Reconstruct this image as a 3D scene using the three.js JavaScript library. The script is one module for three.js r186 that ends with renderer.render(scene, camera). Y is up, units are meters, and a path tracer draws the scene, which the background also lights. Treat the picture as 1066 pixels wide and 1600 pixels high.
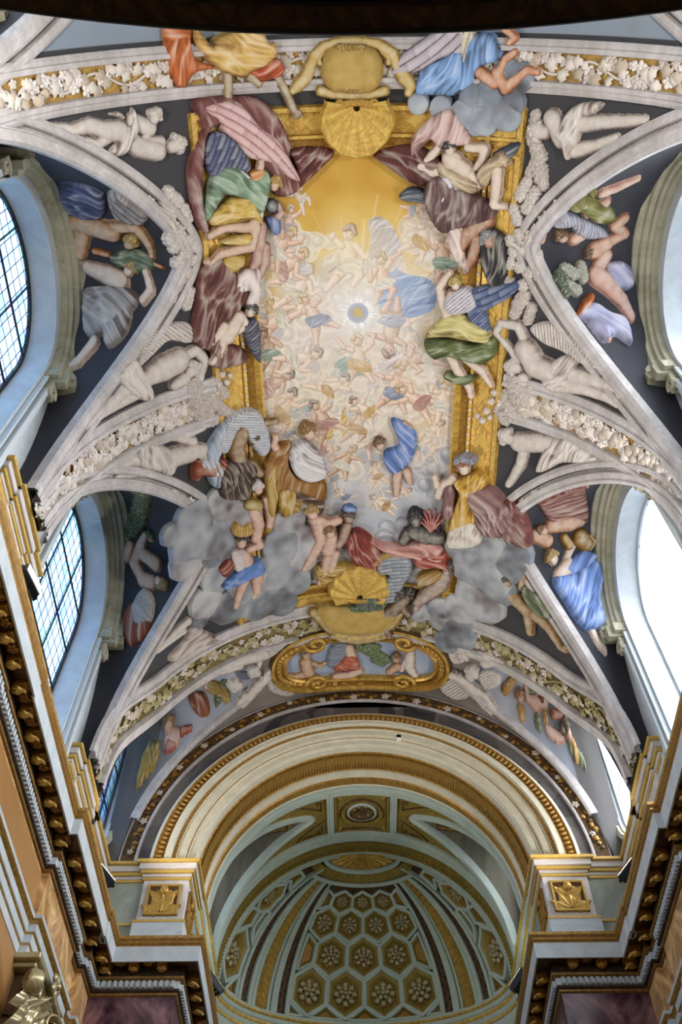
const PAINTED = [
[["#b9b3c4",[["p",0.0,0.12,0.011,0.05,9,0.175,-4.23,0.379,-4.11,0.681,-4.29,0.897,-4.82,0.757,-5.26,0.446,-5.14,0.199,-4.95,0.26,-4.59]]],["#d3c6b4",[["p",0.0,0.12,-0.029,0.05,9,-0.73,-5.11,-0.538,-4.85,-0.23,-4.79,0.199,-4.89,0.323,-5.2,0.012,-5.39,-0.488,-5.44,-0.762,-5.36]]],["#7f9fd2",[["p",0.0,0.12,0.038,0.05,9,0.36,-5.11,0.58,-4.99,0.906,-5.25,1.5,-5.27,1.6,-5.84,1.15,-6.11,0.619,-6.1,0.287,-5.75,0.511,-5.45]]],["#9ab4dc",[["p",0.0,0.12,0.053,0.05,9,0.514,-5.77,1.01,-5.5,1.56,-5.34,1.57,-5.59,1.02,-5.82,0.58,-6.03]]],["#dccfcd",[["p",0.0,0.12,0.034,0.05,9,0.396,-7.12,0.848,-6.76,1.04,-6.79,0.79,-7.18,0.266,-7.69,0.133,-7.62]]],["#c3a09a",[["p",0.0,0.12,-0.094,0.05,9,-1.5,-6.87,-0.774,-6.67,-0.784,-7.01,-1.18,-7.11]]],["#8fa79c",[["p",0.0,0.12,-0.025,0.05,9,-0.521,-7.03,-0.061,-6.87,0.264,-6.98,0.265,-7.33,-0.198,-7.4,-0.399,-7.53,-0.461,-7.31]]],["#9ab0b4",[["p",0.0,0.12,-0.124,0.05,9,-1.69,-7.9,-1.21,-7.82,-0.882,-8.08,-0.957,-8.29,-1.5,-8.22]]],["#b9bb8c",[["p",0.0,0.12,-0.101,0.05,9,-1.23,-8.26,-0.811,-7.97,-0.754,-8.39,-1.1,-8.47]]],["#d1b06a",[["p",0.0,0.12,-0.079,0.05,9,-0.959,-8.37,-0.616,-8.32,-0.489,-8.79,-0.766,-8.84]]],["#c9a040",[["p",0.0,0.12,-0.038,0.05,9,-0.381,-8.12,-0.205,-8.05,-0.172,-8.8,-0.365,-8.84]]]]
];
const GLORY = [[-0.169,-4.89,0.5,1.57],[-1.12,-5.46,0.42,1.05],[-0.883,-6.02,0.42,2.09],[-1.35,-5.0,0.4,0.524],[-1.66,-6.11,0.42,3.49],[-1.82,-6.62,0.4,1.75],[0.674,-6.36,0.5,4.54],[0.771,-7.6,0.46,1.4],[0.003,-6.98,0.45,1.57],[-1.56,-7.99,0.42,1.05],[-0.752,-8.31,0.42,2.09],[-1.73,-7.39,0.38,0.349],[1.2,-7.86,0.42,2.62],[1.77,-7.8,0.4,1.57],[1.63,-4.84,0.42,1.75],[1.25,-4.5,0.36,1.05],[-1.45,-4.63,0.36,0.785],[-0.005,-8.46,0.36,1.4],[-0.533,-7.6,0.36,0.524],[0.485,-5.29,0.4,1.75],[-1.18,-6.91,0.4,0.175],[1.24,-6.94,0.4,3.49],[1.09,-8.84,0.34,1.75],[-0.289,-9.35,0.36,1.05],[0.132,-8.13,0.34,2.44]];
// ---------- what is painted on the plaster (frescoed sky; coordinates are metres across and along the vault) ----------
function blob(c, x, z, rx, rz, col, a = 0) { c.fillStyle = col; c.beginPath(); c.ellipse(x, z, rx, rz, a, 0, 7); c.fill(); }
function soft(c, x, z, r, rgb, a) { const g = c.createRadialGradient(x, z, 0, x, z, r); g.addColorStop(0, `rgba(${rgb},${a})`); g.addColorStop(.55, `rgba(${rgb},${a * .6})`); g.addColorStop(1, `rgba(${rgb},0)`); c.fillStyle = g; c.fillRect(x - r, z - r, 2 * r, 2 * r); }
const mixHex = (hex, k) => { const n = parseInt(hex.slice(1), 16), q = [n >> 16, (n >> 8) & 255, n & 255].map((v) => k > 0 ? v + (255 - v) * k : v * (1 + k)); return q.map((v) => Math.round(clamp(v, 0, 255))).join(','); };
const hazed = (hex, k) => { const a = parseInt(hex.slice(1), 16), b = 0xddd0ba, q = [16, 8, 0].map((s) => Math.round(lerp((a >> s) & 255, (b >> s) & 255, k))); return '#' + q.map((v) => v.toString(16).padStart(2, '0')).join(''); };
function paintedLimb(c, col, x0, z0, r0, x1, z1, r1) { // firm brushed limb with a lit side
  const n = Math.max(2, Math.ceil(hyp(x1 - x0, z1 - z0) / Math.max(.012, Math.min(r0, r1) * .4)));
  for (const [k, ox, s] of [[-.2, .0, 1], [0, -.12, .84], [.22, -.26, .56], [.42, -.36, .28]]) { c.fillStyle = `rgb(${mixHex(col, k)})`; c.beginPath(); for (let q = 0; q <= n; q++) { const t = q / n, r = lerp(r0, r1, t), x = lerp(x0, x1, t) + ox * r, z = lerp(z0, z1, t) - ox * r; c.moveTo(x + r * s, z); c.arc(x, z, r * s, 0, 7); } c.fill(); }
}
function paintedCloth(c, col, o, an) {
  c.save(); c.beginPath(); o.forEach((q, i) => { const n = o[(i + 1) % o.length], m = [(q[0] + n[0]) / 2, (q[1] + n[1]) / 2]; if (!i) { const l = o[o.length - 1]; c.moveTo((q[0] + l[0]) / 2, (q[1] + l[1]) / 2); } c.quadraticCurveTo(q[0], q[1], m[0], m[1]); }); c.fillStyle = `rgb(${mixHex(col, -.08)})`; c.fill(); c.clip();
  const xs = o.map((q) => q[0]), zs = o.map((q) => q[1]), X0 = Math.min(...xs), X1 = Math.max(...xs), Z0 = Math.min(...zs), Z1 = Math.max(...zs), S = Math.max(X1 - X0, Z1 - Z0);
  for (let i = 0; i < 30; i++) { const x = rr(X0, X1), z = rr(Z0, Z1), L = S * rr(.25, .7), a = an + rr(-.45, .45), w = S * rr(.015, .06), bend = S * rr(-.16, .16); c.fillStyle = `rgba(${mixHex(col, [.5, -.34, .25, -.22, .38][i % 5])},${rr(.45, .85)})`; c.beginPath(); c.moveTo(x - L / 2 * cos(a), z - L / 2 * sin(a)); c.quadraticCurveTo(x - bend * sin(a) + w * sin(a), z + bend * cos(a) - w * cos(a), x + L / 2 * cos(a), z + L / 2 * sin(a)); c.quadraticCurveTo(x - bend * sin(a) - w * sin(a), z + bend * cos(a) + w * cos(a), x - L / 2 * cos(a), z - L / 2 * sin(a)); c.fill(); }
  c.restore();
}
function paintedShape(c, col, p) {
  if (p[0] === 'k') for (let i = 2; i + 5 < p.length; i += 3) paintedLimb(c, col, p[i], p[i + 1], p[i + 2], p[i + 3], p[i + 4], p[i + 5]);
  else { const o = []; for (let i = 6; i < p.length; i += 2) o.push([p[i], p[i + 1]]); paintedCloth(c, col, o, p[3] + .6); }
}
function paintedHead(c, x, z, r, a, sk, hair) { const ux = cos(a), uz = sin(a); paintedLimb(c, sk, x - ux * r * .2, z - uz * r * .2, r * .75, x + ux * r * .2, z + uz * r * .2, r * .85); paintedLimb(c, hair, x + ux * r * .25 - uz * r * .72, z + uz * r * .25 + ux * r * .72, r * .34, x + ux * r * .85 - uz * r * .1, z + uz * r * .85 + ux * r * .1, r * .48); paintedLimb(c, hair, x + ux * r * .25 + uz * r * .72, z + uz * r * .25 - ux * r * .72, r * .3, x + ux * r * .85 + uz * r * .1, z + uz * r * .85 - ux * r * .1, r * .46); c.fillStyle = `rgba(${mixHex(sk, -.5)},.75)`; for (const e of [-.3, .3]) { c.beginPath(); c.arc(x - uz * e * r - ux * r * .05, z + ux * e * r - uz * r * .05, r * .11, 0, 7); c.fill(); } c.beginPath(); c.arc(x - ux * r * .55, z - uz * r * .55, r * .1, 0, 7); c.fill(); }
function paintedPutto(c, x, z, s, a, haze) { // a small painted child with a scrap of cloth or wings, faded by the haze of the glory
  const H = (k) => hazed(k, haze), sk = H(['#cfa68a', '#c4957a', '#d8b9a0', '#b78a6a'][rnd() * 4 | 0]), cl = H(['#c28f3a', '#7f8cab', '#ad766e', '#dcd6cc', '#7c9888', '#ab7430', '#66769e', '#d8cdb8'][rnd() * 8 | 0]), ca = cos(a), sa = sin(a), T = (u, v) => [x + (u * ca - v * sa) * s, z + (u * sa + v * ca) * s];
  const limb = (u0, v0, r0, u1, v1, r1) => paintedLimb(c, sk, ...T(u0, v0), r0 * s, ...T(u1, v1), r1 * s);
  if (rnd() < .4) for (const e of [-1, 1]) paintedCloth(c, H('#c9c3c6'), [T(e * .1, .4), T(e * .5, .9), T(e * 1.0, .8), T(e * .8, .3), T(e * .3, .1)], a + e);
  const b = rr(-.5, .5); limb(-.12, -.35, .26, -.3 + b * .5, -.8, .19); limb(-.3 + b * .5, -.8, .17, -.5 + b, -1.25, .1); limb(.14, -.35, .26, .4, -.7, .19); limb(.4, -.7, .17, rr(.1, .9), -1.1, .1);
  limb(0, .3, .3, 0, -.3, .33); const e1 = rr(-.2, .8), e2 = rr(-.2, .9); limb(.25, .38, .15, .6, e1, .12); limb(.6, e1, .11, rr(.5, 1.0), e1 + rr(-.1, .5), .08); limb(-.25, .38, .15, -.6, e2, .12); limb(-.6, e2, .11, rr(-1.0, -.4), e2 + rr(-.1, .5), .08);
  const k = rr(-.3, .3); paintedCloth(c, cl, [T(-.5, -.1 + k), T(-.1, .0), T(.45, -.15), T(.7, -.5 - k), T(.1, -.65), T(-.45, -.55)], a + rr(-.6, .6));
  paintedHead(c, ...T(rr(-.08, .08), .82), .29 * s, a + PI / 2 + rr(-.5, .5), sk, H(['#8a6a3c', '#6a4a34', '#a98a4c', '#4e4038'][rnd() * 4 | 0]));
}
function paintedCloud(c, x, z, r, dark, light, n = 7) { for (let i = 0; i < n; i++) { const a = rnd() * 7, d = r * rr(.1, .8), px = x + d * cos(a) * 1.3, pz = z + d * sin(a) * .8, pr = r * rr(.35, .65), g = c.createRadialGradient(px - pr * .3, pz + pr * .35, pr * .1, px, pz, pr); g.addColorStop(0, `rgba(${light},.85)`); g.addColorStop(.6, `rgba(${dark},.75)`); g.addColorStop(.92, `rgba(${light},.6)`); g.addColorStop(1, `rgba(${light},0)`); c.fillStyle = g; c.beginPath(); c.arc(px, pz, pr, 0, 7); c.fill(); } }
function paintVault(c) {
  c.fillStyle = '#3c3c40'; c.fillRect(-8.2, -16.4, 16.4, 17);
  for (let i = 0; i < 900; i++) { const x = rr(-8, 8), z = rr(-16.3, .5); soft(c, x, z, rr(.15, .6), rnd() < .5 ? '52,52,58' : rnd() < .5 ? '86,80,76' : '74,66,58', rr(.06, .25)); }
  // grey-brown ground of the end field, ochre clouds in the near bay's sky
  c.fillStyle = '#7d7670'; c.fillRect(-8.2, -16.4, 16.4, 2.2); for (let i = 0; i < 240; i++) soft(c, rr(-7, 7), rr(-16.3, -14.3), rr(.1, .45), rnd() < .5 ? '92,82,76' : '168,160,154', rr(.1, .35));
  c.fillStyle = '#8793a0'; c.fillRect(-8.2, -1.1, 16.4, 2); for (let i = 0; i < 160; i++) soft(c, rr(-8, 8), rr(-1.1, .6), rr(.1, .4), rnd() < .5 ? '150,162,172' : '120,128,126', rr(.1, .3));
  // blue field of the oval
  c.fillStyle = '#98a6bd'; c.beginPath(); c.ellipse(0, -14.95, 2.25, .85, 0, 0, 7); c.fill(); for (let i = 0; i < 90; i++) soft(c, rr(-2, 2), rr(-15.7, -14.2), rr(.08, .3), ['178,188,206', '120,136,166', '196,200,208'][rnd() * 3 | 0], rr(.15, .4));
  // the golden sky inside the frame
  c.save(); c.beginPath(); c.rect(-2.12, -13.3, 4.24, 11.0); c.clip();
  const g = c.createLinearGradient(0, -2.3, 0, -13.3); [[0, '#b98c33'], [.12, '#c99f42'], [.2, '#d0aa52'], [.27, '#dccb9c'], [.36, '#ddd4c2'], [.46, '#dacdb6'], [.56, '#d4c8b0'], [.66, '#cac6c6'], [.78, '#b9bcc3'], [.9, '#bcc4ce'], [1, '#b0a888']].forEach(([o, k]) => g.addColorStop(o, k)); c.fillStyle = g; c.fillRect(-2.2, -13.4, 4.4, 11.2);
  for (let i = 0; i < 700; i++) { const z = rr(-13.2, -2.6), x = rr(-2.1, 2.1), f = (-z - 2.5) / 10.8; const k = f < .22 ? (rnd() < .5 ? '214,176,84' : '186,140,52') : f < .62 ? ['216,202,176', '196,168,128', '206,180,160', '184,152,104', '170,170,178', '222,212,198'][rnd() * 6 | 0] : ['150,154,164', '196,198,206', '176,164,162', '132,138,150', '206,210,218'][rnd() * 5 | 0]; soft(c, x, z, rr(.08, .42), k, rr(.12, .42)); }
  for (let i = 0; i < 90; i++) { const e = rnd() < .5 ? -1 : 1; soft(c, e * rr(1.4, 2.1), rr(-8.5, -4), rr(.12, .35), ['196,148,68', '176,128,60', '204,170,110'][rnd() * 3 | 0], rr(.2, .5)); }
  for (let i = 0; i < 46; i++) { const z = rr(-13, -4.6), f = (-z - 2.5) / 10.8; paintedCloud(c, rr(-2, 2), z, rr(.3, .6), f > .6 ? '148,152,162' : '196,184,166', f > .6 ? '206,208,214' : '228,220,204'); }
  const spots = []; for (let i = 0; i < 900 && spots.length < 40; i++) { const x = rr(-1.95, 1.95), z = rr(-10.6, -3.5), f = (-z - 2.5) / 10.8; if (hyp(x, z + 6.1) < .75 || (f < .26 && abs(x) < .9)) continue; if (spots.some((q) => hyp(q[0] - x, q[1] - z) < .46)) continue; spots.push([x, z]); const near = hyp(x, z + 6.1) / 4; if (rnd() < .5) paintedCloud(c, x + rr(-.2, .2), z - .25, rr(.25, .4), '190,178,164', '226,218,206', 5); paintedPutto(c, x, z, rr(.22, .32), rr(-1.5, 1.5), clamp(.7 - near * .4, .35, .7)); }
  for (const [x, z] of GLORY) paintedCloud(c, x, z - .2, .42, '200,186,170', '232,224,210', 6);
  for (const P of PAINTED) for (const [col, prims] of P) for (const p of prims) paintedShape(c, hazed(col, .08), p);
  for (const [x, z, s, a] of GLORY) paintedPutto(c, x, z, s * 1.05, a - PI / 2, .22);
  for (let i = 0; i < 120; i++) soft(c, rr(-2, 2), rr(-10.5, -4), rr(.2, .5), ['228,214,190', '214,198,176', '220,216,218'][i % 3], .2);
  soft(c, 0, -4.7, 1.1, '240,224,170', .4); soft(c, 0, -6.02, 1.9, '236,234,236', .36); soft(c, 0, -6.02, .6, '232,238,246', .55);
  for (let i = 0; i < 54; i++) { const a = i / 54 * 2 * PI + rr(-.03, .03), L = rr(.8, 2.4), w = rr(.008, .03); c.fillStyle = `rgba(240,238,232,${rr(.08, .26)})`; c.beginPath(); c.moveTo(.2 * cos(a - w), -6.02 + .2 * sin(a - w)); c.lineTo(L * cos(a - w * .6), -6.02 + L * sin(a - w * .6)); c.lineTo(L * cos(a + w * .6), -6.02 + L * sin(a + w * .6)); c.lineTo(.2 * cos(a + w), -6.02 + .2 * sin(a + w)); c.fill(); }
  for (let i = 0; i < 60; i++) { const a = rnd() * 7, r = rr(.26, .36); c.strokeStyle = `rgba(255,255,255,${rr(.4, .8)})`; c.lineWidth = .014; c.beginPath(); c.moveTo(.2 * cos(a), -6.02 + .2 * sin(a)); c.lineTo(r * cos(a), -6.02 + r * sin(a)); c.stroke(); }
  blob(c, 0, -6.02, .21, .21, '#b9bcc8'); blob(c, 0, -6.02, .165, .165, '#aeb2c0');
  c.save(); c.translate(0, -6.02); c.scale(1, -1); c.strokeStyle = '#d8b84e'; c.lineWidth = .026; c.lineJoin = 'miter'; c.beginPath(); c.moveTo(-.085, .1); c.lineTo(-.075, -.04); c.lineTo(0, .06); c.lineTo(.075, -.04); c.lineTo(.085, .1); c.moveTo(-.05, -.1); c.lineTo(.0, -.02); c.lineTo(.05, -.1); c.moveTo(0, -.13); c.lineTo(0, .1); c.stroke(); c.restore();
  c.restore();
}
function paintCap(c, k, sd) {
  const b = bays[k]; c.fillStyle = k === 3 ? '#98a0ae' : '#33343c'; c.fillRect(2, b.zc - 4, 4, 8);
  if (k === 3) { for (let i = 0; i < 90; i++) soft(c, rr(2.5, 4.3), rr(b.zc - 1.1, b.zc + 1.1), rr(.12, .4), ['190,192,202', '150,152,166', '206,200,200'][i % 3], rr(.15, .4)); c.fillStyle = '#5e5c5c'; c.beginPath(); c.moveTo(4.95, b.zc - 1.2); c.quadraticCurveTo(4.55, b.zc, 4.9, b.zc + 1.2); c.lineTo(6, b.zc + 1.2); c.lineTo(6, b.zc - 1.2); c.fill(); for (let i = 0; i < 70; i++) soft(c, rr(4.5, 5.6), rr(b.zc - 1.1, b.zc + 1.1), rr(.1, .35), ['74,72,72', '112,108,104', '92,84,76'][i % 3], rr(.2, .5)); return; }
  for (let i = 0; i < 160; i++) { const x = rr(2.6, 5.5), z = rr(b.zc - 2.6, b.zc + 2.6); soft(c, x, z, rr(.15, .5), rnd() < .6 ? '34,35,42' : '78,70,66', rr(.1, .3)); }
}
import * as THREE from 'three';
import { mergeGeometries } from 'three/addons/utils/BufferGeometryUtils.js';
import { RoundedBoxGeometry } from 'three/addons/geometries/RoundedBoxGeometry.js';
import { ImprovedNoise } from 'three/addons/math/ImprovedNoise.js';

// ---------- camera, sky, exposure ----------
const scene = new THREE.Scene();
const camera = new THREE.PerspectiveCamera(59.49, 1066 / 1600, 0.05, 200);
camera.position.set(-0.24, 1.6, 0);
camera.rotation.order = 'YXZ';
camera.rotation.set(58.2 * Math.PI / 180, 0.9 * Math.PI / 180, 0);
const renderer = new THREE.WebGLRenderer({ antialias: true });
renderer.toneMapping = THREE.LinearToneMapping;
renderer.toneMappingExposure = 1.1;
renderer.shadowMap.enabled = true;
{ // hazy daylight: bright, nearly white towards the sunlit side (+x), softer and bluer on the other
  const W = 256, H = 128, d = new Float32Array(W * H * 4);
  for (let j = 0; j < H; j++) for (let i = 0; i < W; i++) {
    const up = ((j + .5) / H - .5) * Math.PI, az = ((i + .5) / W - .5) * 2 * Math.PI, x = Math.cos(az) * Math.cos(up), y = Math.sin(up), z = Math.sin(az) * Math.cos(up);
    const q = Math.max(0, x * .86 + y * .5 + z * .1), sunward = q * q, o = (j * W + i) * 4, low = y < 0 ? .25 : 1;
    d[o] = (4.2 + 12 * sunward) * low; d[o + 1] = (4.8 + 12 * sunward) * low; d[o + 2] = (5.7 + 12 * sunward) * low; d[o + 3] = 1;
  }
  const t = new THREE.DataTexture(d, W, H, THREE.RGBAFormat, THREE.FloatType); t.mapping = THREE.EquirectangularReflectionMapping; t.magFilter = t.minFilter = THREE.LinearFilter; t.needsUpdate = true; scene.background = t;
}
const FLOOD = 46, FLOOD_COLOR = 0xfff8ef;                // the floodlights on the cornice
const CHANCEL_FLOOD = 1.6;

// ---------- helpers ----------
const PI = Math.PI, sin = Math.sin, cos = Math.cos, abs = Math.abs, hyp = Math.hypot;
const { clamp, lerp, smoothstep } = THREE.MathUtils;
const V3 = (x, y, z) => new THREE.Vector3(x, y, z);
let seed = 7;
const rnd = () => { seed = (seed * 1664525 + 1013904223) >>> 0; return seed / 4294967296; };
const rr = (a, b) => a + (b - a) * rnd();
const pn = new ImprovedNoise();
const noise = (x, y, z = 0) => pn.noise(x, y, z);
const fbm = (x, y, o = 4, z = 0) => { let s = 0, a = 0.5; for (let i = 0; i < o; i++) { s += a * noise(x, y, z + i * 7.3); x *= 2.03; y *= 2.03; a *= 0.5; } return s; };
const used = new Map();
function numbered(n) { const k = used.get(n) ?? 0; used.set(n, k + 1); return k ? n + '_' + String(k).padStart(3, '0') : n; }
function mesh(name, geo, m, parent = scene) {
  const o = new THREE.Mesh(geo, m); o.name = parent === scene ? numbered(name) : name;
  o.castShadow = o.receiveShadow = true; parent.add(o); return o;
}
function merged(list) {
  const clean = list.filter(Boolean).map((g) => { const n = g.index ? g.toNonIndexed() : g.clone(); for (const k of Object.keys(n.attributes)) if (!['position', 'normal', 'uv', 'color'].includes(k)) n.deleteAttribute(k); return n; });
  const all = ['uv', 'color'].filter((k) => clean.every((g) => g.attributes[k]));
  for (const g of clean) for (const k of ['uv', 'color']) if (!all.includes(k) && g.attributes[k]) g.deleteAttribute(k);
  return mergeGeometries(clean);
}
function thing(name, label, category, group) { const g = new THREE.Group(); g.name = numbered(name); g.userData = { label, category }; if (group) g.userData.group = group; scene.add(g); return g; }
function tag(o, label, category, group) { Object.assign(o.userData, { label, category }); if (group) o.userData.group = group; return o; }
function structure(name, label) { const g = new THREE.Group(); g.name = numbered(name); g.userData = { kind: 'structure' }; if (label) g.userData.label = label; scene.add(g); return g; }
const stuff = (o) => { o.userData.kind = 'stuff'; return o; };
const box = (x0, x1, y0, y1, z0, z1, r = 0) => {
  const w = abs(x1 - x0), h = abs(y1 - y0), d = abs(z1 - z0);
  const g = r ? new RoundedBoxGeometry(w, h, d, 2, Math.min(r, w / 2.01, h / 2.01, d / 2.01)) : new THREE.BoxGeometry(w, h, d);
  return g.translate((x0 + x1) / 2, (y0 + y1) / 2, (z0 + z1) / 2);
};
// grid surface from f(u, v) -> Vector3, nu x nv cells, with optional uv function
function gridSurface(f, nu, nv, uvf, skip) {
  const pos = [], uv = [], idx = [];
  for (let j = 0; j <= nv; j++) for (let i = 0; i <= nu; i++) { const u = i / nu, v = j / nv, p = f(u, v); pos.push(p.x, p.y, p.z); const q = uvf ? uvf(u, v, p) : [u, v]; uv.push(q[0], q[1]); }
  for (let j = 0; j < nv; j++) for (let i = 0; i < nu; i++) { if (skip && skip((i + .5) / nu, (j + .5) / nv)) continue; const a = j * (nu + 1) + i, b = a + 1, c = a + nu + 1, d = c + 1; idx.push(a, b, d, a, d, c); }
  const g = new THREE.BufferGeometry();
  g.setAttribute('position', new THREE.Float32BufferAttribute(pos, 3)); g.setAttribute('uv', new THREE.Float32BufferAttribute(uv, 2)); g.setIndex(idx); g.computeVertexNormals(); return g;
}
// a moulding along a curve: pts = [{p, n}] point and surface normal, profile = [[across, height, key]...]; returns {key: geometry}
function moulding(pts, profile, closed = false, caps = true) {
  const N = pts.length, out = {}, runs = [];
  const lat = pts.map((q, i) => {
    const a = pts[closed ? (i - 1 + N) % N : Math.max(0, i - 1)].p, b = pts[closed ? (i + 1) % N : Math.min(N - 1, i + 1)].p;
    const t = b.clone().sub(a).normalize(); let l = t.clone().cross(q.n).normalize();
    if (q.miter) l.multiplyScalar(q.miter); return l;
  });
  const M = closed ? N + 1 : N; let run = 0;
  const len = [0]; for (let i = 1; i < M; i++) { run += pts[i % N].p.distanceTo(pts[i - 1].p); len.push(run); }
  for (let k = 0; k + 1 < profile.length; k++) {
    const [a0, h0, key] = profile[k], [a1, h1] = profile[k + 1]; if (!key) continue; if (!k || profile[k - 1][2] !== key) runs.push([key, []]);
    const pos = [], uv = [], idx = [], w = hyp(a1 - a0, h1 - h0);
    for (let i = 0; i < M; i++) {
      const q = pts[i % N], l = lat[i % N];
      for (const [a, h, v] of [[a0, h0, 0], [a1, h1, w]]) { const p = q.p.clone().addScaledVector(l, a).addScaledVector(q.n, h); pos.push(p.x, p.y, p.z); uv.push(len[i], v); }
      if (i) { const b = i * 2; idx.push(b - 2, b, b - 1, b - 1, b, b + 1); }
    }
    const g = new THREE.BufferGeometry(); g.setAttribute('position', new THREE.Float32BufferAttribute(pos, 3)); g.setAttribute('uv', new THREE.Float32BufferAttribute(uv, 2)); g.setIndex(idx); g.computeVertexNormals();
    (out[key] ??= []).push(g); runs[runs.length - 1][1].push(g);
  }
  for (const k in out) out[k] = merged(out[k]);
  Object.defineProperty(out, 'runs', { value: runs.map(([k, g]) => [k, merged(g)]) });   // stretches of one material, in order across the profile
  return out;
}
function addMoulding(parent, mp, names, mats) { for (const [k, g] of mp.runs) mesh(names[k] ?? k, g, mats[k], parent); }
// moulding around a plan polyline at walls: poly [[x, z]...], profile [[out, y, key]...] with the outward side on the left of travel (side = 1) or right (-1)
function planSweep(poly, profile, side = 1, closed = false) {
  const N = poly.length, out = {}, nrm = [], runs = [];
  const seg = (i) => { const a = poly[i], b = poly[(i + 1) % N], l = hyp(b[0] - a[0], b[1] - a[1]); return [side * (b[1] - a[1]) / l, side * -(b[0] - a[0]) / l]; };
  for (let i = 0; i < N; i++) {
    const n0 = i || closed ? seg((i - 1 + N) % N) : seg(0), n1 = i < N - 1 || closed ? seg(i) : seg(N - 2);
    const bx = n0[0] + n1[0], bz = n0[1] + n1[1], d = (bx * n1[0] + bz * n1[1]) || 1; nrm.push([bx / d, bz / d]);
  }
  const M = closed ? N : N - 1;
  for (let k = 0; k + 1 < profile.length; k++) {
    const [o0, y0, key] = profile[k], [o1, y1] = profile[k + 1]; if (!key) continue; if (!k || profile[k - 1][2] !== key) runs.push([key, []]);
    const pos = [], uv = []; let run = 0;
    for (let i = 0; i < M; i++) {
      const j = (i + 1) % N, L = hyp(poly[j][0] - poly[i][0], poly[j][1] - poly[i][1]);
      const P = (q, o, y) => [poly[q][0] + nrm[q][0] * o, y, poly[q][1] + nrm[q][1] * o];
      const A = P(i, o0, y0), B = P(j, o0, y0), C = P(j, o1, y1), D = P(i, o1, y1), w = hyp(o1 - o0, y1 - y0);
      pos.push(...A, ...B, ...C, ...A, ...C, ...D); uv.push(run, 0, run + L, 0, run + L, w, run, 0, run + L, w, run, w); run += L;
    }
    const g = new THREE.BufferGeometry(); g.setAttribute('position', new THREE.Float32BufferAttribute(pos, 3)); g.setAttribute('uv', new THREE.Float32BufferAttribute(uv, 2)); g.computeVertexNormals();
    runs[runs.length - 1][1].push(g);
  }
  Object.defineProperty(out, 'runs', { value: runs.map(([k, g]) => [k, merged(g)]) });
  return out;
}
// ---------- textures and materials ----------
function canvasTexture(w, h, draw, repeat) {
  const c = document.createElement('canvas'); c.width = w; c.height = h; const x = c.getContext('2d'); draw(x, w, h);
  const t = new THREE.CanvasTexture(c); t.colorSpace = THREE.SRGBColorSpace; t.wrapS = t.wrapT = repeat ? THREE.RepeatWrapping : THREE.ClampToEdgeWrapping; if (repeat) t.repeat.set(repeat[0], repeat[1]); return t;
}
function dataTexture(n, f, repeat, color = true) {
  const d = new Uint8Array(n * n * 4);
  for (let j = 0; j < n; j++) for (let i = 0; i < n; i++) { const c = f(i / n, j / n), o = (j * n + i) * 4; d[o] = clamp(c[0], 0, 255); d[o + 1] = clamp(c[1], 0, 255); d[o + 2] = clamp(c[2], 0, 255); d[o + 3] = 255; }
  const t = new THREE.DataTexture(d, n, n); t.wrapS = t.wrapT = THREE.RepeatWrapping; t.magFilter = THREE.LinearFilter; t.minFilter = THREE.LinearFilter; if (color) t.colorSpace = THREE.SRGBColorSpace; t.repeat.set(repeat, repeat); t.needsUpdate = true; return t;
}
// noise that tiles over [0,1]
const tileNoise = (u, v, f, o = 4, s = 0) => { const a = u * 2 * PI, b = v * 2 * PI; return fbm(cos(a) * f + sin(b) * f * .83 + s, sin(a) * f + 5.2 + cos(b) * f * .71, o, sin(b) * f * .6 + cos(b) * f * .4); };
const plasterBump = dataTexture(256, (u, v) => { const n = 128 + 90 * tileNoise(u, v, 2.5, 5); return [n, n, n]; }, 0.8, false);
const std = (color, roughness = .8, metalness = 0, extra = {}) => new THREE.MeshStandardMaterial({ color, roughness, metalness, side: THREE.DoubleSide, ...extra });
const plasterMap = (r, g, b, amt, s) => dataTexture(256, (u, v) => { const n = tileNoise(u, v, 1.6, 5, s) * amt + tileNoise(u, v, 6, 3, s + 9) * amt * .5; return [r + n, g + n, b + n * 1.1]; }, 0.35);
const goldMap = (r, g, b, s) => dataTexture(256, (u, v) => { const n = tileNoise(u, v, 3, 4, s) * 60; return [r + n, g + n * .9, b + n * .5]; }, 0.9);
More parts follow.
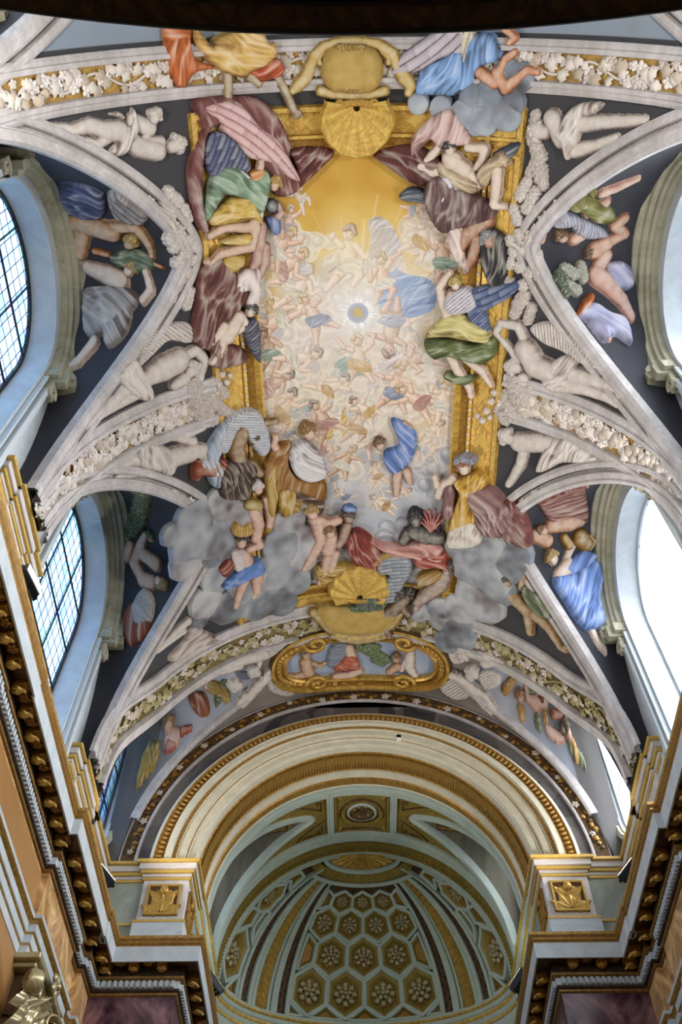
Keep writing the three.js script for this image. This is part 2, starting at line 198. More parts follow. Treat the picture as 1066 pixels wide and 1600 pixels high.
const M = {
  white: std(0xffffff, .75, 0, { map: plasterMap(202, 196, 192, 36, 1) }),
  lilac: std(0xffffff, .8, 0, { map: plasterMap(186, 180, 178, 44, 3) }),
  stucco: std(0xd9d0c8, .78),
  olive: std(0xffffff, .8, 0, { map: plasterMap(166, 162, 138, 40, 5), bumpMap: plasterBump, bumpScale: .004 }),
  pale: std(0xffffff, .7, 0, { map: plasterMap(188, 196, 200, 20, 7) }),
  paleGreen: std(0xffffff, .7, 0, { map: plasterMap(184, 198, 190, 18, 8) }),
  cream: std(0xffffff, .65, 0, { map: plasterMap(214, 208, 186, 22, 9) }),
  slate: std(0xffffff, .85, 0, { map: plasterMap(70, 72, 78, 40, 11) }),
  gold: std(0xffffff, .38, .45, { map: goldMap(198, 158, 76, 2) }),
  oldGold: std(0xffffff, .42, .4, { map: goldMap(158, 116, 46, 4) }),
  yellow: std(0xffffff, .5, .2, { map: goldMap(206, 170, 84, 6) }),
  brown: std(0xffffff, .55, .2, { map: goldMap(92, 66, 36, 8) }),
  darkBrown: std(0xffffff, .6, .1, { map: goldMap(56, 40, 26, 3) }),
  oliveGold: std(0xffffff, .5, .25, { map: goldMap(150, 128, 58, 5) }),
  greyGreen: std(0xffffff, .75, 0, { map: plasterMap(150, 156, 144, 26, 16) }),
  duskGold: std(0xffffff, .45, .4, { map: goldMap(140, 104, 50, 3) }), duskYellow: std(0xffffff, .45, .35, { map: goldMap(172, 134, 66, 5) }), greyStone: std(0xffffff, .8, 0, { map: plasterMap(112, 108, 94, 34, 14) }),
  black: std(0x0b0a0a, .8), lead: std(0x23262c, .6, .3), iron: std(0x2a2b2e, .5, .5),
  siena: std(0xffffff, .3, 0, { map: dataTexture(512, (u, v) => { const n = tileNoise(u, v, 1.2, 5, 1), w = 1 - abs(tileNoise(u, v, 1.1, 4, 4)) * 6, k = w > .7 ? (w - .7) * 150 : 0; return [194 + n * 110 - k, 154 + n * 120 - k * 1.1, 104 + n * 110 - k]; }, 0.5) }),
  purple: std(0xffffff, .25, 0, { map: dataTexture(512, (u, v) => { const n = tileNoise(u, v, 1.1, 5, 2), w = tileNoise(u, v, 3, 3, 6); return [92 + n * 130 + w * 24, 64 + n * 105 + w * 16, 70 + n * 95 + w * 14]; }, 0.5) }),
};
// ---------- the vaulted nave: half-round barrel of radius R springing at YS, cut by pointed lunettes ----------
const R = 5.2, YS = 13.6, XW = 5.5, ZEND = -16.1;
const bays = [{ zc: 1.3, L: 2.5, xa: 3.2, p: 1.3 }, { zc: -4.45, L: 2.5, xa: 3.2, p: 1.35 }, { zc: -10.3, L: 2.6, xa: 3.25, p: 1.3 }, { zc: -14.98, L: 1.0, xa: 2.5, p: 2.4 }];
const barrel = (s, z, h = 0) => V3((R - h) * sin(s / R), YS + (R - h) * cos(s / R), z);
const barrelN = (s) => V3(-sin(s / R), -cos(s / R), 0);
const groinX = (b, z) => { const t = abs(z - b.zc) / b.L; return t >= 1 ? R : b.xa + (R - b.xa) * Math.pow(t, b.p); };
const thetaMax = (z) => { let m = PI / 2; for (const b of bays) m = Math.min(m, Math.asin(Math.min(1, groinX(b, z) / R))); return m; };
const wallArch = (b, z) => { const t = Math.min(1, abs(z - b.zc) / b.L); return YS + (b === bays[3] ? 4.6 : 4.75) * Math.pow(1 - Math.pow(t, 2.2), .55); };
function capY(b, x, z) { const xg = groinX(b, z), yg = YS + Math.sqrt(Math.max(0, R * R - xg * xg)), q = clamp((x - xg) / (XW - xg), 0, 1); return lerp(yg, wallArch(b, z), Math.pow(q, .8)); }
// point on a lunette's cap, side = -1 left, 1 right, h = distance below it
function cap(b, side, x, z, h = 0) {
  const y = capY(b, x, z); if (!h) return V3(side * x, y, z);
  const e = .02, n = V3((capY(b, x + e, z) - capY(b, x - e, z)) / (2 * e), -1, (capY(b, x, z + e) - capY(b, x, z - e)) / (2 * e)).normalize();
  return V3(side * (x + n.x * h), y + n.y * h, z + n.z * h);
}
const SC = 2048 / 16.4, ZC = 2048 / 17.0;       // painted plaster: metres to texture pixels
const vaultUV = (s, z) => [(s + 8.2) / 16.4, (z + 16.4) / 17.0];
const vaultTex = canvasTexture(2048, 2048, (c) => { c.setTransform(SC, 0, 0, -ZC, 8.2 * SC, 2048 - 16.4 * ZC); paintVault(c); });
M.fresco = std(0xffffff, .82, 0, { map: vaultTex });
const vault = structure('ceiling', 'painted barrel vault over the nave');
mesh('vault_plaster', gridSurface((u, v) => { const z = lerp(ZEND, 5.2, v), m = thetaMax(z) * R; return barrel(lerp(-m, m, u), z); }, 96, 560, (u, v, p) => vaultUV(R * Math.atan2(p.x, p.y - YS), p.z)), M.fresco, vault);
// caps of the lunettes, one painting each
const capTex = [1, 2].map((k) => canvasTexture(1536, 1024, (c) => { c.fillStyle = '#2b2c31'; c.fillRect(0, 0, 1536, 1024); for (const sd of [-1, 1]) { c.save(); c.beginPath(); c.rect(sd < 0 ? 0 : 768, 0, 768, 1024); c.clip(); const z0 = bays[k].zc; c.setTransform(256 * 1, 0, 0, -190, (sd < 0 ? 0 : 768) - 2.6 * 256, 512 + z0 * 190); paintCap(c, k, sd); c.restore(); } }));
const capTex3 = canvasTexture(1024, 512, (c) => { for (const sd of [-1, 1]) { c.save(); c.beginPath(); c.rect(sd < 0 ? 0 : 512, 0, 512, 512); c.clip(); c.setTransform(170, 0, 0, -250, (sd < 0 ? 0 : 512) - 2.5 * 170, 256 + bays[3].zc * 250); paintCap(c, 3, sd); c.restore(); } });
const capMats = { 1: std(0xffffff, .82, 0, { map: capTex[0] }), 2: std(0xffffff, .82, 0, { map: capTex[1] }), 3: std(0xffffff, .82, 0, { map: capTex3 }) };
bays.forEach((b, k) => {
  for (const sd of [-1, 1]) {
    const g = gridSurface((u, v) => { const z = lerp(b.zc - b.L, b.zc + b.L, v), xg = groinX(b, z); return cap(b, sd, lerp(xg, XW + .02, u), z); }, 24, 96, (u, v, p) => {
      const x = abs(p.x), o = sd < 0 ? 0 : .5;
      if (k === 3) return [o + clamp((x - 2.5) * 170 / 1024, 0, .5), clamp(.5 + (p.z - b.zc) * 250 / 512, 0, 1)];
      return [o + clamp((x - 2.6) * 256 / 1536, 0, .5), clamp(.5 + (p.z - b.zc) * 190 / 1024, 0, 1)];
    });
    mesh('lunette_plaster', g, capMats[k || 1], vault);
  }
});
// ---------- side walls with arched window openings ----------
const WIN = { r: 1.58, ys: 16.1, sill: 12.35 };
function archPath(shape, zc, r, ys, sill) { shape.moveTo(zc - r, sill); shape.lineTo(zc - r, ys); shape.absarc(zc, ys, r, PI, 0, true); shape.lineTo(zc + r, sill); shape.lineTo(zc - r, sill); return shape; }
const wallRanges = [[-1.3, 5.4], [-7.45, -1.3], [-13.5, -7.45], [-16.9, -13.5]];
function windowOf(k) { return k === 3 ? { zc: -15.17, r: .78, ys: 16.9, sill: 13.8, oval: true } : { zc: bays[k].zc, ...WIN }; }
function ovalPath(shape, w) { shape.moveTo(w.zc + w.r, w.ys); shape.absarc(w.zc, w.ys, w.r, 0, PI, false); shape.lineTo(w.zc - w.r, w.sill + w.r); shape.absarc(w.zc, w.sill + w.r, w.r, PI, 2 * PI, false); shape.lineTo(w.zc + w.r, w.ys); return shape; }
for (const sd of [-1, 1]) {
  const w = structure(sd < 0 ? 'wall_left' : 'wall_right', sd < 0 ? 'pale plaster upper wall on the left' : 'pale plaster upper wall on the right');
  wallRanges.forEach(([z0, z1], k) => {
    const sh = new THREE.Shape([[z0, 10.9], [z1, 10.9], [z1, 19.4], [z0, 19.4]].map((p) => new THREE.Vector2(...p)));
    const q = windowOf(k); sh.holes.push(q.oval ? ovalPath(new THREE.Path(), q) : archPath(new THREE.Path(), q.zc, q.r, q.ys, q.sill));
    const g = new THREE.ExtrudeGeometry(sh, { depth: .5, bevelEnabled: false, curveSegments: 40 }); g.rotateY(PI / 2); g.scale(1, 1, -1);   // x = depth, z = shape x
    const p = g.attributes.position; const idx = g.index; g.translate(XW, 0, 0); if (sd < 0) g.scale(-1, 1, 1); g.computeVertexNormals();
    mesh('upper_wall', g, M.pale, w);
  });
  mesh('lower_wall', box(sd * 5.36, sd * 6.25, 0, 10.95, -16.9, 5.4), M.siena, w);
}
{ const f = structure('floor', 'stone floor of the nave'); mesh('paving', box(-6.3, 6.3, -.2, 0, -25, 6), std(0x8d8172, .5), f); }
{ const r = structure('roof', 'roof over the vaults'); mesh('roof_slab', box(-6.4, 6.4, 19.4, 19.7, -16.9, 6), M.darkBrown, r); mesh('roof_slab', box(-6.4, 6.4, 18.2, 18.4, -25, -16.1), M.darkBrown, r); }
{ // back wall behind the camera, with an unseen window opening added for fill light
  const w = structure('wall_back', 'entrance wall behind the camera');
  const sh = new THREE.Shape([[-6.3, 0], [6.3, 0], [6.3, 19.5], [-6.3, 19.5]].map((p) => new THREE.Vector2(...p)));
  const h = new THREE.Path(); h.moveTo(-1.5, 9.5); h.lineTo(1.5, 9.5); h.lineTo(1.5, 13.5); h.absarc(0, 13.5, 1.5, 0, PI, false); h.lineTo(-1.5, 9.5); sh.holes.push(h);
  mesh('entrance_wall', new THREE.ExtrudeGeometry(sh, { depth: .6, bevelEnabled: false }).translate(0, 0, 5.2), M.cream, w);
}
{ // end wall with the great arch
  const w = structure('wall_end', 'painted wall above the great arch');
  const sh = new THREE.Shape([[-6.2, 11.9], [-6.2, 19.4], [6.2, 19.4], [6.2, 11.9], [4.4, 11.9], [4.4, YS]].map((p) => new THREE.Vector2(...p)));
  for (let i = 1; i <= 64; i++) { const q = PI * i / 64; sh.lineTo(4.4 * cos(q), YS + 4.4 * .953 * sin(q)); } sh.lineTo(-4.4, 11.9); sh.lineTo(-6.2, 11.9);
  const t = canvasTexture(1024, 640, (c, W, H) => {
    c.fillStyle = '#6e6762'; c.fillRect(0, 0, W, H);
    for (let i = 0; i < 420; i++) { const x = rnd() * W, y = rnd() * H, r = rr(14, 60), k = rnd(); c.fillStyle = k < .45 ? `rgba(66,62,64,${rr(.15, .5)})` : k < .8 ? `rgba(120,112,108,${rr(.08, .3)})` : `rgba(96,74,54,${rr(.1, .3)})`; c.beginPath(); c.ellipse(x, y, r * rr(.6, 1.6), r * .6, rr(0, 3), 0, 7); c.fill(); }
    for (let i = 0; i < 26; i++) { const x = rnd() * W, y = rr(.1, .8) * H, r = rr(16, 34); c.fillStyle = `rgba(40,39,42,${rr(.5, .8)})`; c.beginPath(); c.ellipse(x, y, r * 1.5, r, rr(0, 3), 0, 7); c.fill(); c.fillStyle = `rgba(158,150,148,${rr(.3, .6)})`; c.beginPath(); c.ellipse(x + 20, y - 16, r, r * .6, rr(0, 3), 0, 7); c.fill(); }
  });
  t.wrapS = t.wrapT = THREE.ClampToEdgeWrapping; t.repeat.set(1 / 12.4, 1 / 8.4); t.offset.set(.5, -11 / 8.4);
  mesh('painted_wall', new THREE.ExtrudeGeometry(sh, { depth: .75, bevelEnabled: false, curveSegments: 64 }).translate(0, 0, ZEND - .75), std(0xffffff, .85, 0, { map: t }), w);
  mesh('pier_wall', merged([box(-6.2, -3.62, 0, 11.9, -17.2, -16.44), box(3.62, 6.2, 0, 11.9, -17.2, -16.44)]), M.purple, w);
}
// ---------- windows: panes, leads, surrounds ----------
const paneMats = {};
function paneMat(side, k) { const key = side + '_' + k; return paneMats[key] ??= new THREE.MeshPhysicalMaterial({ color: side < 0 ? new THREE.Color().setHSL(.58 + .05 * sin(k * 2.3), 0.38 + .13 * sin(k * 1.7), .68 + .1 * sin(k * 3.1), THREE.SRGBColorSpace) : new THREE.Color().setHSL(.55, .08, .97 - .01 * (k % 3)), roughness: .25, transmission: 1, thickness: 0, ior: 1.3, side: THREE.DoubleSide }); }
const inWindow = (w, z, y) => { const dz = abs(z - w.zc); if (dz > w.r) return false; if (y > w.ys) return hyp(dz, y - w.ys) < w.r; if (w.oval && y < w.sill + w.r) return hyp(dz, y - w.sill - w.r) < w.r; return y > w.sill; };
function buildWindow(k, sd, n) {
  const w = windowOf(k), X = XW + (k === 3 ? .1 : .45), g = structure('window_' + n, sd < 0 ? 'arched window with small bluish leaded panes' : 'arched window with clear panes, dazzling with daylight');
  const sh = w.oval ? ovalPath(new THREE.Shape(), w) : archPath(new THREE.Shape(), w.zc, w.r, w.ys, w.sill);
  const inner = { ...w, r: w.r - .06, sill: w.sill + .06 };
  sh.holes.push(w.oval ? ovalPath(new THREE.Path(), { ...w, r: w.r - .06 }) : archPath(new THREE.Path(), w.zc, inner.r, w.ys, inner.sill));
  const fr = new THREE.ExtrudeGeometry(sh, { depth: .06, bevelEnabled: false, curveSegments: 40 }); fr.rotateY(PI / 2); fr.scale(1, 1, -1); fr.translate(X, 0, 0); if (sd < 0) fr.scale(-1, 1, 1); fr.computeVertexNormals();
  mesh('window_frame', fr, sd < 0 ? M.lead : M.pale, g);
  const left = sd < 0, cw = left ? .225 : 1.05, chh = left ? .30 : 1.36, top = w.ys + w.r, nz = Math.ceil(2 * w.r / cw), ny = Math.ceil((top - w.sill) / chh);
  const shapes = new Map(); let c = 0;
  for (let j = 0; j < ny; j++) for (let i = 0; i < nz; i++) {
    const z0 = w.zc - w.r + i * cw, z1 = z0 + cw, y0 = w.sill + j * chh, y1 = y0 + chh, gap = left ? .006 : .004;
    const poly = []; const K = 8, edge = (za, ya, zb, yb) => { for (let q = 0; q < K; q++) poly.push([lerp(za, zb, q / K), lerp(ya, yb, q / K)]); };
    edge(z0 + gap, y0 + gap, z1 - gap, y0 + gap); edge(z1 - gap, y0 + gap, z1 - gap, y1 - gap); edge(z1 - gap, y1 - gap, z0 + gap, y1 - gap); edge(z0 + gap, y1 - gap, z0 + gap, y0 + gap);
    const full = [[z0, y0], [z1, y0], [z0, y1], [z1, y1]].every((q) => inWindow(w, q[0], q[1]));
    let geo;
    if (full) geo = shapes.get('full') ?? shapes.set('full', new THREE.PlaneGeometry(cw - 2 * gap, chh - 2 * gap).rotateY(PI / 2)).get('full');
    else {
      const pts = poly.filter((q) => inWindow(w, q[0], q[1])); if (pts.length < 4) continue;
      const cl = poly.map(([z, y]) => { // pull outside points onto the arch
        let dz = z - w.zc; if (y > w.ys) { const l = hyp(dz, y - w.ys); if (l > w.r - .005) return [w.zc + dz * (w.r - .005) / l, w.ys + (y - w.ys) * (w.r - .005) / l]; }
        if (w.oval && y < w.sill + w.r) { const l = hyp(dz, y - w.sill - w.r); if (l > w.r - .005) return [w.zc + dz * (w.r - .005) / l, w.sill + w.r + (y - w.sill - w.r) * (w.r - .005) / l]; }
        return [clamp(z, w.zc - w.r + .005, w.zc + w.r - .005), y]; });
      const cz = (z0 + z1) / 2, cy = (y0 + y1) / 2;
      geo = new THREE.ShapeGeometry(new THREE.Shape(cl.map(([z, y]) => new THREE.Vector2(-(z - cz), y - cy)))).rotateY(PI / 2);
    }
    const m = mesh('pane', geo, paneMat(sd, (i * 7 + j * 5 + (rnd() * 5 | 0)) % 9), g); m.position.set(sd * (X + .03), (y0 + y1) / 2, (z0 + z1) / 2); m.castShadow = false; c++;
  }
  // leads between the panes and the iron bars
  const leads = [], t = left ? .006 : .004;
  for (let i = 1; i < nz; i++) { const z = w.zc - w.r + i * cw, hh = Math.sqrt(Math.max(0, w.r * w.r - (z - w.zc) ** 2)), lo = w.oval ? w.sill + w.r - hh : w.sill; leads.push(box(X + .024, X + .032, lo, w.ys + hh, z - t, z + t)); }
  for (let j = 1; j < ny; j++) { const y = w.sill + j * chh, hh = y > w.ys ? Math.sqrt(Math.max(0, w.r * w.r - (y - w.ys) ** 2)) : w.r; if (hh > .1) leads.push(box(X + .024, X + .032, y - t, y + t, w.zc - hh, w.zc + hh)); }
  if (leads.length) { const l = merged(leads); if (sd < 0) l.scale(-1, 1, 1); stuff(mesh('lead_strips', l, M.lead, g)); }
  if (left) for (let q = 1; q < 3; q++) {
    const z = w.zc - w.r + 2 * w.r * q / 3, hh = Math.sqrt(w.r * w.r - (z - w.zc) ** 2); mesh('iron_bar', box(-(X + .045), -(X + .01), w.sill, w.ys + hh, z - .012, z + .012), M.lead, g);
  }
  if (left) for (let q = 1; q < 5; q++) { const y = w.sill + q * 1.05, hh = y > w.ys ? Math.sqrt(Math.max(.02, w.r * w.r - (y - w.ys) ** 2)) : w.r; mesh('iron_bar', box(-(X + .045), -(X + .01), y - .012, y + .012, w.zc - hh, w.zc + hh), M.lead, g); }
}
let wn = 1; for (const sd of [-1, 1]) for (const k of [1, 2, 3]) buildWindow(k, sd, wn++);
const keyVolute = (() => { // rolled scroll of plaster
  const pts = []; for (let i = 0; i <= 60; i++) { const a = i / 60 * 2.6 * PI, r = .16 * (1 - i / 75); pts.push(V3(r * cos(a), r * sin(a) - .05 + i * .0, 0)); }
  return new THREE.TubeGeometry(new THREE.CatmullRomCurve3(pts), 70, .035, 6);
})();
function windowSurround(k, sd) {
  const w = windowOf(k), near = k === 0;
  const t = structure('trim_' + (surroundCount++), 'olive plaster moulding arching over the window'), n = V3(-sd, 0, 0), pts = [];
  const ra = WIN.r + .06, rise = 1.62, imp = 16.35, N = 40, sgn = sd;
  for (let i = 0; i <= N; i++) { const a = PI * i / N; pts.push({ p: V3(sd * XW, imp + rise * sin(a), w.zc + sgn * ra * cos(a)), n }); }
  // across > 0 is outward from the opening
  const prof = [[.0, -.05, 'olive'], [.0, .12], [.06, .14, 'olive'], [.07, .20], [.14, .22, 'olive'], [.15, .30], [.22, .33, 'olive'], [.24, .42], [.31, .46, 'olive'], [.34, .48], [.36, .36, 'olive'], [.42, .30], [.45, .0]].map((q, i, A) => [q[0], q[1], 'olive']);
  const m = moulding(pts, prof); const geos = [m.olive];
  mesh('arch_moulding', m.olive, M.olive, t);
  for (const e of [-1, 1]) { // stepped ends, scroll consoles and jamb strips
    const z = w.zc + e * ra;
    const q = (a0, a1, b0, b1, y0, y1) => box(sd * (XW - b0), sd * (XW - b1), y0, y1, z + e * a0, z + e * a1, .015);
    mesh('arch_end_block', merged([q(0, .12, 0, .25, imp - .26, imp), q(.1, .26, 0, .38, imp - .34, imp), q(.24, .43, 0, .47, imp - .22, imp)]), M.olive, t);
    const s1 = keyVolute.clone().rotateY(PI / 2).scale(2.2, 1, .9).translate(sd * (XW - .16), imp - .55, z + e * .22);
    mesh('console_scroll', merged([s1, q(.1, .34, 0, .2, imp - .7, imp - .36)]), M.olive, t);
    mesh('jamb_strip', merged([q(0, .05, 0, .1, 11.95, imp - .3), q(.09, .2, 0, .16, 11.95, imp - .6), q(.24, .30, 0, .1, 11.95, imp - .6)]), M.pale, t);
  }
}
let surroundCount = 1;
for (const sd of [-1, 1]) for (const k of [0, 1, 2]) windowSurround(k, sd);
for (const sd of [-1, 1]) { const w = windowOf(3), t = structure('trim_' + (surroundCount++), 'grey plaster moulding round the narrow end window'), n = V3(-sd, 0, 0), pts = [];
  for (let i = 0; i < 48; i++) { const a = 2 * PI * i / 48, up = sin(a) > 0; pts.push({ p: V3(sd * XW, (up ? w.ys : w.sill + w.r) + (w.r + .03) * sin(a), w.zc + sd * (w.r + .03) * cos(a)), n }); }
  const m = moulding(pts, [[0, -.05, 'olive'], [0, .08, 'olive'], [.08, .12, 'olive'], [.12, .06, 'olive'], [.2, .05, 'olive'], [.22, 0, 'olive']], true); mesh('oval_moulding', m.olive, M.olive, t); }

// ---------- ribs, lunette mouldings and the gilded frame, all on the barrel ----------
const onBarrel = (s, z, h = 0) => ({ p: barrel(s, z, h), n: barrelN(s) });
const petalFlower = (() => { // five cupped petals round a boss, about 1 unit across
  const parts = []; for (let i = 0; i < 5; i++) { const g = new THREE.SphereGeometry(.3, 6, 4); g.scale(1, .75, .45); g.translate(.3, 0, .12); g.rotateZ(i * 2 * PI / 5); parts.push(g); }
  const b = new THREE.SphereGeometry(.17, 6, 4); b.translate(0, 0, .22); parts.push(b); return merged(parts);
})();
const leafShape = (() => { const g = gridSurface((u, v) => { const w = sin(PI * Math.pow(v, .8)) * .33 * (1 + .3 * sin(v * 21)), a = (u - .5) * 2; return V3(a * w, v - .5, .22 * sin(PI * v) - .25 * a * a * w + .02); }, 4, 12); return g; })();
const acanthus = (() => { const g = gridSurface((u, v) => { const lobes = .72 + .28 * abs(sin(v * 9.5)), w = (.2 + .25 * sin(PI * Math.min(1, v * .9 + .1))) * lobes * (1 - .75 * v * v), a = (u - .5) * 2; return V3(a * w, v, .14 * sin(v * PI * .9) + .07 * cos(a * 9) * (1 - v) - .14 * a * a + (v > .75 ? (v - .75) * .9 : 0)); }, 12, 16); return g; })();
function place(name, geo, m, parent, s, z, h, rot, size, thick = 1, tilt = 0) {
  const o = mesh(name, geo, m, parent), n = barrelN(s), t = V3(cos(s / R), -sin(s / R), 0), zz = V3(0, 0, 1);
  // x = along s, y = along z, z = inward
  const B = new THREE.Matrix4().makeBasis(t, zz, n); o.position.copy(barrel(s, z, h)); o.quaternion.setFromRotationMatrix(B).multiply(new THREE.Quaternion().setFromEuler(new THREE.Euler(tilt, 0, rot, 'ZYX'))); o.scale.set(size, size, size * thick); return o;
}
function rib(label, zAt, s0, s1, half, floral, mats, density, s2) {
  const t = thing('ceiling_rib', label, 'rib', null), pts = [], N = 60;
  for (let i = 0; i <= N; i++) { const s = lerp(s0, s1, i / N); pts.push(onBarrel(s, zAt(s))); }
  const f = floral, e = half, pr = [[-e, 0, 'edge'], [-e, .08, 'edge'], [-e + .05, .11, 'edge'], [-f - .1, .1, 'edge'], [-f - .09, .14, 'edge'], [-f - .02, .15, 'edge'], [-f, .03, 'ground'], [f, .03, 'edge'], [f + .02, .15, 'edge'], [f + .09, .14, 'edge'], [f + .1, .1, 'edge'], [e - .05, .11, 'edge'], [e, .08, 'edge'], [e, 0]];
  addMoulding(t, moulding(pts, pr), { edge: 'edge_moulding', ground: 'gilt_ground' }, mats);
  const L = abs(s1 - s0), n = Math.round(L * density);
  for (let i = 0; i < n; i++) {
    const s = lerp(s0, s1, (i + rnd()) / n), z = zAt(s) + rr(-.8, .8) * f, flower = rnd() < .55;
    if (flower) place('flower', petalFlower, mats.bloom[i % mats.bloom.length], t, s, z, .04, rnd() * 6, rr(.13, .21), .9, rr(-.3, .3));
    else place('leaf', leafShape, mats.leaf[i % mats.leaf.length], t, s, z, .05, rnd() * 6.3, rr(.19, .31), 1.1, rr(-.3, .5));
  }
  // the winding stem
  const st = []; for (let i = 0; i <= 120; i++) { const s = lerp(s0, s1, i / 120); st.push(barrel(s, zAt(s) + f * .55 * sin(s * 5), .06)); }
  mesh('stem', new THREE.TubeGeometry(new THREE.CatmullRomCurve3(st), 160, .022, 5), mats.leaf[0], t); return t;
}
const bloomA = std(0xe6dfda, .75), bloomB = std(0xcfc4bf, .8), leafA = std(0xd8d0c6, .8), leafB = std(0xbcae9d, .8), leafG = std(0xa79d74, .75), leafH = std(0x8f8456, .75);
const ribMats = { edge: M.lilac, ground: std(0xffffff, .55, .15, { map: goldMap(176, 140, 66, 7) }), bloom: [bloomA, bloomB], leaf: [leafA, leafB] };
const farMats = { edge: M.lilac, ground: std(0xffffff, .6, .1, { map: goldMap(122, 106, 62, 7) }), bloom: [leafG, bloomB], leaf: [leafG, leafH, leafB] };
const deg = PI / 180;
rib('pale rib with gilt band of white flowers, rising left between the two big left windows', (s) => -7.47, -R * 89.9 * deg, -R * 33.6 * deg, .5, .26, ribMats, 50);
rib('pale rib with gilt band of white flowers, rising right between the two big right windows', (s) => -7.47, R * 89.9 * deg, R * 33.6 * deg, .5, .26, ribMats, 50);
rib('long pale rib with gilt flower band crossing the whole vault at the top edge', (s) => -1.57, -R * 89.9 * deg, R * 89.9 * deg, .4, .2, ribMats, 18.5);
rib('greenish foliage rib arching across the vault below the lower gold shell', (s) => -13.75 + .5 * smoothstep(abs(s) / R, 1.02, 1.42), -R * 89.9 * deg, R * 89.9 * deg, .58, .29, farMats, 17);
const lunetteNames = { '0-1': 'left lunette at the top edge', '01': 'right lunette at the top edge', '1-1': 'upper left lunette', '11': 'upper right lunette', '2-1': 'lower left lunette', '21': 'lower right lunette', '3-1': 'narrow left lunette beside the great arch', '31': 'narrow right lunette beside the great arch' };
bays.forEach((b, k) => { for (const sd of [-1, 1]) {
  const N = 90, pts = []; for (let i = 0; i <= N; i++) { const z = lerp(k === 3 ? -15.96 : b.zc - b.L, k === 3 ? b.zc + .1 : b.zc + b.L, sd < 0 ? i / N : 1 - i / N), x = groinX(b, z); pts.push(onBarrel(sd * R * Math.asin(Math.min(1, x / R)), z)); }
  const w = k === 3 ? .35 : 1, m = moulding(pts, [[-.03, -.05], [-.03, .1], [.02, .15], [.05, .15], [.055, .12], [.16, .13], [.17, .15], [.19, .14], [.2, .01], [.27, .0], [.28, .11], [.31, .13], [.38, .12], [.385, .09], [.43, .08], [.45, .0]].map((q) => [q[0] * w, q[1], 'edge']));
  const t = thing('lunette_moulding', 'double white moulding edging the ' + lunetteNames['' + k + sd], 'moulding', null); mesh('moulding', m.edge, M.lilac, t);
  if (k === 1 || k === 2) {
    for (let i = 0; i < 46; i++) { const a = rr(-.62, .62), z = b.zc + a * b.L, x = groinX(b, z), s = sd * R * Math.asin(x / R); place(i % 3 ? 'leaf' : 'flower', i % 3 ? leafShape : petalFlower, i % 2 ? leafA : bloomA, t, s - sd * .21, z, .06, rnd() * 6, rr(.13, .2), .8); }
  }
} });
// ornamented band on the end wall, following the vault
{ const t = thing('wall_band', 'brown ornamented band on the wall following the vault above the great arch', 'band'), pts = []; for (let i = 0; i <= 90; i++) { const a = lerp(-89 * deg, 89 * deg, i / 90); pts.push({ p: V3(4.98 * sin(a), YS + 4.98 * cos(a), ZEND), n: V3(0, 0, 1) }); }
  addMoulding(t, moulding(pts, [[-.19, 0, 'edge'], [-.19, .07, 'edge'], [-.15, .07, 'ground'], [.13, .03, 'edge'], [.14, .07, 'edge'], [.19, .07, 'edge'], [.19, 0, 'edge']]), { edge: 'edge_moulding', ground: 'brown_ground' }, { edge: M.lilac, ground: M.brown });
  for (let i = 0; i < 130; i++) { const a = lerp(-87 * deg, 87 * deg, (i + .5) / 130), r = 4.98 + rr(-.08, .08), o = mesh('leaf', i % 7 ? leafShape : petalFlower, i % 7 ? (i % 3 ? M.oldGold : M.brown) : leafB, t); o.position.set(r * sin(a), YS + r * cos(a), ZEND + .06); o.rotation.z = rnd() * 6; o.scale.setScalar(rr(.12, .2)); } }
// gilded frame round the sky
const FR = { si: 2.0, so: 3.03, z0: -2.2, z1: -13.4, tz: .82 };
{ const t = thing('gilded_frame', 'long gilded frame with carved leaf band around the painted sky', 'frame');
  const prof = [[0, -.01, 'gold'], [0, .08, 'yellow'], [.05, .1, 'gold'], [.1, .08, 'gold'], [.16, .06, 'oldGold'], [.3, .025, 'oldGold'], [.33, .06, 'yellow'], [.4, .06, 'oldGold'], [.42, .02, 'gold'], [.64, .03, 'gold'], [.86, .02, 'oldGold'], [.88, .06, 'yellow'], [.98, .08, 'gold'], [1.03, .0]];
  const nm = { gold: 'gilt_moulding', yellow: 'bright_fillet', oldGold: 'carved_cove' };
  const run = (a, b, flip) => { const pts = []; for (let i = 0; i <= 60; i++) pts.push(onBarrel(lerp(b[0], a[0], i / 60), lerp(b[1], a[1], i / 60))); return pts; };
  for (const [a, b, w] of [[[-FR.si, FR.z1], [-FR.si, FR.z0], 1], [[FR.si, FR.z0], [FR.si, FR.z1], 1], [[-FR.so + .03, FR.z0 - FR.tz], [FR.so - .03, FR.z0 - FR.tz], .8], [[FR.so - .03, FR.z1 + FR.tz], [-FR.so + .03, FR.z1 + FR.tz], .8]]) {
    const m = moulding(run(a, b), prof.map(([x, h, k]) => [x * w, h + (w < 1 ? -.003 : x * x / (2 * R)), k])); addMoulding(t, m, nm, M);
  }
  for (const sd of [-1, 1]) for (let i = 0; i < 44; i++) place('carved_leaf', acanthus, i % 2 ? M.gold : M.yellow, t, sd * (FR.si + .64), lerp(FR.z1 + .1, FR.z0 - .35, i / 43), .03, 0, .42, .25);
  for (const e of [0, 1]) for (let i = 0; i < 18; i++) place('carved_leaf', acanthus, i % 2 ? M.gold : M.yellow, t, lerp(-2.5, 2.8, i / 17), e ? FR.z1 + .3 : FR.z0 - .28, .03, PI / 2, .36, .25);
  const bead = new THREE.SphereGeometry(1, 8, 6), bm = std(0xded6cc, .6);
  for (const sd of [-1, 1]) for (let i = 0; i < 60; i++) place('bead', bead, bm, t, sd * (FR.si + .37), lerp(FR.z1, FR.z0, (i + .5) / 60), .07, 0, .032);
}
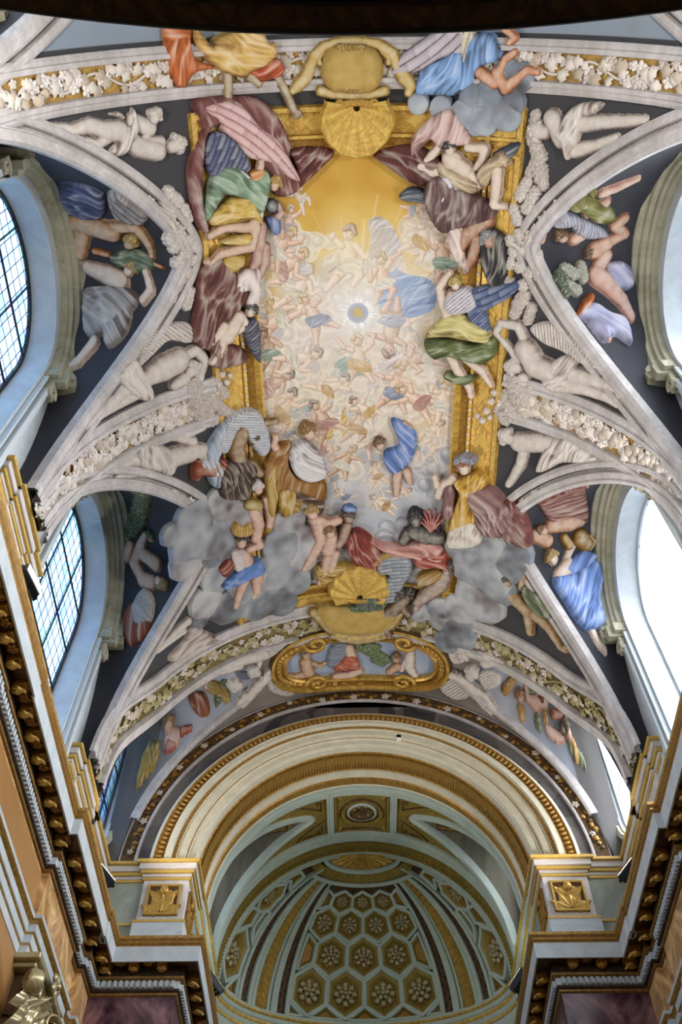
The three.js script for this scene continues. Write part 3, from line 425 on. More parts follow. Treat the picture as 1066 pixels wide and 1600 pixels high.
// ---------- the great arch ----------
const rise = (r) => 1 - .05 * clamp((r - 3.56) / .9, 0, 1.05);
const arcBand = (R0, z0, R1, z1, n = 96, a0 = -PI / 2, a1 = PI / 2) => gridSurface((u, v) => { const a = lerp(a0, a1, u), r = lerp(R0, R1, v); return V3(r * sin(a), YS + r * cos(a) * rise(r), lerp(z0, z1, v)); }, n, 1, (u, v) => [u * (a1 - a0) * R0, v * hyp(R1 - R0, z1 - z0)]);
function arcProfile(parent, prof, names) { const by = []; for (let i = 0; i + 1 < prof.length; i++) { const [r0, z0, k] = prof[i], [r1, z1] = prof[i + 1]; if (!i || prof[i - 1][2] !== k) by.push([k, []]); by[by.length - 1][1].push(arcBand(r0, z0, r1, z1)); } for (const [k, g] of by) if (k) mesh(names[k], merged(g), M[k], parent); }
{
  const t = thing('great_arch', 'great stepped cream arch with gilt egg band opening into the chancel', 'arch');
  arcProfile(t, [[4.5, -16.1, 'cream'], [4.5, -15.97, 'cream'], [4.43, -15.95, 'duskYellow'], [4.41, -16.0, 'oldGold'], [4.24, -16.05, 'duskYellow'], [4.21, -15.99, 'cream'], [4.19, -16.0, 'cream'], [4.08, -16.0, 'cream'], [4.08, -16.12, 'oldGold'], [4.0, -16.13, 'cream'], [4.0, -16.22, 'cream'], [3.985, -16.2, 'cream'], [3.84, -16.2, 'cream'], [3.835, -16.3, 'oldGold'], [3.81, -16.3, 'cream'], [3.8, -16.36, 'cream'], [3.64, -16.36, 'cream'], [3.6, -16.44, 'cream'], [3.6, -16.6, 'oldGold'], [3.57, -16.62, 'oldGold'], [3.52, -17.1, 'duskYellow'], [3.49, -17.12, 'cream'], [3.5, -17.2, 'cream'], [3.47, -17.36, 'oldGold'], [3.44, -17.4, 'duskYellow'], [3.46, -17.6, 'cream'], [3.44, -17.62, 'paleGreen'], [3.46, -17.82, 'paleGreen'], [3.5, -17.84]], { cream: 'cream_fascia', duskYellow: 'gilt_fillet', oldGold: 'gilt_band', paleGreen: 'inner_fascia' });
  const egg = new THREE.SphereGeometry(1, 7, 5), eggs = [], beads = [], leaves = [];
  for (let i = 0; i < 112; i++) { const a = lerp(-PI / 2, PI / 2, (i + .5) / 112), g = egg.clone().scale(.036, .065, .04); g.rotateZ(-a); eggs.push(g.translate(4.32 * sin(a), YS + 4.32 * rise(4.32) * cos(a), -15.99)); }
  for (let i = 0; i < 190; i++) { const a = lerp(-PI / 2, PI / 2, (i + .5) / 190); beads.push(egg.clone().scale(.024, .03, .03).rotateZ(-a).translate(4.04 * sin(a), YS + 4.04 * rise(4.04) * cos(a), -16.12)); }
  for (let i = 0; i < 150; i++) { const a = lerp(-PI / 2, PI / 2, (i + .5) / 150), g = acanthus.clone().scale(.16, .4, .2).rotateX(-PI / 2).translate(0, -3.53, -16.66).rotateZ(PI - a).translate(0, YS, 0); leaves.push(g); }
  stuff(mesh('egg_moulding', merged(eggs), M.duskYellow, t)); stuff(mesh('bead_moulding', merged(beads), M.duskYellow, t)); stuff(mesh('leaf_moulding', merged(leaves), M.duskYellow, t));
  mesh('white_tag', box(.86, .97, 17.25, 17.36, -16.3, -16.2), std(0xf2f2f0, .6), t);
}
// ---------- attic pilasters with gilt caps ----------
function capStack(x0, x1, z0, z1, yTop = YS) { // stepped cap around a pilaster block given by its face box
  const L = [[-.40, -.34, .03, 'yellow'], [-.34, -.27, .045, 'white'], [-.27, -.2, .09, 'yellow'], [-.2, -.07, .13, 'white'], [-.07, 0, .19, 'yellow']], out = {};
  for (const [a, b, o, k] of L) (out[k] ??= []).push(box(x0 - o, x1 + o, yTop + a, yTop + b, z0 - o, z1 + o, .012));
  return out;
}
const addCap = (t, c) => { for (const g of c.yellow) mesh('gilt_cap_moulding', g, M.yellow, t); for (const g of c.white) mesh('white_cap_moulding', g, M.white, t); };
const leafPanel = (w, h) => { // framed acanthus panel, built flat facing +z
  const rel = [], fr = [];
  for (const [x0, x1, y0, y1] of [[-w, w, h - .05, h], [-w, w, -h, -h + .05], [-w, -w + .05, -h, h], [w - .05, w, -h, h]]) fr.push(box(x0, x1, y0, y1, 0, .05, .012));
  const put = (x, y, r, s) => rel.push(acanthus.clone().scale(s, s, s * .6).rotateZ(r).translate(x, y, .015));
  put(0, -h * .75, 0, h * 1.05); for (const e of [-1, 1]) { put(e * .03, -h * .7, -e * .6, h * .95); put(e * .04, -h * .75, -e * 1.25, w * 1.1); put(e * .02, h * .05, -e * 1.0, w * .95); put(e * w * .45, h * .62, e * 2.4, w * .5); put(e * w * .5, -h * .2, e * 2.5, w * .4); }
  const f = new THREE.SphereGeometry(.1, 8, 6).scale(1, 1, .6).translate(0, h * .62, .03); rel.push(f);
  return { back: box(-w, w, -h, h, -.01, .012), frame: merged(fr), relief: merged(rel) };
};
const LP = leafPanel(.34, .34);
function endPier(sd) {
  const t = thing('attic_pier', (sd < 0 ? 'left' : 'right') + ' white pier with gilt acanthus panel carrying the foot of the great arch', 'pier');
  const x0 = sd < 0 ? -4.52 : 3.6, x1 = sd < 0 ? -3.6 : 4.52, zf = -16.0;
  mesh('shaft', box(x0, x1, 12.28, 13.25, -17.1, zf, .01), M.white, t);
  mesh('foot', box(x0 - .05, x1 + .05, 11.9, 12.26, -17.15, zf + .05, .01), M.pale, t);
  mesh('gilt_fillet', box(x0 - .06, x1 + .06, 12.24, 12.29, -17.15, zf + .06), M.yellow, t);
  addCap(t, capStack(x0, x1, -17.1, zf));
  const p = new THREE.Group(); p.name = 'panel'; t.add(p); p.position.set((x0 + x1) / 2, 12.74, zf + .01);
  mesh('panel_ground', LP.back, M.brown, p); mesh('panel_frame', LP.frame, M.gold, p); mesh('acanthus', LP.relief, M.gold, p);
  const q = new THREE.Group(); q.name = 'side_panel'; t.add(q); q.position.set(sd * 3.595, 12.72, -16.5); q.rotation.y = -sd * PI / 2; mesh('panel_ground', LP.back, M.brown, q); mesh('panel_frame', LP.frame, M.oldGold, q); mesh('acanthus', LP.relief, M.oldGold, q);
  // the set-back strip between pier and side wall
  const s = thing('attic_wall_strip', (sd < 0 ? 'left' : 'right') + ' grey-green set-back wall strip beside the gilt panel pier', 'wall strip');
  const a = sd < 0 ? -5.45 : 4.5, b = sd < 0 ? -4.5 : 5.45; mesh('strip', box(a, b, 11.9, 13.25, -16.4, ZEND + .02), M.greyGreen, s);
  addCap(s, capStack(a + .1, b - .1, -16.3, ZEND + .02)); mesh('gilt_fillet', box(a, b, 12.24, 12.29, -16.3, ZEND + .05), M.yellow, s);
}
for (const sd of [-1, 1]) endPier(sd);
const atticNames = ['beside the near end of the vault', 'between the two big windows', 'by the narrow end window', 'in the corner beside the great arch'];
function sidePilaster(sd, i, zc, half, back, onlyBack) {
  const t = thing('attic_pilaster', (sd < 0 ? 'left' : 'right') + ' wall pilaster with stepped gilt cap ' + atticNames[i], 'pilaster');
  const bx = (x0, x1, y0, y1, z0, z1, r) => box(Math.min(sd * x0, sd * x1), Math.max(sd * x0, sd * x1), y0, y1, z0, z1, r);
    const add = (xf, z0, z1) => { addCap(t, sd < 0 ? capStack(-XW - .1, -xf, z0, z1) : capStack(xf, XW + .1, z0, z1)); };
  mesh('backing', bx(5.46, XW + .1, 11.9, 13.25, zc - back, zc + back, .01), M.pale, t); add(5.46, zc - back + .12, zc + back - .12);
  if (!onlyBack) { mesh('shaft', bx(5.4, XW + .1, 11.9, 13.25, zc - half + .14, zc + half - .14, .01), M.white, t); add(5.4, zc - half + .19, zc + half - .19); }
}
for (const sd of [-1, 1]) { sidePilaster(sd, 0, -1.5, .62, 1.0); sidePilaster(sd, 1, -7.46, .62, 1.05); sidePilaster(sd, 2, -13.5, .62, 1.0); sidePilaster(sd, 3, -15.2, .3, .85, true); }
// ---------- entablature running round nave, piers, chancel and apse ----------
const halfPlan = [[-5.38, 4], [-5.38, -6.0], [-5.36, -6.0], [-5.36, -8.85], [-5.38, -8.85], [-5.38, -12.78], [-5.25, -12.78], [-5.25, -15.0], [-5.33, -15.0], [-5.33, -15.62], [-5.22, -15.62], [-5.22, -16.42], [-3.6, -16.42], [-3.6, -20.3]];
const apsePlan = []; for (let i = 1; i < 24; i++) { const a = PI * i / 24; apsePlan.push([-3.6 * cos(a), -20.3 - 2.15 * sin(a)]); }
const fullPlan = [...halfPlan, ...apsePlan, ...halfPlan.slice().reverse().map(([x, z]) => [-x, z])];
{
  const t = structure('trim_' + surroundCount++, 'great cornice with gilt cyma, white corona, modillions and dentils');
  const m = planSweep(fullPlan, [[.0, 11.02, 'duskGold'], [.04, 11.04, 'duskGold'], [.04, 11.08, 'darkBrown'], [.08, 11.1, 'darkBrown'], [.08, 11.14, 'pale'], [.07, 11.14, 'pale'], [.07, 11.28, 'duskGold'], [.14, 11.3, 'duskGold'], [.15, 11.34, 'darkBrown'], [.13, 11.36, 'darkBrown'], [.13, 11.54, 'brown'], [.4, 11.55, 'brown'], [.4, 11.46, 'pale'], [.43, 11.46, 'pale'], [.43, 11.76, 'oldGold'], [.44, 11.78, 'duskGold'], [.46, 11.81, 'oldGold'], [.455, 11.85, 'duskGold'], [.48, 11.9, 'duskYellow'], [.49, 11.95, 'pale'], [.0, 11.97]], -1);
  addMoulding(t, m, { duskGold: 'gilt_fillet', darkBrown: 'dark_bed_moulding', pale: 'white_corona', brown: 'coffered_soffit', oldGold: 'gilt_cyma', duskYellow: 'gilt_edge' }, M);
  const arch = planSweep(fullPlan, [[0, 9.6, 'pale'], [.03, 9.6, 'pale'], [.03, 9.74, 'gold'], [.05, 9.76, 'pale'], [.06, 9.77, 'pale'], [.06, 9.9, 'gold'], [.09, 9.92, 'pale'], [.1, 9.93, 'pale'], [.1, 10.05, 'gold'], [.15, 10.07, 'oldGold'], [.17, 10.1, 'pale'], [.18, 10.15, 'pale'], [0, 10.16]], -1);
  const a = structure('trim_' + surroundCount++, 'white architrave with thin gilt fillets below the marble frieze'); addMoulding(a, arch, { pale: 'white_fascia', gold: 'gilt_fillet', oldGold: 'gilt_cyma' }, M);
  for (const [name, sl, mat, lab] of [['left', fullPlan.slice(0, 12), 'siena', 'orange veined marble frieze on the left wall'], ['right', fullPlan.slice(-12), 'siena', 'orange veined marble frieze on the right wall']]) { const f = structure('wall_frieze_' + name, lab); addMoulding(f, planSweep(sl, [[.003, 10.15, mat], [.003, 11.03]], -1), { siena: 'marble_slab' }, M); }
  const mid = fullPlan.slice(11, -11), pf = structure('wall_frieze_chancel', 'dark purple marble frieze on the piers and chancel'); addMoulding(pf, planSweep(mid, [[.003, 10.15, 'purple'], [.003, 11.03]], -1), { purple: 'marble_slab' }, M);
  mesh('pier_below', merged([box(-5.22, -3.6, 0, 9.32, -20.3, -16.42), box(3.6, 5.22, 0, 9.32, -20.3, -16.42)]), M.purple, pf);
  // modillions, rosette coffers and dentils along every straight run
  const shape = new THREE.Shape(); shape.moveTo(0, 0); shape.bezierCurveTo(.02, -.16, .1, -.15, .12, -.09); shape.bezierCurveTo(.14, -.03, .2, -.1, .25, -.045); shape.lineTo(.25, 0); shape.lineTo(0, 0);
  const br = new THREE.ExtrudeGeometry(shape, { depth: .15, bevelEnabled: true, bevelSize: .01, bevelThickness: .01, bevelSegments: 1, curveSegments: 6 }).translate(0, 0, -.075).rotateY(-PI / 2);   // sticks out along +z, width along x
  const lf = acanthus.clone().scale(.22, .26, .3).rotateX(PI / 2).translate(0, -.13, -.01), vol = new THREE.CylinderGeometry(.055, .055, .2, 10).rotateZ(PI / 2).translate(0, -.07, .09), vol2 = new THREE.CylinderGeometry(.032, .032, .19, 8).rotateZ(PI / 2).translate(0, -.035, .225);
  const bracket = merged([br, vol, vol2]), leafG = lf, rose = merged([petalFlower.clone().scale(.17, .17, .17).rotateX(PI / 2), new THREE.TorusGeometry(.1, .015, 5, 12).rotateX(PI / 2)]);
  const dents = []; let cnt = 0;
  for (let i = 0; i + 1 < fullPlan.length; i++) {
    const a0 = fullPlan[i], b0 = fullPlan[i + 1], L = hyp(b0[0] - a0[0], b0[1] - a0[1]); if (L < .3) continue;
    const dx = (b0[0] - a0[0]) / L, dz = (b0[1] - a0[1]) / L, nx = -dz, nz = dx, ang = Math.atan2(nx, nz);
    const nd = Math.round(L / .105); if (a0[1] < 0) for (let k = 0; k < nd; k++) { const d = (k + .5) * L / nd; dents.push(new THREE.BoxGeometry(.06, .12, .06).rotateY(ang).translate(a0[0] + dx * d + nx * .1, 11.21, a0[1] + dz * d + nz * .1)); }
    if (L < .5 || a0[1] > 0 && b0[1] > 0) continue;
    const n = Math.max(1, Math.round(L / .5)); for (let k = 0; k < n; k++) {
      const d = (k + .5) * L / n, z = a0[1] + dz * d; if (z > -1) continue;
      const g = new THREE.Group(); g.name = 'modillion'; g.position.set(a0[0] + dx * d + nx * .135, 11.545, a0[1] + dz * d + nz * .135); g.rotation.y = ang; t.add(g);
      mesh('bracket', bracket, M.oldGold, g); mesh('leaf', leafG, M.gold, g);
      if (k < n - 1) { const e = d + L / n / 2; const r = mesh('rosette', rose, M.oldGold, t); r.position.set(a0[0] + dx * e + nx * .27, 11.53, a0[1] + dz * e + nz * .27); r.rotation.y = ang; r.scale.y = 1; }
      cnt++;
    }
  }
  stuff(mesh('dentils', merged(dents), M.pale, t));
}
// ---------- corinthian pilasters under the architrave ----------
function capital(sd, z, label) {
  const t = thing('corinthian_pilaster', label, 'pilaster'), X = 5.22, bx = (x0, x1, y0, y1, z0, z1, r) => box(Math.min(sd * x0, sd * x1), Math.max(sd * x0, sd * x1), y0, y1, z0, z1, r);
  mesh('shaft', bx(X, 5.4, 0, 8.2, z - .55, z + .55, .02), M.pale, t);
  mesh('abacus', bx(X - .26, 5.4, 9.5, 9.6, z - .82, z + .82, .02), M.gilt, t); mesh('abacus_lip', bx(X - .2, 5.4, 9.42, 9.5, z - .72, z + .72, .02), M.gilt, t);
  mesh('bell', bx(X - .03, 5.4, 8.25, 9.44, z - .54, z + .54, .03), M.brown, t);
  mesh('astragal', bx(X - .06, 5.4, 8.18, 8.27, z - .6, z + .6, .03), M.gilt, t);
  const leaf = (y, zz, s, o, rz = 0, ry = 0) => { const m = mesh('acanthus_leaf', acanthus, M.gilt, t); m.position.set(sd * (X - .03 - o), y, zz); m.rotation.set(0, -sd * PI / 2 + ry, 0); m.rotateZ(rz); m.scale.set(s * .95, s, s * 1.7); };
  for (let i = 0; i < 4; i++) leaf(8.25, z + (i - 1.5) * .3, .5, .02);
  for (let i = 0; i < 3; i++) leaf(8.5, z + (i - 1) * .34, .62, .06);
  for (const e of [-1, 1]) { leaf(8.5, z + e * .55, .62, .02, 0, -sd * e * .7); leaf(8.75, z + e * .28, .6, .06, sd * e * .35); leaf(8.8, z + e * .6, .55, .06, sd * e * .3, -sd * e * .6); }
  for (const e of [-1, 1]) { const m = mesh('volute', keyVolute, M.gilt, t); m.position.set(sd * (X - .2), 9.28, z + e * .62); m.rotation.y = PI / 2 + e * .6; m.scale.set(1.25, 1.25, 3.6); const c = mesh('inner_volute', keyVolute, M.gilt, t); c.position.set(sd * (X - .16), 9.3, z + e * .16); c.rotation.y = PI / 2; c.scale.set(.8, .8, 2.4); }
  const f = mesh('fleuron', petalFlower, M.gilt, t); f.position.set(sd * (X - .3), 9.52, z); f.rotation.y = -sd * PI / 2; f.scale.setScalar(.36);
}
M.gilt = std(0xffffff, .3, .4, { map: goldMap(178, 166, 128, 9) });
capital(-1, -13.5, 'left pilaster with richly carved corinthian capital in the bottom left corner'); capital(1, -13.5, 'right pilaster with corinthian capital, mostly below the frame');
capital(-1, -7.46, 'left pilaster with corinthian capital nearer the entrance, below the frame edge'); capital(1, -7.46, 'right pilaster with corinthian capital nearer the entrance, below the frame edge');
// ---------- chancel vault ----------
const RC = 3.5, ZC0 = -17.82, ZC1 = -19.5, CB = { zc: -18.62, L: .8, xa: 1.3, p: 1.15 };
const cgx = (z) => { const t = abs(z - CB.zc) / CB.L; return t >= 1 ? RC : CB.xa + (RC - CB.xa) * Math.pow(t, CB.p); };
const onChancel = (s, z, h = 0) => ({ p: V3((RC - h) * sin(s / RC), YS + (RC - h) * cos(s / RC), z), n: V3(-sin(s / RC), -cos(s / RC), 0) });
{
  const v = structure('ceiling_chancel', 'chancel vault of gilt panels and grey lunettes');
  mesh('vault_plaster', gridSurface((u, w) => { const z = lerp(ZC1 - .3, ZC0 + .1, w), m = Math.asin(Math.min(1, cgx(z) / RC)) * RC; return onChancel(lerp(-m, m, u), z).p; }, 60, 80, (u, w, p) => [p.x, p.z]), M.oliveGold, v);
  const XC = 3.9, capz = (x, z) => { const xg = cgx(z), yg = YS + Math.sqrt(Math.max(0, RC * RC - xg * xg)), t = Math.min(1, abs(z - CB.zc) / CB.L), yw = YS + 3.35 * Math.pow(1 - Math.pow(t, 2.4), .5); return lerp(yg, yw, clamp((x - xg) / (XC - xg), 0, 1)); };
  for (const sd of [-1, 1]) {
    mesh('lunette_plaster', gridSurface((u, w) => { const z = lerp(CB.zc - CB.L, CB.zc + CB.L, w), xg = cgx(z), x = lerp(xg, XC, u); return V3(sd * x, capz(x, z), z); }, 20, 50, (u, w, p) => [p.x, p.z]), M.greyStone, v);
    mesh('panel_field', gridSurface((u, w) => { const x = lerp(1.95, 3.25, u), hz = lerp(.16, .33, u), z = CB.zc + lerp(-hz, hz, w); return V3(sd * x, capz(x, z) - .012, z); }, 10, 8, (u, w, p) => [p.x, p.z]), M.paleGreen, v);
    // inner framed panel on the cap
    const fr = []; const c = [[1.9, CB.zc + .18], [1.9, CB.zc - .18], [3.3, CB.zc - .36], [3.3, CB.zc + .36]]; const P = []; for (let i = 0; i < 4; i++) for (let k = 0; k < 8; k++) { const a = c[i], b = c[(i + 1) % 4], x = lerp(a[0], b[0], k / 8), z = lerp(a[1], b[1], k / 8); P.push({ p: V3(sd * x, capz(x, z), z), n: V3(0, -1, 0) }); }
    const m = moulding(P, [[-.09, 0, 'brown'], [-.09, .03, 'oliveGold'], [-.03, .04, 'brown'], [.03, .04, 'oliveGold'], [.07, .03, 'oliveGold'], [.07, 0, 'oliveGold']], true); addMoulding(v, m, { brown: 'panel_border', oliveGold: 'panel_fillet' }, M);
    const ro = mesh('rosette', petalFlower, M.oliveGold, v); ro.position.set(sd * 2.25, capz(2.25, CB.zc) - .02, CB.zc); ro.rotation.x = PI / 2; ro.scale.setScalar(.28);
    const pts = []; for (let i = 0; i <= 60; i++) { const z = lerp(CB.zc - CB.L, CB.zc + CB.L, sd < 0 ? i / 60 : 1 - i / 60); pts.push(onChancel(sd * RC * Math.asin(Math.min(1, cgx(z) / RC)), z)); }
    mesh('lunette_edge', moulding(pts, [[-.03, -.1, 'e'], [-.03, .07, 'e'], [.02, .09, 'e'], [.09, .09, 'e'], [.11, .0, 'e']]).e, M.paleGreen, v);
    // window wall of the chancel with an opening
    const sh = new THREE.Shape([[-20.4, 12.0], [-16.8, 12.0], [-16.8, 18.3], [-20.4, 18.3]].map((p) => new THREE.Vector2(...p))); const h = new THREE.Path(); archPath(h, CB.zc, .5, 15.9, 14.0); sh.holes.push(h);
    const g = new THREE.ExtrudeGeometry(sh, { depth: .5, bevelEnabled: false }); g.rotateY(PI / 2); g.scale(1, 1, -1); g.translate(XC, 0, 0); if (sd < 0) g.scale(-1, 1, 1); g.computeVertexNormals();
    mesh('window_wall', g, M.greyStone, v);
    if (sd > 0) { const pn2 = mesh('pane', new THREE.PlaneGeometry(1.0, 2.4).rotateY(PI / 2), paneMat(1, 0), v); pn2.position.set(sd * (XC + .3), 15.2, CB.zc); }
    mesh('attic_wall', box(sd * 3.62, sd * 4.4, 11.9, 13.2, -20.4, -17.1), M.paleGreen, v);
    for (const zz of [-17.95, -18.9]) { const q = new THREE.Group(); q.name = 'attic_panel'; v.add(q); q.position.set(sd * 3.615, 12.7, zz); q.rotation.y = -sd * PI / 2; mesh('panel_ground', LP.back, M.brown, q); mesh('panel_frame', LP.frame, M.oliveGold, q); mesh('acanthus', LP.relief, M.oliveGold, q); }
  }
  // pale ribs that divide the panels, and rim bands
  const strip = (pts, w, h, mat, name) => mesh(name, moulding(pts, [[-w, 0, 'e'], [-w, h, 'e'], [w, h, 'e'], [w, 0, 'e']]).e, mat, v);
  for (const s of [-.82, .82]) { const q = []; for (let i = 0; i <= 10; i++) q.push(onChancel(s, lerp(ZC0, ZC1, i / 10))); strip(q, .085, .07, M.paleGreen, 'panel_rib'); strip(q, .02, .1, M.paleGreen, 'panel_rib'); }
  for (const [z, w] of [[ZC0 - .03, .1], [ZC1 + .05, .09]]) { const q = []; for (let i = 0; i <= 60; i++) q.push(onChancel(lerp(-RC * 1.5, RC * 1.5, i / 60), z)); strip(q, w, .08, M.paleGreen, 'rim_band'); }
  const ringOf = (pts, prof, mats, name) => { const m = moulding(pts, prof, true); for (const [k, g] of m.runs) mesh(name, g, M[k], v); };
  const zr = (ZC0 + ZC1) / 2; const circ = (s0, r) => { const q = []; for (let i = 0; i < 40; i++) { const a = 2 * PI * i / 40; q.push(onChancel(s0 + r * cos(a), zr + r * .86 * sin(a))); } return q; };
  const quad = (c) => { const q = []; for (let i = 0; i < c.length; i++) for (let k = 0; k < 8; k++) { const a = c[i], b = c[(i + 1) % c.length]; q.push(onChancel(lerp(a[0], b[0], k / 8), lerp(a[1], b[1], k / 8))); } return q; };
  ringOf(quad([[-.68, ZC0 - .18], [.68, ZC0 - .18], [.68, ZC1 + .18], [-.68, ZC1 + .18]]), [[-.05, 0, 'oldGold'], [-.03, .05, 'oliveGold'], [.03, .05, 'brown'], [.06, 0, 'brown']], M, 'panel_frame');
  ringOf(circ(0, .5), [[-.06, 0, 'brown'], [-.05, .06, 'oliveGold'], [.04, .07, 'brown'], [.07, .0, 'brown']], M, 'rosette_ring'); ringOf(circ(0, .33), [[-.04, 0, 'brown'], [0, .06, 'paleGreen'], [.06, .03, 'brown'], [.08, .0, 'brown']], M, 'rosette_ring');
  const put = (name, geo, mat, s, z, rot, size) => { const f = onChancel(s, z, .02), o = mesh(name, geo, mat, v); o.position.copy(f.p); const t = V3(cos(s / RC), -sin(s / RC), 0); o.quaternion.setFromRotationMatrix(new THREE.Matrix4().makeBasis(t, V3(0, 0, -1), f.n)).multiply(new THREE.Quaternion().setFromAxisAngle(V3(0, 0, 1), rot)); o.scale.setScalar(size); };
  put('rosette', petalFlower, M.brown, 0, zr, 0, .42);
  for (let i = 0; i < 16; i++) { const a = 2 * PI * i / 16; put('petal', acanthus, i % 2 ? M.paleGreen : M.brown, .2 * cos(a), zr + .17 * sin(a), -a - PI / 2 + PI, .22); put('petal', acanthus, M.oldGold, .4 * cos(a), zr + .34 * sin(a), -a - PI / 2 + PI, .16); }
  for (const sx of [-1, 1]) for (const sz of [-1, 1]) put('corner_leaf', acanthus, M.gold, sx * .62, zr + sz * .58, Math.atan2(sx, sz) + PI * 0 + (sz > 0 ? 0 : 0), .26);
  for (const sd of [-1, 1]) for (const sz of [-1, 1]) { // spandrel triangles beside the lunettes
    const z0 = sz > 0 ? ZC0 - .2 : ZC1 + .22, T = [[sd * 1.02, z0], [sd * 1.02, zr + sz * .2], [sd * 1.75, z0]];
    ringOf(quad(T), [[-.03, 0, 'brown'], [-.02, .05, 'oliveGold'], [.02, .05, 'brown'], [.04, 0, 'brown']], M, 'triangle_frame'); put('triangle_leaf', acanthus, M.brown, sd * 1.1, z0 - sz * .1, sd > 0 ? -PI / 2 : PI / 2, .36);
  }
  // gilt arch before the apse
  const ap = thing('apse_arch', 'gilt leaf band arch framing the coffered half dome', 'arch');
  arcProfile(ap, [[3.5, -19.5, 'paleGreen'], [3.42, -19.55, 'paleGreen'], [3.42, -19.72, 'oliveGold'], [3.46, -19.75, 'oliveGold'], [3.46, -20.14, 'oliveGold'], [3.42, -20.16, 'paleGreen'], [3.42, -20.24, 'paleGreen'], [3.47, -20.3]], { paleGreen: 'pale_fascia', oliveGold: 'leaf_band' });
  const lv = []; for (let i = 0; i < 110; i++) { const a = lerp(-PI / 2, PI / 2, (i + .5) / 110); lv.push(acanthus.clone().scale(.18, .34, .25).rotateX(-PI / 2).translate(0, -3.44, -19.77).rotateZ(PI - a).translate(0, YS, 0)); } stuff(mesh('leaf_moulding', merged(lv), M.oliveGold, ap));
  mesh('arch_wall', (() => { const sh = new THREE.Shape(); sh.moveTo(-4.6, 11); sh.lineTo(-4.6, 18.3); sh.lineTo(4.6, 18.3); sh.lineTo(4.6, 11); sh.lineTo(3.52, 11); sh.lineTo(3.52, YS); sh.absarc(0, YS, 3.52, 0, PI, false); sh.lineTo(-3.52, 11); sh.lineTo(-4.6, 11); return new THREE.ExtrudeGeometry(sh, { depth: .6, bevelEnabled: false, curveSegments: 48 }).translate(0, 0, -20.32); })(), M.pale, ap);
}
{ // attic cornice of chancel and apse, and the plain apse wall
  const plan = [[-3.62, -17.1], [-3.62, -20.3]]; for (let i = 1; i < 30; i++) { const q = PI * i / 30; plan.push([-3.56 * cos(q), -20.3 - 2.08 * sin(q)]); } plan.push([3.62, -20.3], [3.62, -17.1]);
  const t = structure('trim_' + surroundCount++, 'yellow and pale green attic cornice round chancel and apse');
  addMoulding(t, planSweep(plan, [[0, 13.2, 'yellow'], [.03, 13.2, 'yellow'], [.04, 13.27, 'paleGreen'], [.05, 13.28, 'paleGreen'], [.08, 13.36, 'yellow'], [.11, 13.4, 'yellow'], [.12, 13.44, 'paleGreen'], [.15, 13.46, 'paleGreen'], [.17, 13.54, 'yellow'], [.22, 13.56, 'yellow'], [.22, 13.6, 'paleGreen'], [0, 13.62]], -1), { yellow: 'gilt_band', paleGreen: 'pale_band' }, M);
  const w = structure('wall_apse', 'pale curved wall below the half dome'); addMoulding(w, planSweep(plan, [[0, 0, 'paleGreen'], [0, 13.62]], -1), { paleGreen: 'curved_wall' }, M); mesh('outer_wall', box(-4.6, 4.6, 0, 18.3, -23.2, -22.9), M.paleGreen, w); for (const e of [-1, 1]) mesh('outer_wall', box(e * 4.5, e * 4.7, 0, 18.3, -23.2, -20.2), M.paleGreen, w);
}
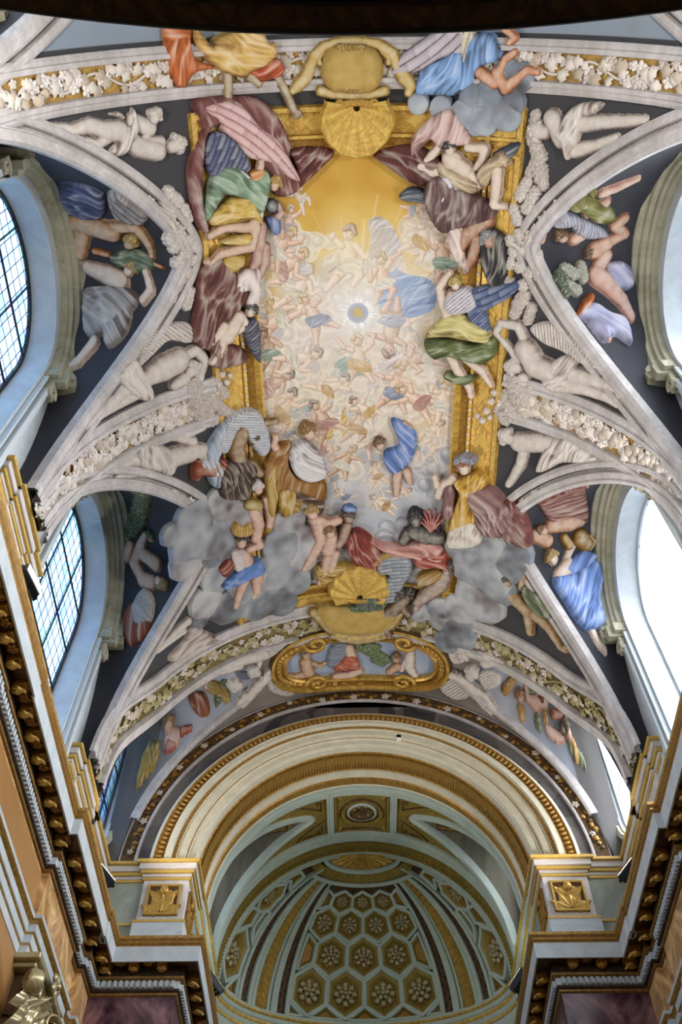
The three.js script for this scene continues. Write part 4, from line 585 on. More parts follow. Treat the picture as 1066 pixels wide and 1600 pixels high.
// ---------- coffered half dome ----------
const DOME = { r: 3.46, b: 2.0, z: -20.3 };
function dome(u, v, h = 0) { u *= deg; v *= deg; const x = sin(u) * cos(v), y = sin(v), z = -cos(u) * cos(v), n = V3(-x / DOME.r, -y / DOME.r, -z / DOME.b).normalize(); return { p: V3(DOME.r * x, YS + DOME.r * y, DOME.z + DOME.b * z).addScaledVector(n, h), n }; }
{
  const d = structure('ceiling_apse', 'half dome of gilt hexagonal coffers between pale ribs');
  mesh('dome_ground', gridSurface((u, v) => dome(lerp(-90, 90, u), lerp(-2, 90, v), -.14).p, 60, 40), M.brown, d);
  const line = (a, b, n = 14) => { const q = []; for (let i = 0; i <= n; i++) { const f = dome(lerp(a[0], b[0], i / n), lerp(a[1], b[1], i / n), -.14); q.push(f); } return q; };
  const poly = (c, n = 4, h = -.14) => { const q = []; for (let i = 0; i < c.length; i++) for (let k = 0; k < n; k++) { const a = c[i], b = c[(i + 1) % c.length]; q.push(dome(lerp(a[0], b[0], k / n), lerp(a[1], b[1], k / n), h)); } return q; };
  const bar = (pts, w, h, mat, name, closed) => mesh(name, moulding(pts, [[-w, -.03, 'e'], [-w, h - .02, 'e'], [-w * .7, h, 'e'], [w * .7, h, 'e'], [w, h - .02, 'e'], [w, -.03, 'e']], closed).e, mat, d);
  const rowV = [13.5, 29, 43, 54.5], rowH = [10.6, 9.6, 8.3, 6.4], D = 16.2;
  const hexAt = (uc, j, k = 1) => { const v = rowV[j], a = rowH[j] * k, w = D / 2 * k * 1; return [[uc, v + a], [uc + w, v + a * .48], [uc + w, v - a * .48], [uc, v - a], [uc - w, v - a * .48], [uc - w, v + a * .48]]; };
  function coffer(c, v, hex, rose, size) {
    const g = new THREE.Group(); g.name = 'coffer'; d.add(g);
    // sloping gilt sides of the coffer
    const cen = hex.reduce((s, q) => [s[0] + q[0] / hex.length, s[1] + q[1] / hex.length], [0, 0]), shrink = (k) => hex.map((q) => [lerp(cen[0], q[0], k), lerp(cen[1], q[1], k)]);
    const ring = (k0, h0, k1, h1) => { const a = poly(shrink(k0), 4, h0), b = poly(shrink(k1), 4, h1), n = a.length; return gridSurface((u, w) => { const i = Math.round(u * n) % n; return w < .5 ? a[i].p : b[i].p; }, n, 1); };
    mesh('coffer_side', merged([ring(.86, -.02, .72, -.04), ring(.72, -.04, .56, -.11)]), M.oliveGold, g); mesh('coffer_floor', ring(.56, -.115, .02, -.12), M.oldGold, g);
    if (rose) { const f = dome(cen[0], cen[1], -.1), o = mesh('rosette', roseGeo, M.gilt, g); o.position.copy(f.p); o.quaternion.setFromUnitVectors(V3(0, 0, 1), f.n); o.scale.setScalar(size); }
    bar(poly(shrink(.96)), .044 * (size / .5 * .5 + .5), .15, M.paleGreen, 'coffer_rib', true);
  }
  const roseGeo = (() => { const p = []; for (let i = 0; i < 8; i++) { const g = new THREE.SphereGeometry(.16, 6, 5); g.scale(1, .8, .6); g.translate(.36, 0, .06); g.rotateZ(i * PI / 4); p.push(g); } for (let i = 0; i < 5; i++) { const g = new THREE.SphereGeometry(.13, 6, 5); g.scale(1, .8, .8); g.translate(.17, 0, .12); g.rotateZ(i * 2 * PI / 5 + .3); p.push(g); } p.push(new THREE.SphereGeometry(.1, 6, 5).translate(0, 0, .2)); p.push(new THREE.TorusGeometry(.27, .05, 5, 16).translate(0, 0, .03)); return merged(p); })();
  [[-24.3, -8.1, 8.1, 24.3], [-16.2, 0, 16.2], [-24, -8, 8, 24].map((q) => q * .98), [-15.6, 0, 15.6]].forEach((us, j) => us.forEach((u) => coffer(u, rowV[j], hexAt(u, j), true, [.62, .52, .42, .3][j])));
  for (const e of [-1, 1]) { // half coffers at the gore's edge
    for (const [j, u0] of [[1, 24.6], [3, 23.8]]) coffer(0, 0, [[e * u0, rowV[j] + rowH[j] * .45], [e * 31, rowV[j] + rowH[j] * .9], [e * 32, rowV[j] - rowH[j] * .9], [e * u0, rowV[j] - rowH[j] * .45]], false, .4);
    for (const u of [31]) coffer(0, 0, [[e * 33, 2.8], [e * 26, 2.8], [e * 33, 8]], false, .3);
  }
  for (const u of [-16.2, 0, 16.2]) coffer(0, 0, [[u - 7.5, 2.8], [u + 7.5, 2.8], [u, 8.3]], false, .3);
  // gore borders, leaf strips and gilt guilloche ribs
  const wr = (u, w, h, mat, name, v0 = 0, v1 = 64) => mesh(name, moulding(line([u, v0], [u, v1], 24).map((f, i) => ({ ...f, miter: Math.max(.42, cos(lerp(v0, v1, i / 24) * deg)) })), [[-w, -.03, 'e'], [-w, h - .02, 'e'], [-w * .8, h, 'e'], [w * .8, h, 'e'], [w, h - .02, 'e'], [w, -.03, 'e']]).e, mat, d);
  for (const e of [-1, 1]) {
    wr(e * 33.6, .06, .17, M.paleGreen, 'gore_border', 2); wr(e * 36.6, .12, .08, M.darkBrown, 'leaf_strip', 2); wr(e * 40.2, .09, .17, M.paleGreen, 'pale_rib'); wr(e * 43, .04, .12, M.paleGreen, 'pale_rib');
    wr(e * 47.2, .18, .14, M.oliveGold, 'guilloche_rib'); wr(e * 51.8, .05, .17, M.paleGreen, 'pale_rib'); wr(e * 54.2, .06, .17, M.paleGreen, 'pale_rib'); wr(e * 57.6, .13, .07, M.darkBrown, 'leaf_strip', 2); wr(e * 61.2, .05, .17, M.paleGreen, 'gore_border', 2, 70); wr(e * 88, .09, .17, M.paleGreen, 'gore_border', 2, 80);
    for (let i = 0; i < 20; i++) { const v = lerp(2, 62, (i + .5) / 20), f = dome(e * 47.2, v, .0), o = mesh('guilloche_boss', roseGeo, M.gold, d); o.position.copy(f.p); o.quaternion.setFromUnitVectors(V3(0, 0, 1), f.n); o.scale.setScalar(.24 * Math.max(.45, cos(v * deg))); }
    for (const [u, nn] of [[36.6, 26], [57.6, 24]]) { const ls = []; for (let i = 0; i < nn; i++) { const v = lerp(3, 60, (i + .5) / nn), f = dome(e * u, v, -.06), q = new THREE.Quaternion().setFromUnitVectors(V3(0, 0, 1), f.n), s = .16 * Math.max(.45, cos(v * deg)); ls.push(leafShape.clone().scale(s, s * 1.6, s).rotateZ(i % 2 ? .6 : -.6).applyQuaternion(q).translate(f.p.x, f.p.y, f.p.z)); } stuff(mesh('leaf_relief', merged(ls), M.brown, d)); }
    const hx = (uc, v, a, w) => [[uc, v + a], [uc + w, v + a * .5], [uc + w, v - a * .5], [uc, v - a], [uc - w, v - a * .5], [uc - w, v + a * .5]].map((q) => [e * q[0], q[1]]);
    coffer(0, 0, hx(74.5, 17, 12, 10.5), true, .6); coffer(0, 0, hx(75, 45, 9, 9), true, .4); coffer(0, 0, [[63.5, 24], [69, 31], [69, 40], [63.5, 40]].map((q) => [e * q[0], q[1]]), false, .5); coffer(0, 0, [[72, 31], [84, 24], [84, 36], [74, 38]].map((q) => [e * q[0], q[1]]), false, .5); coffer(0, 0, [[64, 52], [74, 56], [84, 52], [80, 62], [68, 62]].map((q) => [e * q[0], q[1]]), false, .4);
    coffer(0, 0, [[63.5, 2.5], [74, 2.5], [63.5, 12]].map((q) => [e * q[0], q[1]]), false, .4);
  }
  const circle = (v, u0 = -90, u1 = 90, h = -.14) => { const q = []; for (let i = 0; i <= 60; i++) q.push(dome(lerp(u0, u1, i / 60), v, h)); return q; };
  bar(circle(1.2), .07, .16, M.paleGreen, 'base_band'); bar(circle(64.5, -62, 62), .05, .18, M.paleGreen, 'ring_band'); bar(circle(69, -90, 90), .13, .14, M.oliveGold, 'ring_gilt_band'); bar(circle(73.5, -90, 90), .05, .18, M.paleGreen, 'ring_band');
  const sh = thing('apse_shell', 'small fluted gilt shell at the top of the coffered half dome', 'shell'); 
  mesh('shell', gridSurface((u, w) => { const v = lerp(75, 90, w); return dome(lerp(-90, 90, u), v, -.1 + .05 * abs(sin(u * PI * 13)) * (1 - w) + .12 * w).p; }, 156, 8), M.gold, sh);
}
// ---------- floodlights on the cornice ----------
function floodlight(x, y, z, tx, ty, tz, power, label, color = FLOOD_COLOR) {
  const t = thing('floodlight', label, 'floodlight', null); t.position.set(x, y, z);
  const dir = V3(tx - x, ty - y, tz - z).normalize(), q = new THREE.Quaternion().setFromUnitVectors(V3(0, 0, 1), dir);
  const h = new THREE.Group(); h.name = 'lamp_head'; h.quaternion.copy(q); h.scale.setScalar(1.5); t.add(h); mesh('stand', new THREE.CylinderGeometry(.025, .03, y - 11.95, 8).translate(0, -(y - 11.95) / 2, 0), M.iron, t); mesh('base_plate', box(-.12, .12, -(y - 11.95), -(y - 11.975), -.1, .1, .005), M.iron, t);
  mesh('housing', new RoundedBoxGeometry(.3, .2, .12, 2, .02), M.iron, h); for (let i = -2; i <= 2; i++) mesh('cooling_fin', box(i * .05 - .006, i * .05 + .006, -.09, .09, -.11, -.05), M.iron, h);
  mesh('bracket', box(-.17, -.155, -.13, .03, -.02, .02), M.iron, h); mesh('bracket', box(.155, .17, -.13, .03, -.02, .02), M.iron, h);
  const glow = new THREE.MeshStandardMaterial({ color: 0x222222, emissive: color, emissiveIntensity: 9 }); const f = mesh('lamp_face', new THREE.PlaneGeometry(.27, .17).translate(0, 0, .062), glow, h); f.castShadow = false;
  const L = new THREE.SpotLight(color, power, 0, 1.25, 1, 2); L.name = 'floodlight_beam'; L.position.copy(dir).multiplyScalar(.16); L.target.position.copy(dir).multiplyScalar(3); L.castShadow = true; L.shadow.radius = 5; L.shadow.mapSize.set(1024, 1024); L.shadow.bias = -.0005; t.add(L); t.add(L.target);
}
for (const sd of [-1, 1]) { const n = sd < 0 ? 'left' : 'right';
  floodlight(sd * 4.98, 12.3, -1.2, -sd * 1.0, 19, -2.5, FLOOD, 'added unseen floodlight on the ' + n + ' cornice near the entrance, outside the frame');  // unseen pair, added so the vault is lit evenly
  floodlight(sd * (sd < 0 ? 4.97 : 5.2), 12.3, -7.76, sd < 0 ? 4.4 : -.8, sd < 0 ? 15.2 : 19, sd < 0 ? -5.2 : -8, FLOOD, sd < 0 ? 'shining floodlight on the left cornice between the two big windows' : 'added unseen floodlight set back on the right cornice beside the big windows');  // the right-hand lamp is an unseen addition to balance the vault lighting
  floodlight(sd * 4.97, 12.42, -14.75, -sd * 1.6, 18.6, -12.6, FLOOD * .75, 'small black floodlight on the ' + n + ' cornice next to the pier with the gilt panel');
  floodlight(sd * 3.22, 12.3, -18.2, 0, 17.5, -20.5, CHANCEL_FLOOD, 'small white-lit floodlight on the ' + n + ' chancel cornice', 0xf4ffe8);
}
// ---------- gallery overhead at the top of the picture ----------
{
  const t = thing('gallery', 'dark underside and curved front of a gallery overhead at the top edge', 'gallery');
  const front = (x) => -.36 + .034 * x * x;
  const sh = new THREE.Shape(); sh.moveTo(-5.3, -3.2); for (let i = 0; i <= 40; i++) { const x = lerp(-5.3, 5.3, i / 40); sh.lineTo(x, -Math.min(front(x), 1)); } sh.lineTo(5.3, -3.2); sh.lineTo(-5.3, -3.2);
  const g = new THREE.ExtrudeGeometry(sh, { depth: .25, bevelEnabled: true, bevelSize: .03, bevelThickness: .03, bevelSegments: 2 }); g.rotateX(-PI / 2); mesh('floor_slab', g.translate(0, 7.45, 0), M.black, t);
  const pts = []; for (let i = 0; i <= 40; i++) { const x = lerp(-5.2, 5.2, i / 40); pts.push({ p: V3(x, 7.75, Math.min(front(x), 1) + .06), n: V3(0, 0, -1) }); }
  mesh('parapet', moulding(pts, [[0, 0, 'e'], [0, .02, 'e'], [-.9, .02, 'e'], [-.9, -.08, 'e'], [0, -.08, 'e']]).e, M.darkBrown, t);
}
// ---------- figures, clouds and cloth modelled in relief on the plaster ----------
const surfaceOf = { b: (u, v, h) => barrel(u, v, h) };
for (const k of [1, 2, 3]) for (const [c, sd] of [['L', -1], ['R', 1]]) surfaceOf[k + c] = (u, v, h) => cap(bays[k], sd, Math.min(u, XW), clamp(v, bays[k].zc - bays[k].L * .98, bays[k].zc + bays[k].L * .98), h || 1e-4);
function smoothOutline(p) { // closed Catmull-Rom through the corners
  const n = p.length / 2, out = []; for (let i = 0; i < n; i++) for (let k = 0; k < 4; k++) { const t = k / 4, g = (j, c) => p[((i + j + n) % n) * 2 + c]; out.push([0, 1].map((c) => { const a = g(-1, c), b = g(0, c), d = g(1, c), e = g(2, c); return .5 * (2 * b + (d - a) * t + (2 * a - 5 * b + 4 * d - e) * t * t + (3 * b - a - 3 * d + e) * t * t * t); })); } return out;
}
const reliefMat = std(0xffffff, .8, 0, { vertexColors: true }), figRnd = 3;
const validOn = { b: (u, v) => v < .6 };
for (const k of [1, 2, 3]) validOn[k + 'L'] = validOn[k + 'R'] = (u, v) => abs(v - bays[k].zc) < bays[k].L * .985 && u > groinX(bays[k], v) + .01 && u < XW - .02;
function relief(parent, name, color, tex, lift, prims, map, flip, valid) {
  let x0 = 1e9, x1 = -1e9, y0 = 1e9, y1 = -1e9; const items = [];
  for (const p of prims) {
    if (p[0] === 'k') { for (let i = 2; i + 5 < p.length; i += 3) items.push({ t: 'k', dl: p[1], a: p.slice(i, i + 3), b: p.slice(i + 3, i + 6) }); for (let i = 2; i < p.length; i += 3) { x0 = Math.min(x0, p[i] - p[i + 2]); x1 = Math.max(x1, p[i] + p[i + 2]); y0 = Math.min(y0, p[i + 1] - p[i + 2]); y1 = Math.max(y1, p[i + 1] + p[i + 2]); } }
    else { const o = smoothOutline(p.slice(6)); items.push({ t: 'p', dl: p[1], w: p[2], an: p[3], amp: p[4], f: p[5], o }); for (const q of o) { x0 = Math.min(x0, q[0]); x1 = Math.max(x1, q[0]); y0 = Math.min(y0, q[1]); y1 = Math.max(y1, q[1]); } }
  }
  const cell = Math.max(.0105, Math.min(.016, (x1 - x0 + y1 - y0) / 170)); x0 -= cell * 2; y0 -= cell * 2; const nx = Math.ceil((x1 + cell * 2 - x0) / cell), ny = Math.ceil((y1 + cell * 2 - y0) / cell);
  const H = new Float32Array((nx + 1) * (ny + 1)).fill(-1), T = new Float32Array((nx + 1) * (ny + 1));
  const soft = tex === 'n' ? .15 : .02, put = (i, j, h, tone) => { const k = j * (nx + 1) + i; if (tex === 'n' && H[k] > 0) { const w = clamp(.5 + (h - H[k]) / (2 * soft), 0, 1); H[k] = lerp(H[k], h, w) + soft * w * (1 - w) * .7; T[k] = lerp(T[k], tone, w); return; } if (h > H[k]) { const d = h - H[k]; T[k] = H[k] > 0 && d < .02 ? lerp(T[k], tone, .5 + d / .04) : tone; H[k] = h; } else if (H[k] - h < .02) H[k] += Math.max(0, .006 - (H[k] - h) * .3); };
  for (const it of items) {
    let bx0, bx1, by0, by1;
    if (it.t === 'k') { bx0 = Math.min(it.a[0] - it.a[2], it.b[0] - it.b[2]); bx1 = Math.max(it.a[0] + it.a[2], it.b[0] + it.b[2]); by0 = Math.min(it.a[1] - it.a[2], it.b[1] - it.b[2]); by1 = Math.max(it.a[1] + it.a[2], it.b[1] + it.b[2]); }
    else { bx0 = Math.min(...it.o.map((q) => q[0])); bx1 = Math.max(...it.o.map((q) => q[0])); by0 = Math.min(...it.o.map((q) => q[1])); by1 = Math.max(...it.o.map((q) => q[1])); }
    for (let j = Math.max(0, Math.floor((by0 - y0) / cell)); j <= Math.min(ny, Math.ceil((by1 - y0) / cell)); j++) for (let i = Math.max(0, Math.floor((bx0 - x0) / cell)); i <= Math.min(nx, Math.ceil((bx1 - x0) / cell)); i++) {
      const x = x0 + i * cell, y = y0 + j * cell; if (!valid(x, y)) continue;
      if (it.t === 'k') {
        const dx = it.b[0] - it.a[0], dy = it.b[1] - it.a[1], l = dx * dx + dy * dy, t = l ? clamp(((x - it.a[0]) * dx + (y - it.a[1]) * dy) / l, 0, 1) : 0;
        let r = lerp(it.a[2], it.b[2], t), d = hyp(x - it.a[0] - dx * t, y - it.a[1] - dy * t);
        if (tex === 'n') r *= 1.08 + .22 * fbm(x * 2.2, y * 2.2, 3); else if (tex === 'c') r *= 1 + .25 * noise(x * 22, y * 22, 4);
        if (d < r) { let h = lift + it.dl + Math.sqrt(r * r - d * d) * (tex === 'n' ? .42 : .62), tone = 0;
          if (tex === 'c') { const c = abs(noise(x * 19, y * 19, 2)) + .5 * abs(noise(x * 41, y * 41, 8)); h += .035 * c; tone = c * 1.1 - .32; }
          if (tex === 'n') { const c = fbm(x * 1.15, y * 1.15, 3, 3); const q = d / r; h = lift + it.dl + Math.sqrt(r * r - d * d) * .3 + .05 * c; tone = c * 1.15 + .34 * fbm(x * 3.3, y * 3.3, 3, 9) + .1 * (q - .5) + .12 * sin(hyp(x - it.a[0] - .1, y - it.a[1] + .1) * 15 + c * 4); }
          if (tex === 's') { const q = d / r, m = fbm(x * 7, y * 7, 3); tone = .4 * (1 - q * q) - .5 * q * q * q + .6 * m + .12 * noise(x * 30, y * 30, 6); h += .016 * m; }  // limb shading put into the colour: lighter middle, darker rim
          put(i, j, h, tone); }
      } else {
        let inside = false, dm = 1e9; const o = it.o;
        for (let a = 0, b = o.length - 1; a < o.length; b = a++) { const [ax, ay] = o[a], [bx, by] = o[b]; if ((ay > y) !== (by > y) && x < (bx - ax) * (y - ay) / (by - ay) + ax) inside = !inside; const dx = bx - ax, dy = by - ay, t = clamp(((x - ax) * dx + (y - ay) * dy) / (dx * dx + dy * dy + 1e-9), 0, 1); dm = Math.min(dm, hyp(x - ax - dx * t, y - ay - dy * t)); }
        if (inside) {
          const e = Math.min(1, dm / it.w), dome = it.w * .75 * Math.sqrt(1 - (1 - e) * (1 - e)), c = cos(it.an), s = sin(it.an), along = x * c + y * s, across = -x * s + y * c;
          let fold, tone;
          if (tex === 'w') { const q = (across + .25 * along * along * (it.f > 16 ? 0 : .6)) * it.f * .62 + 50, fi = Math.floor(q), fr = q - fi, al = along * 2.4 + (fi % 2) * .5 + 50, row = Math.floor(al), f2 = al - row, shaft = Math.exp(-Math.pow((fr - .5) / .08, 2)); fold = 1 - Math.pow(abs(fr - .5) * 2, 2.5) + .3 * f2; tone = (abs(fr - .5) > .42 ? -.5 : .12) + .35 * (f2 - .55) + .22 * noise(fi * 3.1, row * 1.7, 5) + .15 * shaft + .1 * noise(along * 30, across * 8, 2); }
          else { const wx = .35 * noise(along * 1.3, across * 1.3, it.f), u = (across + wx * .55) * it.f * .62, v = along * 1.25 + wx * 2, n1 = noise(u, v, it.f * 3.1), n2 = noise(u * 2.15 + 5, v * 1.7, it.f), n3 = noise(u * 4.6, v * 3.1, 9), r1 = 1 - Math.min(1, abs(n1) * 2.6), r2 = 1 - Math.min(1, abs(n2) * 2.6), r3 = 1 - Math.min(1, abs(n3) * 2.4); fold = .62 * r1 * r1 + .34 * r2 + .12 * r3 + .25 * (n1 > 0 ? 1 : 0) * (1 - r1) * .6; tone = .62 * (r1 * r1 - .28) + .42 * (r2 - .42) + .14 * (r3 - .4) + .3 * n1 - .26 * Math.pow(1 - e, 3) + .16 * fbm(x * 7, y * 7, 2); }  // fold shading painted in: light ridges, dark creases and edges
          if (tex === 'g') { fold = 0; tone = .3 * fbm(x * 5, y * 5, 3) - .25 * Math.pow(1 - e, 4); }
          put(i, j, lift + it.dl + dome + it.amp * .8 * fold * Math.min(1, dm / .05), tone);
        }
      }
    }
  }
  // soften the height field, then mesh it with a skirt down to the plaster
  const S = H.slice(), W1 = nx + 1; if (tex !== 'w') for (let j = 1; j < ny; j++) for (let i = 1; i < nx; i++) { const k = j * W1 + i; if (H[k] < 0) continue; let s = 0, n = 0; for (const d of [-1, 1, -W1, W1]) if (H[k + d] > 0) { s += H[k + d]; n++; } if (n === 4) S[k] = H[k] * .5 + s / n * .5; }
  // separate islands become parts of their own
  const comp = new Int32Array(H.length).fill(-1); let nc = 0; const size = [];
  for (let k = 0; k < H.length; k++) { if (H[k] <= 0 || comp[k] >= 0) continue; const st = [k]; comp[k] = nc; let n = 0; while (st.length) { const q = st.pop(), qi = q % W1, qj = (q - qi) / W1; n++; for (let b = -1; b <= 1; b++) for (let a = -1; a <= 1; a++) { const ii = qi + a, jj = qj + b; if (ii < 0 || jj < 0 || ii > nx || jj > ny) continue; const r = jj * W1 + ii; if (H[r] > 0 && comp[r] < 0) { comp[r] = nc; st.push(r); } } } size.push(n); nc++; }
  let last = null;
  for (let cc = 0; cc < nc; cc++) {
  if (size[cc] < 14) continue;
  const id = new Int32Array(H.length).fill(-1), pos = [], col = [], idx = [], base = new THREE.Color(color), C = new THREE.Color();
  const vert = (i, j) => { const k = j * W1 + i; if (id[k] >= 0) return id[k]; const p = map(x0 + i * cell, y0 + j * cell, S[k] > 0 ? S[k] : tex === 's' ? Math.max(-.004, lift - .045) : -.004); pos.push(p.x, p.y, p.z); const t = clamp(T[k] * 1.25, -.72, .85); C.copy(base); if (t > 0) { C.r += (1 - C.r) * t * .42; C.g += (1 - C.g) * t * .4; C.b += (1 - C.b) * t * .34; } else { C.r *= 1 + t * .95; C.g *= 1 + t * 1.08; C.b *= 1 + t * 1.12; } col.push(C.r, C.g, C.b); return id[k] = pos.length / 3 - 1; };  // vertex colours carry the painted light and shade held in T
  for (let j = 0; j < ny; j++) for (let i = 0; i < nx; i++) {
    const k = j * W1 + i, on = (q) => H[q] > 0 && comp[q] === cc; if (!(on(k) || on(k + 1) || on(k + W1) || on(k + W1 + 1))) continue;
    const a = vert(i, j), b = vert(i + 1, j), c = vert(i, j + 1), d = vert(i + 1, j + 1); if (flip) idx.push(a, b, d, a, d, c); else idx.push(a, d, b, a, c, d);
  }
  if (!idx.length) continue;
  const g = new THREE.BufferGeometry(); g.setAttribute('position', new THREE.Float32BufferAttribute(pos, 3)); g.setAttribute('color', new THREE.Float32BufferAttribute(col, 3)); g.setIndex(idx); g.computeVertexNormals();
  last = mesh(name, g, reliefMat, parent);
  }
  return last;
}
